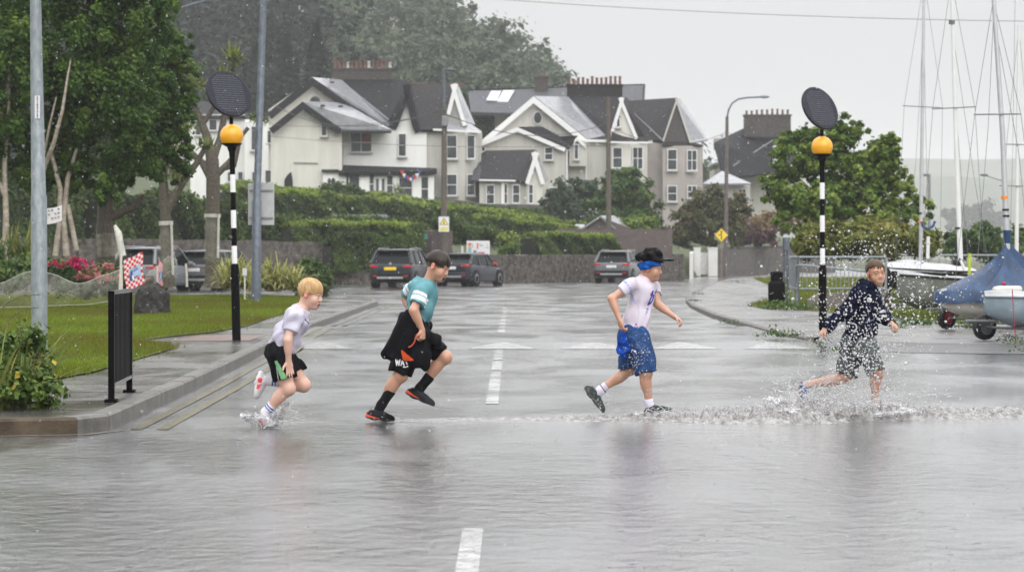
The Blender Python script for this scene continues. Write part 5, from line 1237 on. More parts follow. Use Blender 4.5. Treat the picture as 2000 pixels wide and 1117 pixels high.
car('pale silver suv with a red light bar behind the netted trunk', 378, 97.5, .34, (.17, .18, .19), Ln=4.5, W=1.90, H=1.56, bar=True, plate=('white', ''), rail=False)
# ------------------------------------------------------------------ hillside and far hills
def hill_z(X, Y):
    """slope behind the walls: gardens, house terraces, then the wooded hill"""
    X = np.asarray(X, float); Y = np.asarray(Y, float); X0 = X
    wl = 119.6 + 1.0 * (X + 8.3); wl = np.where(X < -8.3, 119.6 + .45 * (X + 8.3), wl)      # the road wall
    wl = np.where(X > 9, 146 + (X - 9) * 6, wl); d = Y - wl - 1.0
    z = 1.25 * sstep(0, 2, d) + 3.4 * sstep(4, 75, Y - wl) * np.where(X > 8, 0.75, 1)
    z = z + 4.5 * sstep(215, 260, Y) * sstep(26, 8, X)
    crest = np.interp(X + 13, [-140, -60, -25, -8, 0, 6, 13, 20, 28, 40], [34, 34, 32, 30, 27, 23.5, 19.5, 13, 5, 1])
    z = z + crest * sstep(265, 420, Y)
    z = z * sstep(30, 16, X - np.maximum(0, (Y - 160)) * .10)
    return np.where(d < 0, -0.3, z)
xs = np.concatenate([np.linspace(-150, -40, 12), np.linspace(-37, 45, 90)]); ys = np.concatenate([np.linspace(96, 215, 120), np.linspace(220, 470, 50)])
XX, YY = np.meshgrid(xs, ys, indexing='ij'); ZZ = hill_z(XX, YY) + .12 * np.sin(XX * .9 + YY * .3) * (hill_z(XX, YY) > .5)
vs = np.stack([XX, YY, ZZ], -1).reshape(-1, 3); ny = len(ys); a_ = np.arange(len(xs) - 1)[:, None] * ny + np.arange(ny - 1)[None, :]
fs = np.stack([a_, a_ + ny, a_ + ny + 1, a_ + 1], -1).reshape(-1, 4)
M_hill = mat('rough_garden_ground', (0.035, 0.05, 0.020), .9, scale=.5, col2=(0.075, 0.09, 0.035), detail=8)
tag(mesh_obj('hillside', vs, fs, M_hill, origin=(0, 0, 0)), kind='structure')
M_farhill = mat('far_fields', (0.06, 0.075, 0.055), .9, scale=.012, col2=(0.13, 0.14, 0.10), detail=5)
def farhill(px0, px1, prof, Y, dep):
    n = 40; vs = []; fs = []
    for i in range(n + 1):
        px = px0 + (px1 - px0) * i / n; h = P(px, np.interp(px, *zip(*prof)), Y); x0 = h.x
        for j in range(9): t = j / 8; vs.append((x0, Y - dep * (1 - t), -1 + (h.z + 1) * (t ** .8) + (2 * math.sin(i * .9 + j) if 0 < j < 8 else 0)))
    for i in range(n):
        for j in range(8): k = i * 9 + j; fs.append((k, k + 9, k + 10, k + 1))
    tag(mesh_obj('far_hill', vs, fs, M_farhill, origin=(0, Y, 0)), kind='structure')
farhill(1300, 2500, [(1300, 400), (1500, 345), (1640, 318), (1760, 309), (1900, 312), (2040, 309), (2500, 320)], 2300, 450)
farhill(1300, 2500, [(1300, 420), (1600, 372), (1760, 348), (1850, 344), (1950, 350), (2500, 350)], 1800, 300)

# ------------------------------------------------------------------ foliage
LV_dark = leafmat('dark_leaf', [(0.0, (0.017, 0.045, 0.011)), (0.5, (0.038, 0.088, 0.019)), (1.0, (0.090, 0.168, 0.035))], .4)
LV_birch = leafmat('birch_leaf', [(0.0, (0.022, 0.046, 0.009)), (0.5, (0.050, 0.107, 0.018)), (0.85, (0.120, 0.190, 0.032)), (1.0, (0.190, 0.244, 0.044))], .4)  # lightest stops put the highlights of lit outer leaves into the colour
LV_mid = leafmat('mid_leaf', [(0.0, (0.023, 0.049, 0.013)), (0.5, (0.056, 0.103, 0.026)), (1.0, (0.125, 0.185, 0.049))], .45)
LV_lime = leafmat('lime_leaf', [(0.0, (0.036, 0.073, 0.014)), (0.5, (0.108, 0.177, 0.030)), (1.0, (0.281, 0.343, 0.063))], .45)
LV_grey = leafmat('grey_green_leaf', [(0.0, (0.027, 0.045, 0.024)), (0.5, (0.054, 0.084, 0.046)), (1.0, (0.104, 0.140, 0.076))], .5)
LV_red = leafmat('reddish_leaf', [(0.0, (0.038, 0.045, 0.017)), (0.6, (0.082, 0.089, 0.032)), (0.85, (0.131, 0.099, 0.041)), (1.0, (0.239, 0.119, 0.071))], .5)
LV_hedge = leafmat('hedge_leaf', [(0.0, (0.020, 0.036, 0.010)), (0.5, (0.049, 0.083, 0.020)), (1.0, (0.105, 0.158, 0.035))], .5)
LV_top = leafmat('pale_hedge_top', [(0.0, (0.105, 0.150, 0.027)), (1.0, (0.234, 0.311, 0.054))], .5)  # lighter green for the leaves along hedge tops
LV_straw = leafmat('straw_green', [(0.0, (0.06, 0.085, 0.02)), (0.6, (0.16, 0.18, 0.045)), (1.0, (0.32, 0.28, 0.09))], .6)
LV_wood = leafmat('woodland_leaf', [(0.0, (0.065, 0.088, 0.058)), (0.5, (0.090, 0.118, 0.078)), (1.0, (0.125, 0.155, 0.095))], .6)  # greens lightened and evened out; distance haze partly put into the colour
LV_conif = leafmat('conifer_needles', [(0.0, (0.009, 0.015, 0.013)), (0.6, (0.020, 0.032, 0.024)), (1.0, (0.040, 0.054, 0.042))], .6)
LV_strap = leafmat('strap_leaf', [(0.0, (0.06, 0.10, 0.03)), (0.6, (0.14, 0.19, 0.05)), (1.0, (0.30, 0.28, 0.08))], .4)
LV_varie = leafmat('variegated_leaf', [(0.0, (0.10, 0.14, 0.035)), (0.4, (0.32, 0.33, 0.10)), (1.0, (0.58, 0.54, 0.24))], .4)
LV_flow = leafmat('flower_petal', [(0.0, (0.30, 0.008, 0.06)), (0.6, (0.48, 0.02, 0.12)), (1.0, (0.45, 0.12, 0.16))], .5)
LV_flow2 = leafmat('pink_petal', [(0.0, (0.34, 0.10, 0.10)), (1.0, (0.50, 0.22, 0.20))], .5)
M_bark = mat('brown_bark', (0.05, 0.04, 0.032), .85, scale=9, stretch=(2, 2, .4), col2=(0.11, 0.09, 0.075), bump=1.0, bscale=14)
M_birchbark = mat('pale_birch_bark', (0.22, 0.18, 0.14), .7, scale=6, stretch=(1, 1, 2), col2=(0.46, 0.41, 0.35), bump=.3)
M_palmbark = mat('palm_bark', (0.055, 0.047, 0.036), .9, scale=16, col2=(0.13, 0.115, 0.09), bump=1.2, bscale=22)

def px_blob(px, py, Y, rx, ry, rz=None):
    """crown blob from its place: radii in pixels at that distance"""
    s_ = Y / F_PX; return (tuple(P(px, py, Y)), (rx * s_, (rz or (rx + ry) / 2) * s_, ry * s_))
def tree(name, label, Y, base, limbs, blobs, n, leaf, seed, leafm, barkm, cat='tree', group=None, gz=None, **kw):
    """limbs: lists of (px, py, radius_px[, dY])"""
    s_ = Y / F_PX; b = P(*base, Y); t = thing(name, label, cat, tuple(b), group=group); m_ = MB()
    for lb in limbs: m_.tube([P(q[0], q[1], Y + (q[3] if len(q) > 3 else 0)) for q in lb], [q[2] * s_ for q in lb], 8)
    if limbs: m_.build('trunk', barkm, t)
    q, v = crown_quads([px_blob(*a) if len(a) == 5 else px_blob(a[0], a[1], a[2], a[3], a[4], a[5]) for a in blobs], n, leaf, seed, **kw)
    leaf_obj('crown', q, v, leafm, t); return t
# the dense birches on the left
YB = 62
tree('birch_tree', 'leafy birch whose dark crown fills the upper left corner', YB, (14, 520), [[(10, 520, 7), (12, 420, 6), (8, 330, 5), (18, 200, 3.5), (22, 60, 2)], [(8, 380, 5), (-12, 330, 4), (-30, 260, 3)], [(0, 300, 3.5, .2), (6, 220, 3, .2), (20, 140, 2)]],
     [(10, 120, YB, 95, 150), (-40, 250, YB, 80, 120), (40, 280, YB + .6, 70, 90), (30, -40, YB, 110, 100)], 54000, .066, 11, LV_birch, M_birchbark, nclump=320, clump=.17, shell=.3, hang=(.9, .9, 1.1))
tree('birch_tree', 'big multi stemmed birch right behind the lamp post', YB + 1, (110, 520), [[(108, 500, 6), (116, 440, 5.5), (118, 370, 5), (100, 300, 4)], [(130, 500, 7), (124, 430, 5.5), (132, 350, 5), (150, 290, 3)], [(85, 330, 5, -1.2), (105, 280, 4.2, -1.6), (122, 215, 3.2, -1.8), (132, 150, 2, -1.8), (138, 118, 1.3, -1.8)], [(86, 300, 3, -1.2), (98, 240, 2.4, -1.6), (110, 190, 1.5, -1.7)], [(150, 490, 5), (140, 440, 5), (132, 400, 5)]],
     [(130, 110, YB + 1, 110, 130), (210, 180, YB + 1, 100, 130), (110, 260, YB + 1.5, 80, 80), (250, 60, YB + 1, 90, 100), (180, -40, YB + 1, 130, 90), (240, 280, YB + 1, 75, 75), (205, 360, YB + 1, 40, 46), (150, 350, YB + 1, 30, 40), (320, 20, YB + 1, 40, 40), (110, 330, YB + 2, 90, 50)], 118000, .066, 12, LV_birch, M_birchbark, nclump=520, clump=.16, shell=.3, hang=(.9, .9, 1.1))
tree('broadleaf_tree', 'dark trunked leafy tree left of the palms', YB + 4, (205, 545), [[(206, 545, 22), (205, 470, 18), (206, 400, 15), (214, 330, 13), (225, 250, 9)], [(206, 430, 10), (235, 415, 9), (262, 405, 6), (280, 380, 4)]],
     [(300, 180, YB + 4, 75, 110), (330, 110, YB + 4, 50, 60), (270, 260, YB + 4, 70, 90), (320, 300, YB + 4, 50, 70), (225, 330, YB + 4, 60, 50), (345, 220, YB + 4, 35, 60), (290, 60, YB + 4, 50, 70), (368, 150, YB + 4, 22, 30), (362, 90, YB + 4, 24, 26), (300, 0, YB + 4, 40, 40), (352, 280, YB + 4, 26, 36)], 74000, .066, 13, LV_birch, M_bark, nclump=420, clump=.19, shell=.3)

def blades(m_v, rng, c, n, ln, wd, spread=1.0, droop=.5, up=.4):
    """strap leaves leaving a point; each is three quads long"""
    out = []
    for i in range(n):
        az = rng.random() * 2 * PI; el = up + (1.45 - up) * rng.random(); d = np.array((math.cos(az) * math.cos(el) * spread, math.sin(az) * math.cos(el) * spread, math.sin(el))); d /= np.linalg.norm(d)
        L_ = ln * (.65 + .5 * rng.random()); p = np.array(c, float) + rng.normal(size=3) * .02 * np.array((1, 1, .3)) * 5 * wd / .05; sd = np.cross(d, (0, 0, 1.)); sd /= np.linalg.norm(sd) + 1e-6; w0 = wd * (.7 + .5 * rng.random()); k = 4
        for j in range(k):
            dd = d.copy(); dd[2] -= droop * ((j + .5) / k) ** 1.6 * 1.6; dd /= np.linalg.norm(dd); q = p + dd * L_ / k; a, b = w0 * (1 - (j / k) ** 2), w0 * (1 - ((j + 1) / k) ** 2); out.append((p - sd * a / 2, p + sd * a / 2, q + sd * b / 2, q - sd * b / 2)); p = q
    return np.array(out)
def strap_plant(name, label, cat, spots, n, ln, wd, seed, m, group=None, droop=.6, up=.35, stems=None, parent=None, part='leaves'):
    rng = np.random.default_rng(seed); qs = [blades(None, rng, c, n, ln, wd, 1.0, droop, up) for c in spots]; q = np.concatenate(qs); k = len(q) // 4
    v = np.repeat(np.clip(rng.normal(.5, .28, k), 0, 1), 4)
    o = leaf_obj(name if parent is None else part, q, v, m, parent); 
    if parent is None: tag(o, label, cat, group)
    return o
# cabbage palms with wrapped trunks
def palm(label, Y, base, limbs, heads, seed, wrap=None, tall=.42):
    s_ = Y / F_PX; b = P(*base, Y); t = thing('cabbage_palm', label, 'palm', tuple(b), group='palms with netting round their trunks'); m_ = MB()
    for lb in limbs: m_.tube([P(q[0], q[1], Y + (q[3] if len(q) > 3 else 0)) for q in lb], [q[2] * s_ for q in lb], 9)
    m_.build('trunk', M_palmbark, t)
    for i, (px, py, r) in enumerate(heads): strap_plant('', '', '', [P(px, py, Y)], 70, r * s_, 4.2 * s_, seed + i, LV_strap, droop=.35, up=-.5, parent=t, part='leaf_head')
    if wrap:
        w_ = MB(); x0, y0, x1, y1, r = wrap; k = 14; pts = [P(x0 + (x1 - x0) * i / k, y0 + (y1 - y0) * i / k, Y - .02) for i in range(k + 1)]
        w_.tube(pts, [r * s_ * (1 + .10 * math.sin(i * 2.1) + .06 * math.sin(i * 5.3)) for i in range(k + 1)], 12)
        o = w_.build('net_wrap', M_net); tag(o, ('netting sleeve wrapped round the trunk of the ' + wl_[seed]), 'netting', 'netting sleeves on the trunks')
        f = MB(); f.tube([P(x0 + r * .8, y0, Y - r * s_), P(x1 + r * .75, y1 - 8, Y - r * s_)], 2.6 * s_, 6); f.tube([p + V(0, -.0, 0) for p in pts[:2]], r * s_ * 1.08, 12); f.build('gathered_edge', M_netd, o)
    return t
wl_ = {40: 'forked palm behind the crossing beacon', 60: 'slender palm between the grey cars', 80: 'thick dark trunk left of the flags'}
YP = 74
palm('forked cabbage palm with bare branches behind the left crossing beacon', YP, (414, 560), [[(412, 562, 17), (414, 540, 14), (415, 430, 13), (416, 350, 14), (414, 310, 13)], [(414, 320, 11), (405, 270, 9), (392, 235, 7), (378, 200, 6), (380, 170, 5)], [(414, 315, 9), (430, 270, 7, .3), (440, 215, 6, .4), (452, 160, 5, .4), (456, 125, 4, .4)], [(412, 350, 8), (395, 318, 7), (375, 300, 6), (362, 270, 5)], [(420, 345, 7), (445, 320, 6), (462, 300, 5), (470, 268, 4), (485, 250, 4)], [(395, 245, 5), (410, 222, 5), (425, 200, 4)], [(440, 330, 4), (458, 325, 4), (466, 290, 3.5)]],
     [(380, 168, 32), (456, 116, 36), (440, 148, 30), (505, 235, 26), (362, 250, 30), (424, 196, 26)], 40, (415, 418, 414, 512, 15))
palm('slender leaning cabbage palm between the two light grey cars', YP - 2, (326, 560), [[(328, 562, 15), (326, 520, 12), (324, 440, 11), (322, 400, 10), (318, 350, 9)], [(322, 420, 9), (340, 385, 8), (362, 350, 7), (385, 318, 6), (400, 290, 5)], [(318, 380, 7), (322, 330, 6), (330, 280, 5), (335, 240, 5)]],
     [(338, 236, 42), (350, 300, 38), (330, 200, 36), (402, 285, 22), (345, 350, 34)], 60, (324, 432, 328, 545, 13))
o = MB(); s_ = 66 / F_PX; o.tube([P(210 + .2 * i, 456 + 5 * i, 65.6) for i in range(10)], [22 * s_ * (1 + .07 * math.sin(i * 2)) for i in range(10)], 14); o = o.build('net_wrap', M_net); tag(o, 'netting sleeve round the dark trunk behind the rose bed', 'netting', 'netting sleeves on the trunks')
# low netting around the palm feet
for lab, Y, top, bot in (('loose netting skirt at the foot of the slender palm', 71, [(318, 508), (332, 500), (346, 508)], [(318, 540), (332, 530), (346, 542)]),): net(lab, Y, top, bot)
stick('short bleached post in front of the pale silver suv', (365, 560), (363, 515), 70, .035)
net('small triangle of netting between the two chequered flags', 54.6, [(283, 540), (296, 528), (307, 520)], [(283, 566), (296, 566), (307, 566)])

# banner between the birches
bn = MB(); a, c = P(84, 407, 60.5), P(121, 401, 60.5); a2, c2 = P(84, 438, 60.5), P(121, 431, 60.5); n = 8
for i in range(n):
    f0, f1 = i / n, (i + 1) / n; sag = lambda f: V(0, -.06 * math.sin(f * PI), -.03 * math.sin(f * PI)); bn.quad(a2.lerp(c2, f0) + sag(f0), a2.lerp(c2, f1) + sag(f1), a.lerp(c, f1) + sag(f1), a.lerp(c, f0) + sag(f0), 0, True)
b_ = bn.build('banner', mat('white_banner', (.62, .62, .62), .6, var=.05)); tag(b_, 'small white printed banner tied between the birch trunks', 'banner')
tx = MB()
for r in range(3):
    for k in range(5): 
        if (r * 5 + k) % 4 == 3: continue
        q = a.lerp(a2, .22 + .26 * r).lerp(c.lerp(c2, .22 + .26 * r), .18 + .17 * k) + V(0, -.10, 0); tx.box(q, (.052, .004, .035 - .008 * (k % 2)), mi=1 if r == 2 else 0)
tx.build('print', [mat('grey_print', (.10, .10, .12), .6), mat('red_grey_print', (.32, .12, .12), .6)], b_)

# ------------------------------------------------------------------ shrubs, roses, strap plants
def shrub(name, label, cat, blobs, n, leaf, seed, m, group=None, stems=None, **kw):
    q, v = crown_quads([px_blob(*b) for b in blobs], n, leaf, seed, **kw); o = leaf_obj(name, q, v, m); tag(o, label, cat, group); return o
YR = 58
shrub('shrub', 'green leafy shrub at the left edge behind the netting', 'shrub', [(20, 530, YR, 60, 40), (-40, 520, YR, 60, 45), (70, 525, YR, 40, 35)], 12000, .07, 21, LV_mid, clump=.4, shell=.3)
rb = thing('rose_bush', 'rose bed with crimson and pink flowers behind the netting', 'rose bush', tuple(P(170, 575, YR)))
q, v = crown_quads([px_blob(165, 545, YR, 75, 28), px_blob(120, 535, YR, 40, 30), px_blob(215, 545, YR, 40, 24)], 12000, .055, 22, clump=.4, shell=.3); leaf_obj('foliage', q, v, LV_mid, rb)
q, v = crown_quads([px_blob(102, 513, YR - .8, 12, 9), px_blob(160, 528, YR - .8, 12, 9), px_blob(150, 515, YR - .8, 40, 8), px_blob(118, 520, YR - .8, 8, 5)], 700, .05, 23, clump=.3, nclump=24, shell=.3); leaf_obj('crimson_flowers', q, v, LV_flow, rb)
q, v = crown_quads([px_blob(200, 522, YR - .8, 40, 10), px_blob(135, 508, YR - .8, 30, 7), px_blob(180, 540, YR - .9, 50, 10)], 800, .05, 24, clump=.2, nclump=40, shell=.3); leaf_obj('pink_flowers', q, v, LV_flow2, rb)
strap_plant('flax_plant', 'tall arching flax leaves at the left edge behind the netting', 'flax', [P(x, y, 60) for x, y in ((0, 520), (25, 500), (45, 510), (-20, 510), (60, 500))], 34, .95, .045, 31, LV_strap, droop=.5)
strap_plant('flax_plant', 'variegated flax clump between the beacon and the sign pole', 'flax', [P(x, y, 72) for x, y in ((445, 560), (458, 552), (470, 560), (480, 555), (490, 565))], 46, 1.15, .06, 32, LV_varie, 'variegated flax clumps', droop=.75)
strap_plant('flax_plant', 'variegated flax clump right of the sign pole by the round bush', 'flax', [P(x, y, 73) for x, y in ((518, 560), (530, 552), (545, 560), (560, 565), (535, 568), (575, 562))], 52, 1.05, .06, 33, LV_varie, 'variegated flax clumps', droop=.75)
strap_plant('flax_plant', 'variegated flax behind the palm with the forked trunk', 'flax', [P(x, y, 78) for x, y in ((432, 548), (440, 545))], 36, .95, .06, 34, LV_varie, 'variegated flax clumps', droop=.75)
shrub('round_bush', 'clipped round dark green bush at the far lawn corner', 'bush', [(610, 548, 76, 33, 36)], 9000, .07, 35, LV_mid, clump=.3, shell=.75, nclump=120)
o = MB(); o.box(P(478, 531, 69), (.12, .02, .2)); k = o.build('plant_label', M_signw); tag(k, 'small white plant label on a stick beside the flax', 'label'); o = MB(); p0 = P(478, 536, 69.05); o.tube([V(p0.x, 69.05, .1), p0], .025, 6); o.build('stick', M_stick, k)
# near left corner: montbretia leaves, nettles and seed stems
strap_plant('crocosmia', 'sword leaved crocosmia clump at the near left kerb corner', 'plant', [G(x, y, .13) + V(0, dy, 0) for x, y, dy in ((-20, 800, 0), (5, 790, .3), (20, 795, .1), (-10, 780, .8), (35, 790, .5))], 30, .78, .03, 41, LV_strap, droop=.35, up=.55)
cs = thing('low_shrub', 'low leafy weed shrub spilling over the near left kerb', 'shrub', (-3.9, 20.2, .12))
q, v = crown_quads([((-4.15, 20.3, .30), (.50, .42, .22)), ((-3.80, 20.2, .26), (.24, .3, .16)), ((-3.95, 20.5, .50), (.28, .3, .26)), ((-4.5, 20.2, .3), (.4, .3, .22))], 5200, .042, 42, clump=.32, shell=.45, nclump=90, aspect=1.3, jit=.5); leaf_obj('foliage', q, v, leafmat('weed_leaf', [(0.0, (0.03, 0.06, 0.012)), (0.5, (0.075, 0.13, 0.026)), (0.9, (0.16, 0.22, 0.05)), (1.0, (0.45, 0.32, 0.05))], .35), cs)
rng = np.random.default_rng(43); sm_ = MB()
for pts in (((60, 770), (95, 735), (122, 700), (142, 692), (165, 703)), ((0, 660), (20, 620), (45, 605), (75, 600)), ((-10, 620), (15, 590), (40, 578), (80, 575)), ((10, 690), (28, 655), (50, 640), (78, 640)), ((45, 760), (60, 700), (75, 690))):
    sm_.tube([P(x, y, 20.6 + .05 * i) for i, (x, y) in enumerate(pts)], [.006, .005, .004, .003, .002][:len(pts)], 5)
sm_.build('seed_stems', mat('brown_stem', (0.09, 0.07, 0.035), .6), cs)
q = []
for (x, y) in ((75, 690), (68, 712), (88, 735), (92, 720), (105, 738), (80, 700), (62, 735)):
    c = np.array(P(x, y, 20.55)); q.append(leaf_arrays(c + rng.normal(size=(14, 3)) * .018, rng.normal(size=(14, 3)), np.full(14, .022), rng))
q = np.concatenate(q); leaf_obj('seed_heads', q, rng.random(len(q)), leafmat('brown_seed', [(0, (.05, .025, .02)), (1, (.14, .09, .06))], .7), cs)

# ------------------------------------------------------------------ hedges: boxes of leaves with a lighter green top
def hedge(label, line, h, wd, n, leaf, seed, top=True, dens=None, name='hedge', wav=.12, m=LV_hedge, ztop=None, topw=.35):
    """line: (X, Y, z base); h height (list ok)"""
    rng = np.random.default_rng(seed); hs_ = h if isinstance(h, (list, tuple)) else [h] * len(line); seg = [math.dist(line[i][:2], line[i + 1][:2]) for i in range(len(line) - 1)]; tot = sum(seg)
    pos = rng.random(n) * tot; cum = np.concatenate([[0], np.cumsum(seg)]); i = np.clip(np.searchsorted(cum, pos) - 1, 0, len(seg) - 1); t = (pos - cum[i]) / np.array(seg)[i]; Lp = np.array(line, float); Hh = np.array(hs_, float)
    c = Lp[i] + (Lp[i + 1] - Lp[i]) * t[:, None]; hh = Hh[i] + (Hh[i + 1] - Hh[i]) * t; d = (Lp[i + 1] - Lp[i])[:, :2]; d /= np.linalg.norm(d, axis=1, keepdims=True); pn = np.stack([d[:, 1], -d[:, 0]], 1)
    hh = hh * (1 + wav * (np.sin(pos * 1.3) * .4 + np.sin(pos * .47 + 1) * .5 + np.sin(pos * 3.1) * .2)); u = rng.random(n); s = np.where(u < .62, 1.0, 0.0)
    zf = np.where(s > 0, rng.random(n), 1.0); w_ = np.where(s > 0, 1.0, rng.random(n) * 2 - 1); lump = 1 + .22 * np.sin(pos * 2.2 + zf * 3) + .16 * np.sin(pos * 5.1 + zf * 7)
    off = wd / 2 * w_ * np.where(s > 0, lump, 1) * (1 - .15 * zf ** 6); z = c[:, 2] + hh * np.where(s > 0, zf ** .9, 1 - .10 * w_ ** 2 + rng.normal(size=n) * .02)
    p = np.stack([c[:, 0] + pn[:, 0] * off, c[:, 1] + pn[:, 1] * off, z], 1) + rng.normal(size=(n, 3)) * leaf * .5
    nn = np.where(s[:, None] > 0, np.stack([pn[:, 0], pn[:, 1], np.full(n, .25)], 1), np.array([[0, 0, 1.0]])) + rng.normal(size=(n, 3)) * .45
    q = leaf_arrays(p, nn, leaf * (.6 + .8 * rng.random(n)), rng, 1.4); v = np.clip(.45 + .25 * np.sin(pos * .9 + zf * 4) + rng.normal(size=n) * .25, 0, 1)
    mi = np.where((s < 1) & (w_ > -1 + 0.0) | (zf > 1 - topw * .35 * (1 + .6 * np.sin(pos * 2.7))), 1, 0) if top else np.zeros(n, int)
    core = MB(); o = leaf_obj(name, q, v, [m, LV_top], None, None, mi); tag(o, label, 'hedge')
    for a, b, ha, hb in zip(line, line[1:], hs_, hs_[1:]):
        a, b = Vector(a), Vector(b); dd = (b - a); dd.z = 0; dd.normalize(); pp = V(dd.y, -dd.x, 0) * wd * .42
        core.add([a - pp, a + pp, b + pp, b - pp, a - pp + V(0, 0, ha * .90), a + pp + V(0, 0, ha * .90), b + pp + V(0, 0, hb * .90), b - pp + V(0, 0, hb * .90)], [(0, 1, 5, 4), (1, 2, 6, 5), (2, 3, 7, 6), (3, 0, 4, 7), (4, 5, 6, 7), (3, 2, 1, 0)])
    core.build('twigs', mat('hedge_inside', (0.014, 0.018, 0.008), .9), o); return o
def hp(px, py, Y): p = P(px, py, Y); return (p.x, p.y, p.z)
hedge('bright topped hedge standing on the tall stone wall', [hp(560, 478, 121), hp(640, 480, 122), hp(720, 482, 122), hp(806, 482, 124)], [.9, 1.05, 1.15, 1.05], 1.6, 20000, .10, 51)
hedge('ivy covered hedge hanging over the low wall behind the dark suv', [hp(640, 532, 119.0), hp(700, 527, 120.6), hp(812, 520, 122.2)], [1.3, 1.5, 1.5], .7, 9000, .10, 52, top=False, wav=.25)
hedge('square clipped hedge above the low wall beside the notice board', [hp(1032, 504, 135.5), hp(1100, 502, 137), hp(1182, 500, 140)], [1.15, 1.18, 1.15], 1.6, 14000, .10, 53)
shrub('shrub', 'small bright shrub between the notice board and the clipped hedge', 'shrub', [(994, 478, 135, 22, 26)], 2600, .11, 54, LV_lime, clump=.4, shell=.5)
hedge('long dark hedge climbing from the beacon to the white house garden', [hp(430, 428, 150), hp(560, 425, 152), hp(700, 428, 154), hp(860, 445, 156), hp(1000, 452, 158), hp(1128, 460, 160)], [1.75, 1.55, 1.35, 1.2, .95, .75], 2.4, 36000, .15, 55)
hedge('upper hedge line below the white house front', [hp(455, 405, 176), hp(600, 398, 178), hp(740, 405, 180), hp(860, 420, 181), hp(980, 430, 182), hp(1120, 444, 184)], [1.6, .9, .95, .75, .6, .45], 2.2, 24000, .16, 56)
hedge('lower lime topped hedge in front of the dark garden wall', [hp(925, 455, 150), hp(1020, 458, 150), hp(1120, 463, 151)], [.95, .75, .55], 1.8, 12000, .12, 57)
hedge('overgrown bank hedge behind the left cars and trees', [hp(-80, 500, 112), hp(150, 495, 114), hp(300, 480, 118), hp(460, 470, 124), hp(640, 470, 130), hp(810, 472, 133), hp(930, 478, 137)], [3.2, 3.0, 2.4, 1.3, 1.05, 1.0, .9], 2.5, 44000, .14, 58, top=False, wav=.2, name='hedge')
shrub('round_bush', 'big rounded bush swelling above the hedge before the white house', 'bush', [(660, 392, 170, 52, 34), (690, 398, 170, 40, 26)], 9000, .16, 59, LV_hedge, clump=.25, shell=.75, nclump=140)
hedge('dark bank planting under the terrace of houses', [hp(880, 418, 186), hp(1000, 425, 187), hp(1120, 432, 188)], [.6, .6, .6], 1.5, 6000, .16, 60, top=False)
strap_plant('young_palm', 'spiky young palm in front of the white house porch', 'palm', [P(777, 372, 183), P(775, 380, 183)], 40, .95, .07, 61, LV_strap, droop=.5, up=-.2)
# trees and bushes of the gardens
tree('garden_tree', 'grey green tree in front of the cottage end wall', 176, (1120, 440), [[(1120, 440, 5), (1118, 400, 4), (1112, 370, 3)]], [(1112, 385, 176, 42, 38), (1140, 372, 176, 32, 30), (1088, 395, 176, 32, 26), (1120, 420, 175, 55, 26)], 15000, .17, 71, LV_grey, M_bark, clump=.3, shell=.3, nclump=120, group='trees in the house gardens')
tree('garden_tree', 'tall loose green tree beside the bare telegraph pole', 165, (1220, 450), [[(1222, 450, 6), (1220, 400, 5), (1215, 350, 3)], [(1220, 410, 4), (1245, 370, 3)]], [(1215, 372, 165, 48, 44), (1245, 385, 165, 42, 36), (1190, 400, 165, 40, 36), (1225, 345, 165, 24, 22), (1260, 415, 165, 50, 30), (1190, 430, 164, 50, 24)], 22000, .16, 72, LV_mid, M_bark, clump=.28, shell=.3, nclump=160, group='trees in the house gardens')
tree('garden_tree', 'reddish green cherry tree left of the street lamp', 168, (1390, 480), [[(1390, 480, 6), (1388, 430, 5), (1380, 390, 3)], [(1390, 440, 4), (1425, 400, 3)]], [(1385, 405, 168, 55, 38), (1345, 425, 168, 40, 32), (1430, 415, 168, 42, 36), (1400, 380, 168, 28, 18), (1390, 450, 167, 70, 28), (1330, 455, 167, 40, 24)], 24000, .16, 73, LV_red, M_bark, clump=.25, shell=.3, nclump=170, group='trees in the house gardens')
tree('garden_tree', 'green tree between the white house and the grey house', 232, (935, 330), [[(935, 330, 4), (935, 270, 3)]], [(930, 225, 232, 34, 42), (960, 245, 232, 34, 36), (900, 215, 232, 26, 34), (945, 280, 232, 30, 26), (975, 275, 231, 22, 20)], 14000, .22, 74, LV_mid, M_bark, clump=.28, shell=.35, nclump=130, group='trees in the house gardens')
shrub('round_bush', 'pale yellow green bush right of the shed', 'bush', [(1248, 440, 152, 32, 20), (1225, 446, 152, 20, 14)], 5000, .13, 75, LV_lime, clump=.35, shell=.5)
shrub('shrub', 'dark red leaved shrub behind the grey block wall', 'shrub', [(1450, 455, 182, 30, 28), (1490, 465, 182, 30, 18)], 5000, .16, 76, leafmat('wine_leaf', [(0, (.03, .018, .018)), (1, (.12, .05, .05))]), clump=.3, shell=.4)
shrub('shrub', 'straw coloured dry shrub on the bank beyond the block wall', 'shrub', [(1500, 440, 200, 45, 22), (1530, 430, 200, 35, 22)], 6000, .2, 77, leafmat('dry_leaf', [(0, (.14, .09, .04)), (1, (.34, .24, .12))]), clump=.35, shell=.4)
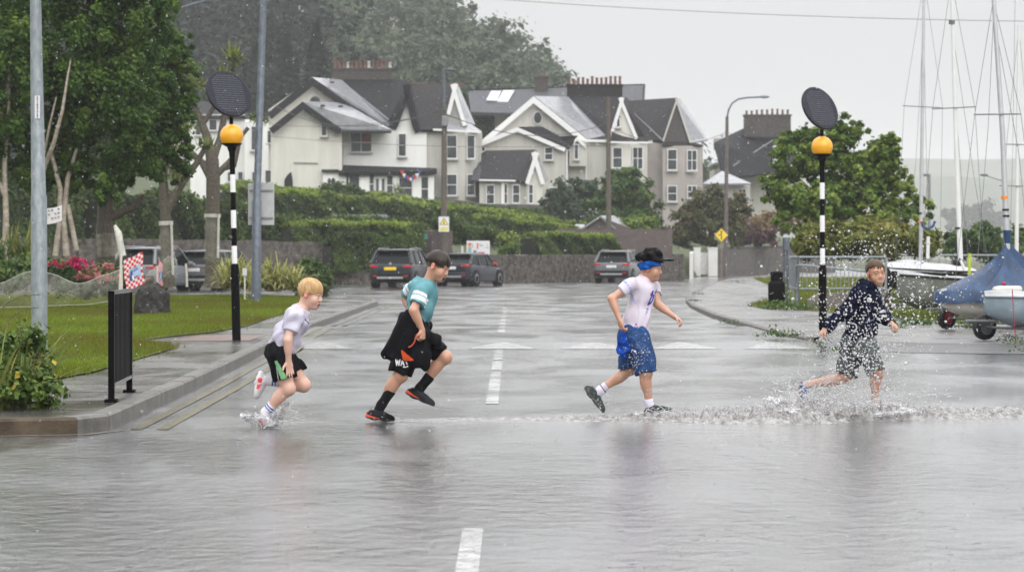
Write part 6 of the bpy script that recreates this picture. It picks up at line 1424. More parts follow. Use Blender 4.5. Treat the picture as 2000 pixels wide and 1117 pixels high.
tree('broadleaf_tree', 'big round green tree behind the right crossing beacon', 84, (1640, 500), [[(1640, 505, 12), (1640, 440, 10), (1645, 380, 7)], [(1640, 440, 7), (1600, 390, 5), (1560, 350, 3)], [(1642, 420, 7), (1690, 370, 5), (1740, 340, 3)]],
     [(1560, 300, 84, 58, 52), (1530, 380, 84, 48, 45), (1620, 300, 84, 60, 62), (1660, 255, 83.5, 38, 32), (1690, 330, 84, 70, 60), (1735, 300, 83, 34, 40), (1600, 400, 83, 80, 45), (1700, 410, 83.5, 75, 45), (1760, 370, 84, 34, 42), (1790, 400, 83.5, 38, 26), (1740, 290, 83, 28, 22), (1545, 270, 84, 26, 18), (1780, 430, 83, 40, 26), (1560, 440, 83, 55, 28)], 62000, .10, 81, LV_lime, M_bark, nclump=620, clump=.17, shell=.35)
shrub('willow_shrub', 'feathery yellow green willow thicket behind the railing', 'shrub', [(1640, 470, 68, 75, 32), (1720, 470, 68, 70, 38), (1580, 480, 68, 40, 24), (1790, 470, 68, 40, 34)], 26000, .06, 82, LV_straw, clump=.3, shell=.3, nclump=220, aspect=4.0, up=.1)
shrub('bush', 'dense green bush behind the dinghies at the right', 'bush', [(1905, 470, 110, 50, 40), (1870, 480, 110, 34, 30), (1950, 485, 110, 40, 30), (1985, 470, 112, 30, 30)], 14000, .11, 83, LV_mid, clump=.28, shell=.4, nclump=140)
shrub('bush', 'hazy grey copse far beyond the masts', 'copse', [(1900, 425, 1300, 50, 26), (1860, 432, 1300, 26, 18), (1940, 432, 1300, 26, 16)], 4000, 2.0, 84, LV_conif, clump=.4, shell=.4)

# ------------------------------------------------------------------ wooded hill: two woods, read as masses
def wood(label, seed, n, leaf, region, m, hh, k):
    """crowns standing on the hillside; region(X, Y) -> bool"""
    rng = np.random.default_rng(seed); blobs = []
    while len(blobs) < k:
        X, Y = rng.uniform(-75, 32), rng.uniform(285, 440)
        if not region(X, Y): continue
        z = float(hill_z(X, Y)); r = rng.uniform(1.8, 4.6); h = rng.uniform(*hh) * (.6 + .12 * r); blobs.append(((X, Y, z + h * .55), (r, r, h * .55)))
    q, v = crown_quads(blobs, n, leaf, seed + 1, nclump=k * 9, clump=.35, shell=.6); o = leaf_obj('woodland', q, v, m); tag(o, kind='stuff'); o['label'] = label; return o
wood('mixed green wood covering the hill behind the houses', 91, 120000, .50, lambda X, Y: X > -.075 * Y + 3 * math.sin(Y * .05) and hill_z(X, Y) > 3, LV_wood, (6, 9.5), 320)
wood('dark conifer wood on the left of the hill', 92, 80000, .60, lambda X, Y: X < -.068 * Y + 3 * math.sin(Y * .07), LV_conif, (8, 14), 260)
def conifer(label, px, py0, py1, Y, seed):
    b = P(px, py1, Y); t_ = P(px, py0, Y); hh = t_.z - b.z; t = thing('conifer', label, 'conifer', tuple(b), group='dark conifers on the hill'); m_ = MB(); m_.tube([b, t_], [.25, .04], 7); m_.build('trunk', M_bark, t); rng = np.random.default_rng(seed); k = 5200
    u = rng.random(k) ** .8; az = rng.random(k) * 2 * PI; r = hh * .22 * (1 - u) * (.45 + .55 * np.abs(np.sin(u * 34 + az))) * (.7 + .4 * rng.random(k)) + .1; p = np.stack([b.x + r * np.cos(az), b.y + r * np.sin(az), b.z + hh * (.08 + .92 * u) - r * .25], 1)
    q = leaf_arrays(p, np.stack([np.cos(az), np.sin(az), np.full(k, .8)], 1) + rng.normal(size=(k, 3)) * .4, .34 * (.6 + .8 * rng.random(k)), rng, 2.0, .5); leaf_obj('crown', q, rng.random(k), LV_conif, t)
conifer('tall dark conifer standing above the left end of the white house roof', 618, 42, 190, 262, 93)
conifer('second dark conifer left of the white house gable', 560, 70, 230, 268, 94)
conifer('shorter dark conifer behind the left telegraph wires', 500, 85, 240, 275, 95)

# ------------------------------------------------------------------ lawn grass
def grass(name, poly, n, h, w_, seed, z=.135, ymin=None):
    rng = np.random.default_rng(seed); P2 = np.array(poly); lo, hi = P2.min(0), P2.max(0); out = []
    lo[0] = max(lo[0], -16); hi[0] = min(hi[0], 24); got = 0
    while got < n:
        Y = np.sqrt(rng.random(n) * (hi[1] ** 2 - lo[1] ** 2) + lo[1] ** 2) if False else lo[1] + (hi[1] - lo[1]) * rng.random(n) ** 1.5; X = lo[0] + (hi[0] - lo[0]) * rng.random(n)
        ins = np.zeros(n, bool); j = len(P2) - 1
        for i in range(len(P2)):
            c = ((P2[i, 1] > Y) != (P2[j, 1] > Y)) & (X < (P2[j, 0] - P2[i, 0]) * (Y - P2[i, 1]) / (P2[j, 1] - P2[i, 1] + 1e-9) + P2[i, 0]); ins ^= c; j = i
        ins &= (np.abs(X) < .215 * Y + .5); out.append(np.stack([X[ins], Y[ins]], 1)); got += ins.sum()
    p = np.concatenate(out)[:n] + rng.normal(size=(n, 2)) * np.where(rng.random((n, 1)) < .15, .14, .02); az = rng.random(n) * PI; hh = h * (.5 + .9 * rng.random(n)) * (1 + .5 * np.sin(p[:, 0] * 1.7) * np.sin(p[:, 1] * .9)); wv = w_ * (1 + p[:, 1] / 60); ln = rng.normal(size=(n, 2)) * hh[:, None] * .45
    a = np.stack([p[:, 0] - np.cos(az) * wv, p[:, 1] - np.sin(az) * wv, np.full(n, z)], 1); b = np.stack([p[:, 0] + np.cos(az) * wv, p[:, 1] + np.sin(az) * wv, np.full(n, z)], 1); t = np.stack([p[:, 0] + ln[:, 0], p[:, 1] + ln[:, 1], z + hh], 1)
    v = np.clip(.5 + .28 * np.sin(p[:, 0] * .9 + 1.3 * np.sin(p[:, 1] * .35)) * np.sin(p[:, 1] * .5) + rng.normal(size=n) * .22, 0, 1)
    o = mesh_obj(name, np.stack([a, b, t], 1).reshape(-1, 3), np.arange(3 * n).reshape(n, 3), M_grass, None, False, False, origin=(0, 0, 0)); at = o.data.attributes.new('v', 'FLOAT', 'FACE'); at.data.foreach_set('value', v.astype(np.float32)); tag(o, kind='stuff'); return o
M_grass = leafmat('wet_grass', [(0.0, (0.147, 0.104, 0.022)), (0.28, (0.120, 0.120, 0.015)), (0.6, (0.120, 0.172, 0.013)), (1.0, (0.184, 0.260, 0.022))], .5, .35)
grass('grass', LAWN, 190000, .055, .004, 101)
grass('rough_grass', VERGE, 60000, .10, .005, 102, z=.11)
# weeds along the right kerb
rng = np.random.default_rng(103); q = []
for x, y, k, s_ in ((1525, 657, 90, .10), (1510, 655, 40, .08), (1600, 672, 40, .06), (1640, 684, 60, .07), (1355, 588, 40, .10), (1362, 575, 40, .10), (1425, 632, 50, .07), (1530, 603, 260, .16), (1560, 605, 160, .14), (1440, 552, 30, .15), (1720, 630, 160, .11), (1790, 634, 200, .12), (1850, 632, 160, .11), (1900, 640, 140, .10), (1960, 664, 60, .07), (1995, 672, 70, .08), (1760, 640, 60, .07), (2005, 688, 40, .07)):
    c = np.array(G(x, y, .10)); p = c + rng.normal(size=(k, 3)) * np.array((s_ * 1.6, s_ * 1.6, s_ * .3)); p[:, 2] = .10 + np.abs(rng.normal(size=k)) * s_ * .55; q.append(leaf_arrays(p, rng.normal(size=(k, 3)) + np.array((0, -.5, .8)), np.full(k, s_ * .32), rng, 2.2))
q = np.concatenate(q); o = leaf_obj('weeds', q, rng.random(len(q)), LV_mid); tag(o, kind='stuff')
# ------------------------------------------------------------------ houses on the rise
M_cream = mat('cream_render', (0.56, 0.55, 0.50), .7, var=.08, scale=1.3, bump=.05, stretch=(2, 2, .3))
M_whiter = mat('white_house_render', (0.74, 0.74, 0.72), .65, var=.05, scale=1.3, bump=.05, stretch=(2, 2, .3))
M_greyr = mat('grey_render', (0.46, 0.45, 0.41), .75, var=.10, scale=1.3, bump=.05, stretch=(2, 2, .3))
M_brownr = mat('brown_grey_render', (0.34, 0.31, 0.29), .75, var=.1, scale=.8)
def slate(name, a, b): return mat(name, a, .55, scale=3.5, col2=b, bump=.35, bscale=7, spec=.08, stretch=(1, 1, 2.5))
M_slate = slate('dark_wet_slate', (0.010, 0.010, 0.012), (0.024, 0.024, 0.028)); M_slate2 = slate('grey_slate', (0.055, 0.057, 0.064), (0.095, 0.097, 0.108)); M_slateb = slate('brownish_slate', (0.017, 0.0155, 0.0165), (0.032, 0.029, 0.031))
M_slate3 = mat('pale_sheen_slate', (0.20, 0.205, 0.22), .16, scale=2.5, col2=(0.30, 0.305, 0.325), bump=.05)  # pale base colour carries the sky reflection on the bright roof slopes
M_barge = mat('white_bargeboard', (.70, .70, .70), .5, var=.04); M_fascia = mat('black_fascia', (.014, .014, .016), .6, spec=.2); M_pane = mat('window_glass', (.022, .026, .030), .15, var=.5, scale=.9, spec=.35, col2=(.085, .095, .10))
M_wframe = mat('white_window_frame', (.74, .74, .74), .45, var=.03); M_sill = mat('stone_sill', (.40, .39, .37), .6)
M_brickc = mat('chimney_brick', (0.045, 0.041, 0.040), .85, spec=.1, scale=5, col2=(0.095, 0.084, 0.079), bump=.6, bscale=9); M_pot = mat('terracotta_pot', (0.15, 0.075, 0.055), .7, var=.25, scale=4); M_potw = mat('pale_pot', (.45, .44, .43), .6)
M_lead = mat('lead_flashing', (.16, .165, .18), .35)
class House:
    def __init__(s, name, label, z0, sc, base, Y, group=None):
        """z0, sc: the enlargement the outline was measured on"""
        s.z0, s.sc = z0, sc; s.t = thing(name, label, 'house', tuple(s.q(*base, Y)), group=group or 'houses on the rise')
    def px(s, x, y): return s.z0[0] + x / s.sc, s.z0[1] + y / s.sc
    def q(s, x, y, Y): return P(*s.px(x, y), Y)
    def face(s, name, pts, Y, m, t=.25, parent=None):
        mb = MB(); pp = [s.q(a[0], a[1], a[2] if len(a) > 2 else Y) for a in pts]; mb.slab(pp, t); return mb.build(name, m, parent or s.t)
    def wall(s, name, pts, Y, m, back=6.0, parent=None):
        mb = MB(); pp = [s.q(a[0], a[1], a[2] if len(a) > 2 else Y) for a in pts]; zm = min(p.z for p in pp)
        for p in pp:
            if zm < 7.6 and p.z < zm + .6: p.z -= 2.4          # down to its footing in the slope
        mb.prism(pp, V(0, back, 0)); return mb.build(name, m, parent or s.t)
    def win(s, x0, y0, x1, y1, Y, cols=1, sash=True, arch=False, sill=True, red=None, fr=.055, recess=True):
        a, c = s.q(x0, y1, Y), s.q(x1, y0, Y); w_, h = c.x - a.x, c.z - a.z; cx, cz = (a.x + c.x) / 2, (a.z + c.z) / 2; f = MB(); Yf = Y - .05
        for dx in (-1, 1): f.box((cx + dx * (w_ / 2 - fr / 2), Yf, cz), (fr, .10, h))
        for dz in (-1, 1): f.box((cx, Yf - .002, cz + dz * (h / 2 - fr / 2)), (w_ - .004, .10, fr))
        for k in range(1, cols): f.box((cx - w_ / 2 + w_ * k / cols, Yf + .003, cz), (fr * .9, .09, h - .01))
        if sash: f.box((cx, Yf + .006, cz), (w_ - .01, .085, fr * .9))
        o = f.build('window', M_wframe, s.t); g = MB(); g.box((cx, Y - .015, cz), (w_ - .03, .03, h - .03)); g.build('pane', M_pane, o)
        if sill: k = MB(); k.box((cx, Y - .10, cz - h / 2 - .06), (w_ + .18, .24, .09)); k.build('sill', M_sill, o)
        if red: k = MB(); k.box((cx + w_ * .22, Y - .034, cz + h * .18), (w_ * .36, .004, h * .4)); k.build('red_curtain', mat('red_curtain', (.28, .03, .025), .7), o)
        return o
    def disc(s, x, y, r, Y, half=False, ry=None, name='window'):
        c = s.q(x, y, Y); R = r / s.sc * Y / F_PX; Rz = (ry or r) / s.sc * Y / F_PX; n = 20; a0 = 0; a1 = PI if half else 2 * PI; ring = [(math.cos(a0 + (a1 - a0) * i / n), math.sin(a0 + (a1 - a0) * i / n)) for i in range(n + (1 if half else 0))]
        f = MB(); f.prism([c + V(u * R * 1.15, -.06, v_ * Rz * 1.15) for u, v_ in ring], V(0, .05, 0)); o = f.build(name, M_wframe if not half else M_sill, s.t); g = MB(); g.prism([c + V(u * R, -.075, v_ * Rz) for u, v_ in ring], V(0, .04, 0)); g.build('pane', M_pane, o); return o
    def line(s, name, pts, Y, w_, m, dep=.14, parent=None):
        mb = MB(); pp = [s.q(a[0], a[1], a[2] if len(a) > 2 else Y) for a in pts]
        for i, (a, b) in enumerate(zip(pp, pp[1:])):
            a, b = a + V(0, .006 * i, 0), b + V(0, .006 * i, 0); d = (b - a).normalized(); up = V(0, -1, 0).cross(d).normalized()
            if up.z < 0: up = -up
            mb.prism([a - up * w_, b - up * w_, b, a], V(0, dep, 0))
        return mb.build(name, m, parent or s.t)
    def chimney(s, x0, y0, x1, y1, Y, pots, roof, m=None, ph=.55, potm=None):
        a, c = s.q(x0, y1, Y), s.q(x1, y0, Y); w_, h = c.x - a.x, c.z - a.z; b = MB(); b.box(((a.x + c.x) / 2, Y, a.z + h / 2 - .4), (w_, 1.0, h + .8)); ch = b.build('chimney', m or M_brickc, s.t); cp = MB(); cp.box(((a.x + c.x) / 2, Y, c.z + .06), (w_ + .16, 1.16, .16)); cp.build('chimney_cap', m or M_brickc, ch)
        rnd = random.Random(int(x0))
        for i in range(pots):
            x = a.x + w_ * (i + .5) / pots; k = MB(); hh = ph * rnd.choice((.8, .95, 1, 1.15, 1)); k.lathe((x, Y, c.z + .14), [(.14, 0), (.12, .1), (.10, hh * .8), (.13, hh * .85), (.12, hh)], 10); k.build('chimney_pot', M_potw if (i % 5 == 3 and potm) else M_pot, ch)
# white house (left half) and the grey half joined to it
h = House('white_house', 'large white rendered house with dark slate roofs and two left gables', (470, 100), 3.49, (900, 980), 200)
h.wall('gable_wall', [(190, 400), (490, 190), (830, 440), (830, 980), (190, 980)], 200.5, M_cream, 8)
h.face('gable_roof', [(480, 178, 199.9), (690, 196, 206), (1015, 470, 201.4), (1015, 505, 199.8), (840, 430, 199.9)], 200, M_slate3, .22)
h.line('bargeboard', [(178, 425), (488, 180), (700, 330), (1010, 520)], 199.8, .55, M_fascia, .3)
h.wall('wing_wall', [(205, 515), (425, 360), (690, 545), (690, 980), (205, 980)], 197.5, M_cream, 3)
h.face('wing_roof', [(418, 344, 196.9), (705, 352, 200.4), (1000, 520, 199.6), (1030, 537, 196.9), (690, 532, 196.9)], 198, M_slate3, .2)
h.line('bargeboard', [(192, 530), (422, 345), (688, 532)], 196.8, .5, M_fascia, .3)
h.wall('front_wall', [(682, 540), (1060, 540), (1125, 300), (1205, 540), (1268, 545), (1268, 980), (682, 980)], 199.4, M_whiter, 7)
h.face('main_roof', [(684, 196, 206), (1150, 194, 206), (1225, 530, 199.2), (1190, 545, 199.0), (1130, 300, 199.25), (1055, 510, 199.0), (1015, 505, 199.1), (1010, 470, 200.6)], 203, M_slate, .22)
h.line('valley_flashing', [(684, 198, 205.8), (1012, 464, 200.2)], 203, .12, M_lead, .06); h.line('gutter', [(690, 542), (1030, 546)], 196.8, .16, M_fascia, .14); h.line('gable_edge', [(1052, 512), (1128, 292), (1142, 225)], 198.9, .22, M_slate, .3); h.line('gable_edge', [(1142, 225), (1215, 535)], 198.9, .45, M_slate, .3)
h.disc(508, 345, 34, 200.4, half=True)
h.win(548, 490, 590, 580, 197.4, 1, False); h.win(748, 556, 895, 690, 199.3, 2, True, red=True); h.win(1074, 562, 1130, 720, 199.3, 1, True)
h.win(180, 540, 220, 630, 200.4, 1, False); h.win(165, 810, 235, 900, 200.4, 1, False)
d = MB(); pts = [(298, 945), (298, 880), (318, 845), (344, 822), (354, 880), (356, 945)]; d.prism([h.q(x, y, 197.38) for x, y in pts], V(0, .1, 0)); d.build('pointed_doorway', M_fascia, h.t)
h.line('stain_line', [(360, 756), (525, 760)], 197.42, .10, mat('grey_string_course', (.27, .26, .24), .8, var=.3), .07); h.line('downpipe', [(632, 575), (680, 535)], 197.3, .07, M_sill, .07)
v_ = MB()
for x, y in ((625, 218), (560, 378), (682, 383)): c_ = h.q(x, y, 197.0 if y > 300 else 201.5); v_ = MB(); v_.box(c_ + V(0, -.15, .05), (.32, .5, .12)); v_.build('roof_vent', M_fascia, h.t)
h.face('porch_roof', [(668, 775, 199.3), (1338, 798, 199.3), (1335, 822, 196.6), (668, 832, 196.6)], 198, M_slate, .2); h.line('porch_fascia', [(668, 815), (1338, 815)], 196.55, .18, M_fascia, .1)
h.wall('porch_wall', [(560, 815), (735, 835), (735, 945), (560, 960)], 197.0, M_whiter, 2.2); h.face('porch_lean_roof', [(552, 800, 198), (668, 800, 198), (668, 815, 196.7), (552, 815, 196.7)], 197, M_slateb, .12)
for x0, x1 in ((720, 738), (812, 874), (1040, 1076), (1172, 1228), (1282, 1318)): h.wall('porch_pier', [(x0, 828), (x1, 828), (x1, 1010), (x0, 1010)], 197.0, M_whiter, .4)
h.win(738, 838, 812, 950, 197.2, 1, False); h.win(876, 838, 912, 975, 197.2, 1, True); h.win(994, 845, 1040, 985, 197.2, 1, True); h.win(1078, 860, 1172, 1005, 197.2, 1, True); h.win(1228, 855, 1282, 1025, 197.2, 1, True)
d = MB(); a, c = h.q(915, 985, 197.2), h.q(990, 850, 197.2); d.box(((a.x + c.x) / 2, 197.15, (a.z + c.z) / 2), (c.x - a.x, .1, c.z - a.z)); d = d.build('door', M_wframe, h.t)
for dx in (-.32, .32): k = MB(); k.box(((a.x + c.x) / 2 + dx * .7, 197.09, (a.z + c.z) / 2), (.22, .03, (c.z - a.z) * .7)); k.build('door_pane', M_pane, d)
h.disc(605, 888, 12, 196.95, ry=22); h.disc(632, 888, 14, 196.95, ry=24)
k = MB(); cols = [(.5, .03, .03), (.65, .65, .65), (.05, .08, .35)]
for i in range(9): t_ = i / 8; c_ = h.q(1100 + 118 * t_, 815 + 45 * 4 * t_ * (1 - t_), 196.4); k.add([c_ + V(-.16, 0, .0), c_ + V(.16, 0, 0), c_ + V(0, 0, -.34)], [(0, 1, 2)], i % 3)
b_ = k.build('bunting', [mat('bunting_%d' % i, c, .6) for i, c in enumerate(cols)]); tag(b_, 'string of red white and blue bunting under the white porch roof', 'bunting')
h.chimney(630, 130, 1032, 205, 206.5, 14, None, ph=.62, potm=True)
h2 = House('grey_house', 'narrow grey half house with a tall white barged gable and bay windows', (470, 100), 3.49, (1450, 980), 200)
h2.wall('front_wall', [(1268, 540), (1640, 540), (1640, 980), (1268, 980)], 199.6, M_greyr, 7); h2.wall('bay_wall', [(1392, 545), (1528, 545), (1528, 1000), (1392, 1000)], 198.2, M_greyr, 1.4); h2.wall('bay_wall', [(1528, 545, 198.2), (1618, 545, 199.2), (1618, 1000, 199.2), (1528, 1000, 198.2)], 198.2, M_greyr, .4)
h2.face('main_roof', [(1152, 226, 206), (1456, 216, 206), (1400, 420, 200.2), (1395, 535, 199.1), (1225, 535, 199.1)], 203, M_slateb, .22); h2.wall('gable_wall', [(1405, 545), (1405, 430), (1456, 240), (1535, 500), (1535, 545)], 199.0, mat('gable_grey', (.26, .26, .25), .75, var=.08), 3); h2.line('bargeboard', [(1402, 430), (1455, 222), (1540, 505)], 198.8, .30, M_barge, .12)
h2.face('gable_roof', [(1455, 222, 198.9), (1475, 214, 206), (1600, 500, 203), (1540, 508, 198.9)], 200, M_slate3, .15)
h2.face('bay_roof', [(1392, 540, 197.9), (1640, 545, 198.6), (1560, 490, 200), (1440, 455, 199.6)], 198, M_slate3, .15); h2.line('bay_gutter', [(1312, 528), (1640, 546)], 197.8, .16, M_barge, .12)
for y0, y1 in ((572, 735), (838, 985)): h2.win(1404, y0, 1476, y1, 198.1); h2.win(1542, y0, 1598, y1, 198.3)
h2.line('ridge_tiles', [(1150, 224), (1520, 222)], 205.9, .14, mat('red_ridge_tile', (.16, .05, .035), .7), .2)
wl = MB(); wl.prism([P(848, 418, 190), P(1062, 432, 190), P(1062, 400, 190), P(945, 398, 190), P(848, 384, 190)], V(0, .4, 0)); o = wl.build('garden_wall', M_stone2); tag(o, 'dark stone terrace wall between the white house and the cottage', 'wall')
# second pair
h3 = House('gabled_house', 'pale grey house with a wide white barged gable and round window', (900, 120), 3.03, (700, 900), 206)
h3.wall('gable_wall', [(115, 478), (430, 222), (745, 470), (745, 880), (115, 880)], 206.5, M_greyr, 8); h3.line('bargeboard', [(108, 480), (430, 208), (745, 462)], 205.9, .42, M_barge, .3); h3.disc(455, 335, 23, 206.4, ry=34)
h3.face('gable_roof', [(436, 206, 206), (640, 210, 212), (858, 440, 206.4), (750, 462, 205.9)], 207, M_slate3, .2)
h3.face('main_roof', [(634, 208, 212), (956, 206, 212), (890, 405, 206.6), (885, 462, 205.6), (745, 462, 205.6), (858, 438, 206.3)], 209, M_slate, .22); h3.line('valley_flashing', [(640, 222, 211.7), (856, 436, 206)], 208, .10, M_lead, .06)
h3.wall('wing_wall', [(112, 478), (335, 402), (625, 515), (625, 880), (112, 880)], 204.5, M_greyr, 2.2); h3.line('bargeboard', [(108, 482), (335, 390), (622, 514)], 204.0, .32, M_barge, .3); h3.face('wing_roof', [(338, 388, 204), (480, 385, 206.5), (580, 440, 206.4), (650, 500, 204.2), (622, 508, 204)], 205, M_slate, .18)
h3.wall('front_wall', [(622, 470), (1106, 470), (1106, 880), (622, 880)], 205.9, M_greyr, 7); h3.line('gutter', [(735, 462), (1135, 470)], 205.5, .20, M_barge, .14)
h3.wall('dormer_wall', [(642, 510), (642, 490), (688, 450), (742, 490), (742, 620), (642, 620)], 204.9, M_greyr, 1.2); h3.line('bargeboard', [(638, 505), (688, 448), (745, 505)], 204.7, .18, M_barge, .12); h3.face('dormer_roof', [(560, 445, 206.2), (686, 440, 204.8), (650, 500, 204.5), (600, 490, 205.5)], 205, M_slate, .12); h3.win(670, 490, 698, 582, 204.85, 1, False); h3.disc(684, 490, 14, 204.84, half=True)
h3.win(495, 508, 545, 585, 204.4); h3.win(112, 506, 146, 535, 204.4, 1, False)
h3.wall('gable_front_wall', [(890, 470), (890, 410), (950, 235), (1045, 455), (1045, 470)], 205.2, M_cream, 3); h3.line('bargeboard', [(888, 412), (950, 212), (1050, 456)], 205.0, .26, M_barge, .12); h3.disc(932, 335, 13, 205.1, half=True); h3.win(920, 335, 944, 392, 205.15, 1, False)
h3.face('gable_front_roof', [(952, 210, 205.1), (985, 215, 212), (1110, 460, 206.5), (1050, 458, 205.1)], 208, M_slateb, .15)
h3.wall('bay_wall', [(888, 478), (1000, 478), (1000, 880), (888, 880)], 204.4, M_cream, 1.6); h3.wall('bay_wall', [(1000, 478, 204.4), (1104, 478, 205.4), (1104, 880, 205.4), (1000, 880, 204.4)], 204.4, M_cream, .4); h3.face('bay_roof', [(884, 474, 204), (1112, 474, 205), (1050, 440, 206), (900, 400, 205.6)], 205, M_slateb, .12); h3.line('bay_gutter', [(884, 474), (1112, 476)], 203.9, .14, M_barge, .12)
h3.win(898, 510, 956, 632, 204.3); h3.win(1016, 508, 1078, 640, 204.45, 2); h3.line('downpipe', [(632, 516), (632, 800)], 204.3, .10, M_barge, .08); h3.line('downpipe', [(746, 510), (746, 800)], 205.7, .10, M_barge, .08); h3.win(520, 745, 580, 830, 204.4)
h3.chimney(628, 148, 955, 205, 213, 12, None, M_slateb, ph=.60)
h4 = House('brown_house', 'brown grey half house with a dark pointed gable at the end of the terrace', (900, 120), 3.03, (1280, 900), 206)
h4.wall('front_wall', [(1106, 480), (1432, 490), (1432, 880), (1106, 880)], 206.2, M_brownr, 7); h4.wall('bay_wall', [(1195, 500), (1320, 500), (1320, 880), (1195, 880)], 204.9, M_brownr, 1.4); h4.wall('bay_wall', [(1320, 500, 204.9), (1430, 500, 205.9), (1430, 880, 205.9), (1320, 880, 204.9)], 205, M_brownr, .4)
h4.face('main_roof', [(978, 234, 212), (1278, 216, 212), (1195, 470, 206), (1060, 462, 206.2)], 209, M_slateb, .22); h4.wall('gable_wall', [(1195, 490), (1195, 470), (1278, 235), (1362, 480), (1362, 490)], 205.6, mat('dark_slate_hanging', (.060, .055, .054), .7, var=.3, scale=5), 3); h4.line('bargeboard', [(1192, 472), (1278, 218), (1366, 482)], 205.4, .14, M_greyr, .12)
h4.face('gable_roof', [(1279, 217, 205.5), (1300, 222, 212), (1465, 468, 208), (1366, 482, 205.5)], 207, M_slate3, .15); h4.face('bay_roof', [(1190, 496, 204.6), (1436, 498, 205.6), (1350, 470, 206), (1210, 468, 206)], 205, M_slateb, .12)
h4.win(1222, 520, 1280, 645, 204.8); h4.win(1338, 525, 1398, 648, 205.0, 2); h4.win(1222, 735, 1280, 830, 204.8); h4.win(1340, 735, 1396, 810, 205.0, 2); h4.line('valley_flashing', [(1000, 280, 210.5), (1195, 462, 205.4)], 208, .10, M_lead, .06)
# cottage annex
h5 = House('cottage', 'single storey cottage with a hipped slate roof and white barged gable', (900, 120), 3.03, (300, 850), 197)
h5.face('hip_roof', [(148, 528, 200), (446, 522, 200), (385, 715, 195.9), (325, 700, 196), (108, 700, 196)], 198, M_slateb, .18); h5.face('hip_end_roof', [(148, 528, 200), (100, 560, 201), (60, 700, 197.5), (108, 704, 195.9), (230, 690, 196.5)], 198, M_slate2, .12); h5.wall('front_wall', [(110, 700), (450, 700), (450, 850), (110, 850)], 196.4, M_greyr, 4)
h5.wall('gable_wall', [(388, 850), (388, 715), (438, 560), (490, 715), (458, 850)], 195.9, M_cream, 3); h5.line('bargeboard', [(380, 722), (440, 535), (498, 724)], 195.6, .32, M_barge, .2); h5.line('gutter', [(108, 698), (325, 702)], 195.8, .12, M_barge, .1); h5.face('gable_roof', [(440, 534, 195.7), (448, 522, 200), (520, 700, 199), (498, 722, 195.7)], 197, M_slate3, .12)
h5.win(412, 620, 430, 670, 195.8, 1, False, sill=False); h5.win(150, 730, 200, 845, 196.3); h5.win(255, 722, 278, 845, 196.3); h5.win(305, 730, 350, 840, 196.3); h5.win(400, 728, 430, 842, 195.8); h5.wall('pier', [(240, 715), (254, 715), (254, 850), (240, 850)], 196.2, M_whiter, .2)
# big roof behind
h6 = House('slate_roofed_house', 'large grey slate roof with skylights rising behind the gabled house', (900, 120), 3.03, (600, 320), 226)
h6.face('roof', [(40, 172, 232), (1080, 136, 232), (1074, 235, 226), (700, 330, 224), (240, 305, 224), (60, 300, 224)], 228, M_slate2, .3); h6.wall('rear_wall', [(200, 300), (1070, 240), (1070, 420), (200, 420)], 230, M_greyr, 4); h6.line('ridge_tiles', [(40, 168), (1082, 134)], 231.8, .12, M_slate, .3); h6.line('verge', [(1080, 134, 231.8), (1074, 236, 225.8)], 228, .2, M_slateb, .25)
for a in ([(180, 175, 230.7), (240, 176, 230.7), (214, 232, 227.6), (150, 230, 227.6)], [(252, 172, 230.7), (318, 172, 230.7), (278, 240, 227.3), (214, 238, 227.3)]): h6.face('skylight', a, 229, mat('skylight_glass', (.45, .47, .5), .1), .1)
h6.chimney(440, 100, 515, 200, 231, 2, None)
# far right
h7 = House('dark_roofed_house', 'dark slate house with a broad pot lined chimney behind the street lamp', (900, 120), 3.03, (1700, 700), 246)
h7.face('roof', [(1500, 480, 246), (1676, 395, 252), (1950, 395, 252), (2000, 640, 246), (1560, 690, 243)], 248, M_slate, .3); h7.wall('front_wall', [(1500, 640), (2000, 640), (2000, 800), (1500, 800)], 248, M_greyr, 6); h7.line('hip_flashing', [(1610, 615, 244.2), (1850, 460, 249)], 247, .12, M_lead, .08); h7.face('dormer', [(1858, 495), (1925, 495), (1925, 600), (1858, 600)], 243, M_whiter, 2.0); h7.win(1868, 505, 1916, 595, 242.9, 1, False, sill=False)
h7.chimney(1676, 325, 1950, 400, 250, 9, None, M_brickc, ph=.5); h7.wall('side_wall', [(1505, 455), (1560, 455), (1560, 520), (1505, 520)], 249, M_brownr, 2)
h8 = House('small_hipped_pavilion', 'small pavilion with a pale hipped roof behind the cherry tree', (900, 120), 3.03, (1570, 850), 214); h8.face('hip_roof', [(1430, 724, 212), (1545, 648, 216), (1720, 722, 212)], 213, M_slate3, .15); h8.wall('front_wall', [(1445, 724), (1712, 724), (1712, 850), (1445, 850)], 213, M_greyr, 4); h8.win(1640, 755, 1690, 850, 212.9, 2)
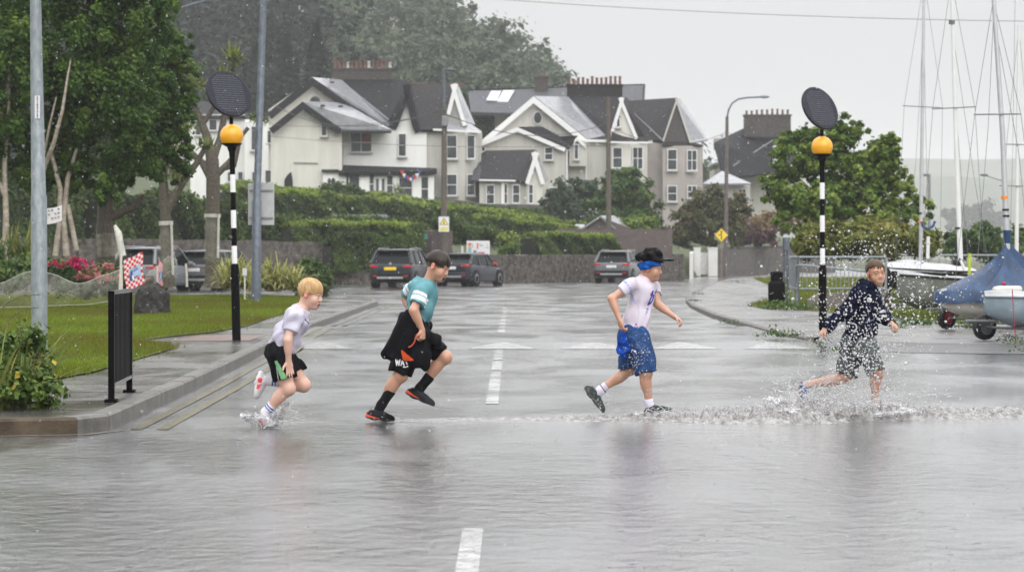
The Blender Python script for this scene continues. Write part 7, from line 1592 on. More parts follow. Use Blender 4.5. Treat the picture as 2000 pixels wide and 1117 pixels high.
# white house seen through the palms
h9 = House('white_house', 'plain white house seen through the forked palm behind the left beacon', (400, 130), 3.19, (250, 760), 216)
h9.wall('front_wall', [(-90, 300), (250, 300), (250, 760), (-90, 760)], 216, M_whiter, 7); h9.wall('side_wall', [(248, 350), (440, 320), (440, 760), (248, 760)], 214.5, M_whiter, 5); h9.face('roof', [(-100, 215, 221), (240, 230, 221), (270, 310, 215.6), (-110, 310, 215.6)], 218, M_slate, .25); h9.line('gutter', [(-100, 308), (440, 318)], 214.3, .2, M_fascia, .15)
for x0, y0, x1, y1, Y in ((25, 330, 78, 400, 215.9), (288, 372, 330, 525, 214.4), (205, 655, 240, 720, 215.9), (292, 655, 335, 720, 214.4), (140, 655, 170, 720, 215.9), (-60, 340, -20, 430, 215.9)): h9.win(x0, y0, x1, y1, Y, 1, False)
h10 = House('white_house', 'white gable glimpsed behind the dense birch crown', (290, 60), 2.234, (130, 560), 220); h10.wall('gable_wall', [(90, 330), (140, 230), (200, 330), (200, 560), (90, 560)], 220, M_whiter, 6); h10.face('roof', [(140, 222, 219.8), (175, 215, 226), (240, 330, 224), (205, 338, 219.8)], 220, M_slate, .2); h10.win(130, 360, 155, 420, 219.9)
# sheds
t = thing('shed', 'brown brick shed with a pale pitched roof behind the garden wall', 'shed', tuple(P(1180, 470, 149)))
m_ = MB(); m_.prism([P(x, y, 148) for x, y in ((1138, 470), (1138, 445), (1172, 423), (1232, 447), (1232, 470))], V(0, 4, 0)); m_.build('wall', M_brownfence, t); m_ = MB(); m_.slab([P(1172, 421, 147.8), P(1200, 421, 152), P(1232, 446, 152), P(1203, 446, 147.8)], .1); m_.slab([P(1172, 421, 147.8), P(1138, 444, 147.8), P(1150, 444, 152), P(1186, 421, 152)], .1); m_.build('roof', M_slate3, t)
t = thing('garden_shed', 'low grey felt shed roof showing above the bright topped hedge', 'shed', tuple(P(700, 440, 140))); m_ = MB(); m_.slab([P(641, 434, 138), P(762, 434, 138), P(756, 419, 142), P(650, 419, 142)], .12); m_.build('roof', M_slate2, t); m_ = MB(); m_.box(P(700, 445, 140), (3.0, 2.5, .8)); m_.build('wall', M_brownfence, t)
t = thing('garden_shed', 'small pale roofed lean-to left of the brown brick shed', 'shed', tuple(P(1130, 455, 151))); m_ = MB(); m_.slab([P(1118, 446, 150), P(1142, 446, 150), P(1142, 438, 152), P(1124, 438, 152)], .1); m_.build('roof', M_slate3, t); m_ = MB(); m_.box(P(1130, 454, 151), (.6, 1.5, .5)); m_.build('wall', M_brownfence, t)
# ------------------------------------------------------------------ boat yard
M_hullg = mat('grey_green_gelcoat', (0.15, 0.16, 0.145), .4, var=.25, scale=2.5, spec=.25, bump=.02); M_hullb = mat('pale_blue_gelcoat', (0.22, 0.28, 0.32), .35, var=.2, scale=3, spec=.25); M_hullw = mat('off_white_gelcoat', (0.50, 0.49, 0.45), .35, var=.1, coat=.2); M_hullk = mat('black_hull', (0.008, 0.008, 0.009), .45, spec=.2, var=.4, scale=6)
M_deck = mat('pale_deck', (0.34, 0.34, 0.35), .4, var=.25, scale=3); M_alu = mat('silver_mast', (0.52, 0.53, 0.55), .35, metal=.5, var=.08); M_whm = mat('white_mast', (0.66, 0.66, 0.66), .4, var=.05); M_rub = mat('black_rubber', (0.012, 0.012, 0.012), .7)
M_tarp = mat('blue_tarpaulin', (0.012, 0.040, 0.100), .5, var=.45, spec=.3, scale=3.5, bump=.3, bscale=12, coat=.25); M_rope = mat('red_rope', (.35, .03, .06), .7); M_blue = mat('blue_padding', (.02, .06, .18), .6); M_tro = mat('trolley_steel', (.16, .165, .17), .45, metal=.5, var=.3); M_rimr = mat('red_rim', (.35, .02, .03), .4)
def hull(t, Ln, B_, z0, dpt, mh, md, rz=0, sheer=.12, deck=True, gun=M_rub, name='hull'):
    """dinghy hull in local axes: y from bow (0) to stern (Ln)"""
    n = 16; vs = []; fs = []; k = 9; secs = []
    for i in range(n + 1):
        s = i / n; b = B_ / 2 * (math.sin(min(1, s * 1.35) * PI / 2) ** .75) * (1 - .18 * max(0, s - .6) ** 2 * 4) + .012; zk = z0 + .55 * dpt * max(0, 1 - s * 4.2) ** 2; zg = z0 + dpt + sheer * (1 - s) ** 2
        h = zg - zk; secs.append((b, zk, zg)); y = s * Ln + .18 * (1 - s) * 0
        vs += [(-b, y, zg), (-b * .97, y, zk + h * .60), (-b * .80, y, zk + h * .26), (-b * .40, y, zk + h * .06), (0, y, zk), (b * .40, y, zk + h * .06), (b * .80, y, zk + h * .26), (b * .97, y, zk + h * .60), (b, y, zg)]
    for i in range(n):
        for j in range(k - 1): fs.append((i * k + j, i * k + j + 1, (i + 1) * k + j + 1, (i + 1) * k + j))
    fs += [tuple(range(n * k, n * k + k)), tuple(range(k - 1, -1, -1))]
    mb = MB(); mb.add(vs, fs, 0, True); h_ = mb.build(name, mh, t, True)
    if deck:
        d = MB(); vs = []; fs = []
        for b, zk, zg in secs:
            i = len(vs) // 5; y = i / n * Ln; vs += [(-b, y, zg), (-b * .55, y, zg + .05), (0, y, zg + .07 + .03 * math.sin(i)), (b * .55, y, zg + .05), (b, y, zg)]
        for i in range(n):
            for j in range(4): fs.append((i * 5 + j, (i + 1) * 5 + j, (i + 1) * 5 + j + 1, i * 5 + j + 1))
        d.add(vs, fs, 0, True); d.build('deck', md, t, True)
    for sg in (-1, 1):
        g = MB(); g.tube([(sg * (b + .012), i / n * Ln, zg) for i, (b, zk, zg) in enumerate(secs)], .024, 6); g.build('gunwale', gun, t, True)
    return secs
def trolley(t, Ln, B_, z0, wy, rim=M_rimr, wr=.19):
    f = MB(); f.tube([(0, -.35, z0 * .9), (0, Ln * .75, z0 * .75)], .025, 6); f.build('spine', M_tro, t, True); f = MB(); f.tube([(-B_ * .55, wy, wr), (B_ * .55, wy, wr)], .022, 6); f.build('axle', M_tro, t, True)
    for sg in (-1, 1):
        w_ = MB(); R = Matrix.Rotation(PI / 2, 3, 'Y'); w_.lathe((sg * B_ * .58, wy, wr), [(wr * .62, -.05), (wr * .95, -.055), (wr, 0), (wr * .95, .055), (wr * .62, .05)], 18, 0, R); o = w_.build('wheel', M_rub, t, True); r = MB(); r.lathe((sg * B_ * .58, wy, wr), [(wr * .6, -.052), (wr * .5, -.06), (wr * .5, .06), (wr * .6, .052)], 14, 0, R); r.build('rim', rim, o, True)
        s_ = MB(); s_.tube([(sg * B_ * .45, wy, wr), (sg * B_ * .30, wy, z0 + .10)], .022, 6); s_.build('bunk_post', M_tro, t, True)
def rig(t, Y, mast, r0, spreaders, stays, m=M_alu, bands=()):
    pts = [P(x, y, Y) for x, y in mast]; mb = MB(); mb.tube(pts, [r0 * (1 - .35 * i / (len(pts) - 1)) for i in range(len(pts))], 10); o = mb.build('mast', m, t)
    for x0, y0, x1, y1 in spreaders: s_ = MB(); s_.tube([P(x0, y0, Y - .05), P(x1, y1, Y - .05)], .013, 6); s_.build('spreader', M_tro, o)
    for st in stays: s_ = MB(); s_.tube([P(a[0], a[1], Y + (a[2] if len(a) > 2 else 0)) for a in st], .0045, 4); s_.build('stay', M_tro, o)
    for x, y, hgt, mm in bands: s_ = MB(); c = P(x, y, Y); s_.tube([c, c - V(0, 0, hgt)], r0 * 1.12, 10); s_.build('mast_band', mm, o)
    return o
M_org = mat('orange_tape', (.75, .22, .01), .5)
def boat(label, px, py, yaw, zb=.1): 
    g = G(px, py, zb); return thing('sailing_dinghy', label, 'dinghy', tuple(g), yaw, 'sailing dinghies in the boat yard'), g.y
# yaw: the stern lies at (-sin, cos) of it; a positive yaw swings the stern to the left
tA, Y = boat('dinghy with a white deck and black hull, farthest left of the boats', 1712, 596, -.62); hull(tA, 4.3, 1.7, .40, .42, M_hullk, M_deck); trolley(tA, 4.3, 1.7, .5, 2.4)
c = MB(); S = [(.25, .0), (.8, .1), (1.6, .2), (2.3, .16), (3.4, .12), (4.2, .05)]
vs = []; fs = []
for i, (y, h_) in enumerate(S):
    for j in range(9): u = j / 8 * 2 - 1; b = .86 * math.sin(min(1, (y + .15) / 4.3 * 1.35) * PI / 2) ** .75; vs.append((u * b, y, .88 + .10 * (1 - y / 4.3) ** 2 + h_ * (1 - u * u) * 1.1 + .02 * math.sin(3 * u + y * 4) - .10 * (abs(u) > .95)))
for i in range(len(S) - 1):
    for j in range(8): fs.append((i * 9 + j, (i + 1) * 9 + j, (i + 1) * 9 + j + 1, i * 9 + j + 1))
c.add(vs, fs, 0, True); c.build('boat_cover', mat('white_boat_cover', (.44, .44, .46), .4, var=.2, scale=2.5, bump=.2), tA, True)
rig(tA, Y + 1.6, [(1798, 520), (1800, 330), (1805, -40)], .055, [(1763, 207, 1842, 211)], [[(1805, -40), (1766, 207), (1748, 545)], [(1805, -40), (1841, 210), (1835, 540, 1.2)], [(1805, 20), (1790, 300), (1770, 545)], [(1804, 60), (1812, 420, 1.5)]], M_alu, [(1797, 415, .05, M_rub), (1797, 432, .04, M_org)])
k = MB(); k.tube([P(1812, 505, Y + 1.2), P(1813, 462, Y + 1.2)], .045, 8); k.build('crutch_post', M_whm, tA); k = MB(); k.tube([P(x, y, Y + 1.2) for x, y in ((1800, 433), (1802, 442), (1812, 447), (1822, 442), (1826, 432))], .035, 8); k.build('crutch_fork', M_blue, tA)
tB, Y = boat('grey green dinghy with a pale wet deck and black rub strip', 1752, 622, -.75); hull(tB, 4.4, 1.75, .16, .52, M_hullg, M_deck, sheer=.18); trolley(tB, 4.4, 1.7, .32, 1.0)
rig(tB, Y + 1.7, [(1876, 512), (1868, 300), (1858, -40)], .055, [(1820, 213, 1906, 209)], [[(1858, -40), (1822, 212), (1795, 560)], [(1858, -40), (1904, 210), (1925, 540, 1)], [(1860, 60), (1900, 330), (1935, 545)], [(1860, 120), (1880, 380), (1893, 520)]], M_whm, [(1871, 444, .04, M_rub), (1859, 40, .08, M_tro)])
k = MB(); k.tube([P(1893, 540, Y + .6), P(1894, 495, Y + .6)], .03, 6); k.build('neon_strap', mat('neon_yellow_rope', (.42, .52, .03), .5), tB); k = MB(); k.tube([P(1884, 528, Y + 1.4), P(1876, 508, Y + 1.4)], .03, 6); k.build('kicker_bar', M_whm, tB)
k = MB(); k.lathe(P(1871, 520, Y + 1.5), [(.02, 0), (.10, .02), (.11, .12), (.04, .16)], 10); k.build('bundled_rope', M_rub, tB)
k = MB(); k.tube([(-.1, .1, .75), (-.30, -.05, .30), (-.05, -.25, .12)], .03, 6); k.build('bow_strap', M_rub, tB, True)
tC, Y = boat('dinghy under a blue tarpaulin tented up to its mast', 1836, 648, -.85); secs = hull(tC, 4.3, 1.65, .22, .34, M_hullw, M_deck, sheer=.06, gun=M_hullw); trolley(tC, 4.3, 1.45, .42, 1.2)
vs = []; fs = []; nn = 44; mm = 14; rng = np.random.default_rng(5); Ln = 4.3
out_ = []
for i in range(nn):
    a = i / nn * 2
    s = a if a < 1 else 2 - a; sg = -1 if a < 1 else 1; s = min(max(s, .0), 1.0); b = (.83 * math.sin(min(1, s * 1.35 + .02) * PI / 2) ** .75 + .05) * (1.0 if .001 < s < .999 else .2); out_.append((sg * b, s * (Ln + .1) - .08, .58 + .06 * (1 - s) ** 2))
ap = (0, 1.75, 1.52)
for j in range(mm + 1):
    t = j / mm
    for i, (x, y, z) in enumerate(out_):
        if j == 0: vs.append((x * 1.03, y * 1.005, z - .17 - .035 * math.sin(i * 1.9) - .02 * math.sin(i * 4.1))); continue
        tt = (j - 1) / (mm - 1); r = (1 - tt) ** 1.9; bow = max(0, (1.75 - y) / 1.75); zz_ = z + (ap[2] - z) * tt; crease = 1 + (.20 * math.sin(i * 2.4 + tt * 2) + .12 * math.sin(i * 4.3 - tt * 5)) * tt * (1 - tt) * 3 
        rr = .02 + .98 * r * crease; yy_ = ap[1] + (y - ap[1]) * rr; 
        if y > ap[1]: zz_ = max(zz_, z + .55 * (1 - ((yy_ - ap[1]) / (Ln - ap[1])) ** 2) * (1 - abs(x) * rr / .9) * (1 - .2 * tt)) if False else zz_
        vs.append((ap[0] + (x - ap[0]) * rr, yy_, zz_ + .02 * math.sin(i * 2.4) * (1 - tt)))
for j in range(mm):
    for i in range(nn): fs.append((j * nn + i, j * nn + (i + 1) % nn, (j + 1) * nn + (i + 1) % nn, (j + 1) * nn + i))
c = MB(); c.add(vs, fs, 0, True); c.tube([(0, 1.75, 1.44), (0, 1.75, 1.66)], [.055, .07], 10); c.build('tarpaulin', M_tarp, tC, True)
k = MB(); k.tube([(0.5, 1.2, .66), (.45, 1.1, .45), (.25, 1.0, .40)], .014, 5); k.build('tie_strap', M_rub, tC, True)
mC = tC.matrix_world if False else None; Ym = Y + 1.75 * math.cos(.85)
rig(tC, Ym, [(1968, 505), (1958, 260), (1938, -40)], .052, [(1902, 224, 1995, 223)], [[(1940, 0), (1904, 223), (1860, 590, -.8)], [(1940, 0), (1994, 223), (2030, 520, .6)], [(1942, 40), (1990, 300), (2010, 500)], [(1942, 0), (1930, 250), (1905, 560, -.9)]], M_alu, [(1962, 383, .05, M_org), (1964, 408, .035, M_rub), (1965, 420, .035, M_rub)])
tD, Y = boat('pale blue dinghy hull on a trolley at the right edge', 1922, 668, -1.05); hull(tD, 4.0, 1.6, .16, .46, M_hullb, M_deck, sheer=.04, gun=mat('pale_grey_rubbing', (.42, .46, .48), .4)); trolley(tD, 4.0, 1.1, .34, .55, rim=M_tro)
k = MB(); k.tube([(-.62, 1.2, .74), (-.50, .7, .74), (-.35, .5, .74), (-.2, .45, .72)], [.05, .055, .045, .03], 8); k.build('rolled_sail', mat('cream_canvas', (.55, .52, .46), .7, var=.12), tD, True)
k = MB(); k.tube([P(1977, 565, Y - .35), P(1980, 620, Y - .35), P(1984, 668, Y - .30), P(1998, 690, Y - .2)], .007, 5); k.build('rope', M_rope, tD); k = MB(); k.ell(P(1961, 554, Y - .2), (.03, .03, .03)); k.build('fairlead', M_rope, tD)
tE = thing('sailing_dinghy', 'white masted dinghy hidden behind the blue tarpaulin', 'dinghy', tuple(G(1985, 604, .1)), -.5, 'sailing dinghies in the boat yard'); hull(tE, 4.2, 1.6, .35, .45, M_hullw, M_deck); rig(tE, tE.location.y + .5, [(1985, 560), (1987, 300), (1990, 50)], .05, [(1964, 282, 2012, 283), (1952, 363, 1998, 364)], [[(1990, 52), (1966, 282), (1955, 560)], [(1990, 52), (2010, 283), (2016, 560)], [(1983, -20), (1978, 300), (1973, 460)]], M_whm)
# galvanised railing
def railing(label, line, h, pitch, m, z=.10, skip_bot=.30):
    t = thing('railing', label, 'railing', (line[0][0], line[0][1], z)); pts = [V(*p, z) for p in line]
    for a, c in zip(pts, pts[1:]):
        for hh, r in ((h, .028), (skip_bot, .022)): k = MB(); k.tube([a + V(0, 0, hh), c + V(0, 0, hh)], r, 8); k.build('rail', m, t)
        L_ = (c - a).length; n = max(1, int(L_ / 2.0))
        for i in range(n + 1): q = a.lerp(c, i / n); k = MB(); k.tube([q, q + V(0, 0, h)], .032, 8); k.build('post', m, t)
        nb = int(L_ / pitch)
        for i in range(1, nb): q = a.lerp(c, i / nb); k = MB(); k.tube([q + V(0, 0, skip_bot), q + V(0, 0, h)], .009, 5); k.build('bar', m, t)
    return t
gx = lambda px, Y: (px - CX) * Y / F_PX
railing('galvanised railing with upright bars in front of the willow thicket', [(gx(1538, 66), 66), (gx(1559, 60.5), 60.5), (gx(1730, 62), 62)], 1.20, .125, M_galv, skip_bot=.45)
railing('long galvanised railing running behind the dinghies', [(gx(1700, 72), 72), (gx(1860, 73), 73), (gx(2040, 74), 74)], 1.25, .22, M_galv, skip_bot=.55)
k = MB(); k.tube([V(gx(1556, 60), 60, .1), V(gx(1556, 60), 60, 1.1), V(gx(1562, 59), 59, 1.12), V(gx(1640, 50), 50, 1.08), V(gx(1700, 47.5), 47.5, 1.04), V(gx(1702, 47.4), 47.4, .1)], .026, 8); o = k.build('handrail', M_galv); tag(o, 'single tube handrail sloping down behind the right beacon', 'handrail')
k = MB(); k.prism([(gx(1580, 59), 59, .08), (gx(1735, 59), 59, .08), (gx(1735, 59), 59, .52), (gx(1600, 59), 59, .46), (gx(1580, 59), 59, .32)], V(0, .35, 0)); o = k.build('low_wall', mat('weathered_concrete', (.14, .125, .11), .8, var=.3, scale=3, bump=.4)); tag(o, 'low weathered concrete wall under the railing', 'wall')
t = thing('sign_post', 'pair of dark posts carrying a narrow sign beside the litter bin', 'sign', tuple(G(1533, 598, .1)))
for x in (1531, 1538): k = MB(); k.tube([V(gx(x, 62.5), 62.5, .1), P(x, 464, 62.5)], .032, 7); k.build('post', M_galvd, t)
k = MB(); k.box(P(1537, 476, 62.4), (.12, .04, .30)); k.build('panel', M_galvd, t)
# lamps far along the quay
for lab, px, py, Y, x2, hx, hy in (('distant quay lamp between the first two masts', 1815, 340, 190, 1815, 1806, 342), ('distant quay lamp with a long arm between the white and blue boats', 1966, 352, 190, 1960, 1922, 342)):
    q = P(px, 500, Y); q.z = 0; t = thing('street_lamp', lab, 'street lamp', tuple(q), group='distant quay lamps'); k = MB(); k.tube([q, P(x2, py, Y)], [.16, .10], 8); k.build('shaft', M_steel, t); k = MB(); k.tube([P(x2, py + 2, Y), P(hx, hy, Y)], .05, 6); k.build('arm', M_steel, t); k = MB(); k.ell(P(hx, hy, Y), (.32, .2, .10)); k.build('lamp_head', M_galvd, t)
# ------------------------------------------------------------------ splashes and rain
def vnoise(x, y, seed):
    rng = np.random.default_rng(seed); T = rng.random((256, 256)); xi, yi = np.floor(x).astype(int), np.floor(y).astype(int); fx, fy = x - xi, y - yi; fx = fx * fx * (3 - 2 * fx); fy = fy * fy * (3 - 2 * fy)
    g = lambda a, b: T[a % 256, b % 256]
    return (g(xi, yi) * (1 - fx) + g(xi + 1, yi) * fx) * (1 - fy) + (g(xi, yi + 1) * (1 - fx) + g(xi + 1, yi + 1) * fx) * fy
M_drop = bpy.data.materials.new('water_drop'); nt, out = _nt(M_drop); L = nt.links.new
b_ = N(nt, 'ShaderNodeBsdfPrincipled', Roughness=.04); b_.inputs['Base Color'].default_value = (.80, .80, .82, 1); b_.inputs['Transmission Weight'].default_value = .45; b_.inputs['IOR'].default_value = 1.33; b_.inputs['Specular IOR Level'].default_value = .9; b_.inputs['Coat Weight'].default_value = .6; b_.inputs['Coat Roughness'].default_value = .03
L(b_.outputs[0], out.inputs['Surface'])
M_churn = mat('churned_water', (.07, .068, .062), .10, scale=16, col2=(.40, .39, .38), detail=6, spec=.7, bump=.5, bscale=60)
M_film = bpy.data.materials.new('thin_water_film'); nt, out = _nt(M_film); L = nt.links.new
tc = N(nt, 'ShaderNodeTexCoord'); nz = N(nt, 'ShaderNodeTexNoise', Scale=26.0, Detail=5.0, Distortion=1.5); L(tc.outputs['Object'], nz.inputs['Vector']); rp = ramp(nt, [(.42, (.12, .12, .12)), (.60, (.75, .75, .75))]); L(nz.outputs['Fac'], rp.inputs['Fac'])
g1 = N(nt, 'ShaderNodeBsdfPrincipled', Roughness=.06); g1.inputs['Base Color'].default_value = (.62, .62, .62, 1); g1.inputs['Specular IOR Level'].default_value = .8; tb = N(nt, 'ShaderNodeBsdfTransparent'); ms = N(nt, 'ShaderNodeMixShader'); L(rp.outputs['Color'], ms.inputs[0]); L(tb.outputs[0], ms.inputs[1]); L(g1.outputs[0], ms.inputs[2]); L(ms.outputs[0], out.inputs['Surface'])
# the wake the boys have kicked up along their line
xs = np.arange(-1.0, 4.75, .0125); ys = np.arange(19.75, 23.3, .020); X, Yg = np.meshgrid(xs, ys, indexing='ij')
e = np.interp(X, [-1.0, -.4, .3, 1.0, 1.6, 2.1, 2.5, 2.9, 3.3, 3.9, 4.7], [0, .010, .018, .034, .062, .085, .115, .12, .065, .050, .045])
yc = np.interp(X, [-1, .3, 1.3, 2.5, 3.3, 4.7], [20.85, 20.9, 20.95, 21.1, 21.35, 21.6]); wd = np.interp(X, [-1, 0, 1.0, 2.2, 3.2, 4.7], [.10, .20, .45, .85, .6, .45])
d = (Yg - yc) / wd; env = np.exp(-np.abs(d) ** 3); front = np.clip((Yg - (yc - wd)) / .08, 0, 1)
nzv = .55 * vnoise(X * 16, Yg * 7, 1) + .35 * vnoise(X * 38, Yg * 16, 2) + .25 * vnoise(X * 80, Yg * 40, 3); rid = np.clip(nzv - .42, 0, 1) * 2.1
Z = .006 + e * env * front * rid * 1.25 - .012 * (1 - env); m = (Z > -.004)
keep = m[:-1, :-1] | m[1:, :-1] | m[:-1, 1:] | m[1:, 1:]; ny = len(ys); I = np.argwhere(keep); k0 = I[:, 0] * ny + I[:, 1]; fs = np.stack([k0, k0 + ny, k0 + ny + 1, k0 + 1], 1)
used = np.unique(fs); mp = np.full(X.size, -1); mp[used] = np.arange(len(used)); vs = np.stack([X, Yg, Z], -1).reshape(-1, 3)[used]
o = mesh_obj('churned_water', vs, mp[fs], M_churn, origin=(0, 0, 0)); tag(o, kind='stuff')
ICO = None
def drops(name, pos, rad, seed, stretch=.25, m=None):
    rng = np.random.default_rng(seed); n = len(pos); t = (1 + 5 ** .5) / 2
    iv = np.array([(-1, t, 0), (1, t, 0), (-1, -t, 0), (1, -t, 0), (0, -1, t), (0, 1, t), (0, -1, -t), (0, 1, -t), (t, 0, -1), (t, 0, 1), (-t, 0, -1), (-t, 0, 1)]); iv /= np.linalg.norm(iv[0])
    fi = np.array([(0, 11, 5), (0, 5, 1), (0, 1, 7), (0, 7, 10), (0, 10, 11), (1, 5, 9), (5, 11, 4), (11, 10, 2), (10, 7, 6), (7, 1, 8), (3, 9, 4), (3, 4, 2), (3, 2, 6), (3, 6, 8), (3, 8, 9), (4, 9, 5), (2, 4, 11), (6, 2, 10), (8, 6, 7), (9, 8, 1)])
    d = rng.normal(size=(n, 3)); d /= np.linalg.norm(d, axis=1, keepdims=True); s = (stretch * rng.random(n) ** 2 * 3)[:, None, None]; v = iv[None] + s * (iv[None] @ d[:, :, None]) * d[:, None, :]
    v = v * rad[:, None, None] * (1 + .10 * rng.normal(size=(n, 12, 1))) + pos[:, None, :]
    f = (fi[None] + 12 * np.arange(n)[:, None, None]).reshape(-1, 3); o = mesh_obj(name, v.reshape(-1, 3), f, m or M_drop, origin=(0, 0, 0)); tag(o, kind='stuff'); return o
rng = np.random.default_rng(200); pos = []; rad = []
def cloud(n, cx, cy, sx, sy, Y0, sY, r, clipy=(440, 826), clipx=(1300, 2010), sg=.45):
    n = int(n * 1.35); px = cx + rng.normal(size=n) * sx; py = cy + rng.normal(size=n) * sy; Yv = Y0 + rng.normal(size=n) * sY; k = (((px - 1710) / 27) ** 2 + ((py - 533) / 34) ** 2 > 1) & (py > clipy[0]) & (py < clipy[1]) & (px > clipx[0]) & (px < clipx[1]); px, py, Yv = px[k], py[k], Yv[k]
    p = np.stack([(px - CX) * Yv / F_PX, Yv, CAMZ - (py - HY) * Yv / F_PX], 1); g = p[:, 2] > .005; pos.append(p[g]); rad.append(.74 * r * np.exp(rng.normal(size=g.sum()) * sg))
cloud(560, 1700, 640, 48, 55, 21.4, .30, .0062); cloud(420, 1685, 700, 40, 30, 21.3, .25, .0065); cloud(260, 1690, 500, 60, 26, 21.5, .35, .0055, clipx=(1570, 1830)); cloud(260, 1760, 590, 60, 50, 21.5, .35, .0058); cloud(260, 1620, 610, 50, 70, 21.5, .35, .0055); cloud(160, 1850, 600, 60, 60, 21.6, .3, .0042)
cloud(320, 1680, 660, 110, 110, 21.4, .4, .0036); cloud(420, 1690, 745, 70, 30, 21.3, .35, .0048); cloud(700, 1640, 790, 120, 22, 21.0, .45, .0052); cloud(420, 1560, 770, 40, 30, 21.4, .3, .0052); cloud(420, 1850, 805, 110, 12, 21.2, .3, .0045); cloud(360, 1440, 808, 70, 9, 20.9, .25, .0045)
cloud(150, 1245, 700, 16, 24, 20.85, .04, .0034, clipx=(1200, 1280), clipy=(650, 745)); cloud(60, 1222, 760, 40, 30, 20.95, .12, .003, clipx=(1130, 1310)); cloud(160, 1270, 806, 60, 8, 20.9, .15, .0042, clipx=(1140, 1340)); cloud(70, 1165, 785, 20, 16, 21.0, .1, .0036, clipx=(1130, 1200)); cloud(90, 1270, 770, 14, 18, 20.95, .06, .0035, clipx=(1240, 1300))
cloud(120, 530, 812, 30, 14, 19.75, .12, .0034, clipx=(480, 600)); cloud(40, 560, 795, 25, 12, 19.75, .12, .003, clipx=(500, 610)); cloud(40, 800, 818, 60, 5, 20.4, .12, .003, clipx=(700, 900))
cloud(2200, 1640, 795, 95, 17, 21.1, .35, .0032); cloud(900, 1560, 775, 32, 24, 21.4, .25, .0034); cloud(900, 1700, 785, 45, 20, 21.2, .25, .0034); cloud(700, 1450, 812, 110, 6, 20.8, .2, .003)
drops('splash_drops', np.concatenate(pos), np.concatenate(rad), 201)
# ropes and sheets of water round the running feet
def strands(name, label, segs, seed, r=.0042):
    rng = np.random.default_rng(seed); mb = MB()
    for (x0, y0, x1, y1, Y, n, arc) in segs:
        for i in range(n):
            a, c = P(x0 + rng.normal() * 10, y0 + rng.normal() * 5, Y + rng.normal() * .06), P(x1 + rng.normal() * 14, y1 + rng.normal() * 9, Y + rng.normal() * .10); k = 9; pts = []; rr = []
            for j in range(k + 1):
                t = j / k; p = a.lerp(c, t) + V(0, 0, arc * 4 * t * (1 - t) * (.6 + .8 * rng.random() * 0 + .3)) + Vector(rng.normal(size=3) * .010); p.z = max(p.z, .004); pts.append(p); rr.append(r * (.35 + .9 * rng.random()) * (1 - .55 * t))
            mb.tube(pts, rr, 5)
    o = mb.build(name, M_drop, origin=(0, 0, 0)); tag(o, kind='stuff'); return o
strands('splash_strands', '', [(1690, 800, 1760, 780, 21.2, 7, .06), (1690, 805, 1650, 775, 21.2, 7, .05), (1570, 800, 1535, 765, 21.5, 6, .05), (1575, 795, 1610, 755, 21.5, 6, .04), (1600, 790, 1680, 760, 21.3, 6, .05), (1560, 770, 1640, 740, 21.6, 4, .04), (1600, 650, 1640, 700, 21.5, 3, .02),
                               (515, 832, 575, 800, 19.75, 12, .05), (520, 832, 490, 812, 19.75, 7, .03), (530, 834, 560, 825, 19.7, 8, .03), (1270, 812, 1320, 806, 20.9, 6, .02), (740, 824, 860, 820, 20.5, 4, .005)], 202)
def crown(name, c, r0, r1, hfun, a0, a1, n=60, m=10, seed=0):
    rng = np.random.default_rng(seed); ph = rng.random(8) * 6; vs = []; fs = []; c = Vector(c)
    for i in range(n + 1):
        a = a0 + (a1 - a0) * i / n; h = hfun(a) * (.55 + .35 * abs(math.sin(a * 7 + ph[0])) + .30 * abs(math.sin(a * 13 + ph[1])))
        for j in range(m + 1):
            t = j / m; r = r0 + (r1 - r0) * t ** 1.5 + .012 * math.sin(a * 17 + t * 5 + ph[2]); vs.append(c + V(math.cos(a) * r, math.sin(a) * r, h * (1 - (1 - t) ** 1.6) + .006 * math.sin(a * 31 + 4 * t)))
    for i in range(n):
        for j in range(m): k = i * (m + 1) + j; fs.append((k, k + m + 1, k + m + 2, k + 1))
    o = mesh_obj(name, vs, fs, M_film, origin=(0, 0, 0)); tag(o, kind='stuff'); return o
crown('splash_sheet', P(518, 838, 19.8) * 1.0, .09, .19, lambda a: .11 + .10 * max(0, math.cos(a - .3)), 0, 2 * PI, seed=1)
crown('splash_sheet', (2.98, 21.35, .0), .07, .26, lambda a: .10, 0, 2 * PI, seed=2); crown('splash_sheet', (2.43, 21.75, .0), .09, .30, lambda a: .11, 0, 2 * PI, seed=3); crown('splash_sheet', (2.75, 21.0, .0), .20, .55, lambda a: .07, 0, 2 * PI, 110, seed=4); crown('splash_sheet', (1.16, 20.95, .0), .10, .17, lambda a: .045, 0, 2 * PI, seed=5)
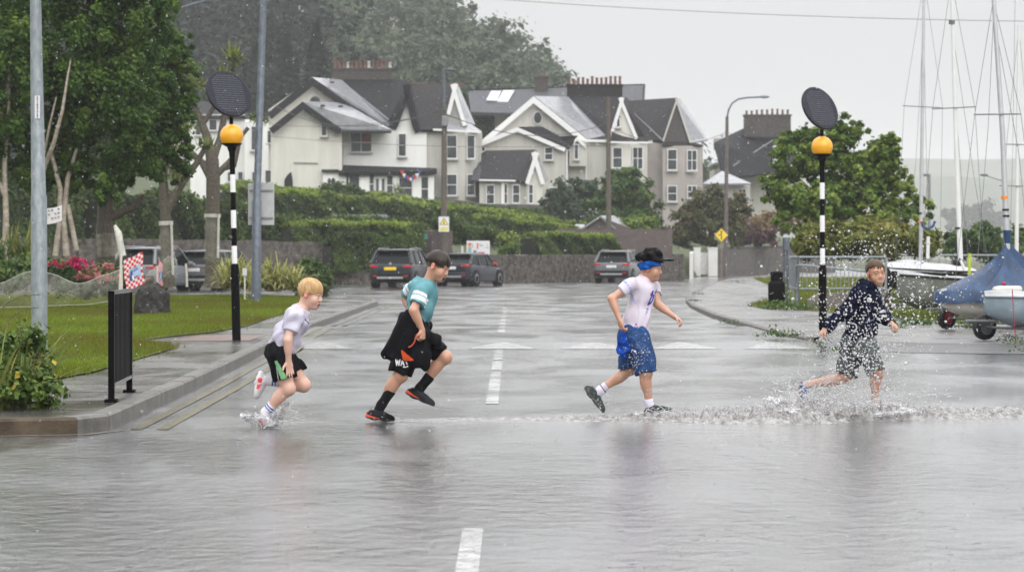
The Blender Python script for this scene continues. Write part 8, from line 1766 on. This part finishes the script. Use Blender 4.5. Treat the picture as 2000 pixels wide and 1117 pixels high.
# falling rain
rng = np.random.default_rng(300); n = 15000; Yr = 7 + (150 - 7) * rng.random(n) ** .8; Xr = (rng.random(n) * 2 - 1) * (.235 * Yr + .6); Zr = rng.random(n) * (.13 * Yr + 1.6)
p = np.stack([Xr, Yr, Zr], 1); r = .0026 * (Yr / 20) ** .35 * (.6 + .8 * rng.random(n)); ov = np.array([(0, 0, 1.8), (1, 0, 0), (0, 1, 0), (-1, 0, 0), (0, -1, 0), (0, 0, -1.3)]); fo = np.array([(0, 1, 2), (0, 2, 3), (0, 3, 4), (0, 4, 1), (5, 2, 1), (5, 3, 2), (5, 4, 3), (5, 1, 4)])
v = ov[None] * r[:, None, None] + p[:, None, :]; o = mesh_obj('rain', v.reshape(-1, 3), (fo[None] + 6 * np.arange(n)[:, None, None]).reshape(-1, 3), mat('rain_drop', (.8, .8, .82), .1, var=.02, spec=.8), origin=(0, 0, 0)); tag(o, kind='stuff')

# drops striking the flooded road: each throws up a tiny spike
rng = np.random.default_rng(310); n = 3000; Ys = 10.5 + 32 * rng.random(n) ** 1.5; Xs = (rng.random(n) * 2 - 1) * (.21 * Ys + .3); ok = (Xs > -2.9) | (Ys < 18.7); ok &= (Xs < 4.1) | (Ys < 33); Xs, Ys = Xs[ok], Ys[ok]; n = len(Xs)
r = .0036 * (.4 + 1.1 * rng.random(n) ** 2) * (Ys / 18) ** .5; hgt = r * (.6 + .8 * rng.random(n)); k = 6; a = np.arange(k) * 2 * PI / k
ring = np.stack([Xs[:, None] + r[:, None] * np.cos(a), Ys[:, None] + r[:, None] * np.sin(a), np.full((n, k), .001)], -1); mid = np.stack([Xs[:, None] + .6 * r[:, None] * np.cos(a), Ys[:, None] + .6 * r[:, None] * np.sin(a), np.repeat(hgt[:, None] * .6, k, 1)], -1); tip = np.stack([Xs, Ys, hgt], -1)[:, None]
v = np.concatenate([ring, mid, tip], 1); f = np.array([(i, (i + 1) % k, k + (i + 1) % k) for i in range(k)] + [(i, k + (i + 1) % k, k + i) for i in range(k)] + [(k + i, k + (i + 1) % k, 2 * k) for i in range(k)])
o = mesh_obj('rain_splashes', v.reshape(-1, 3), (f[None] + (2 * k + 1) * np.arange(n)[:, None, None]).reshape(-1, 3), mat('dark_wet_spike', (.10, .10, .104), .2, spec=.4), origin=(0, 0, 0)); tag(o, kind='stuff')
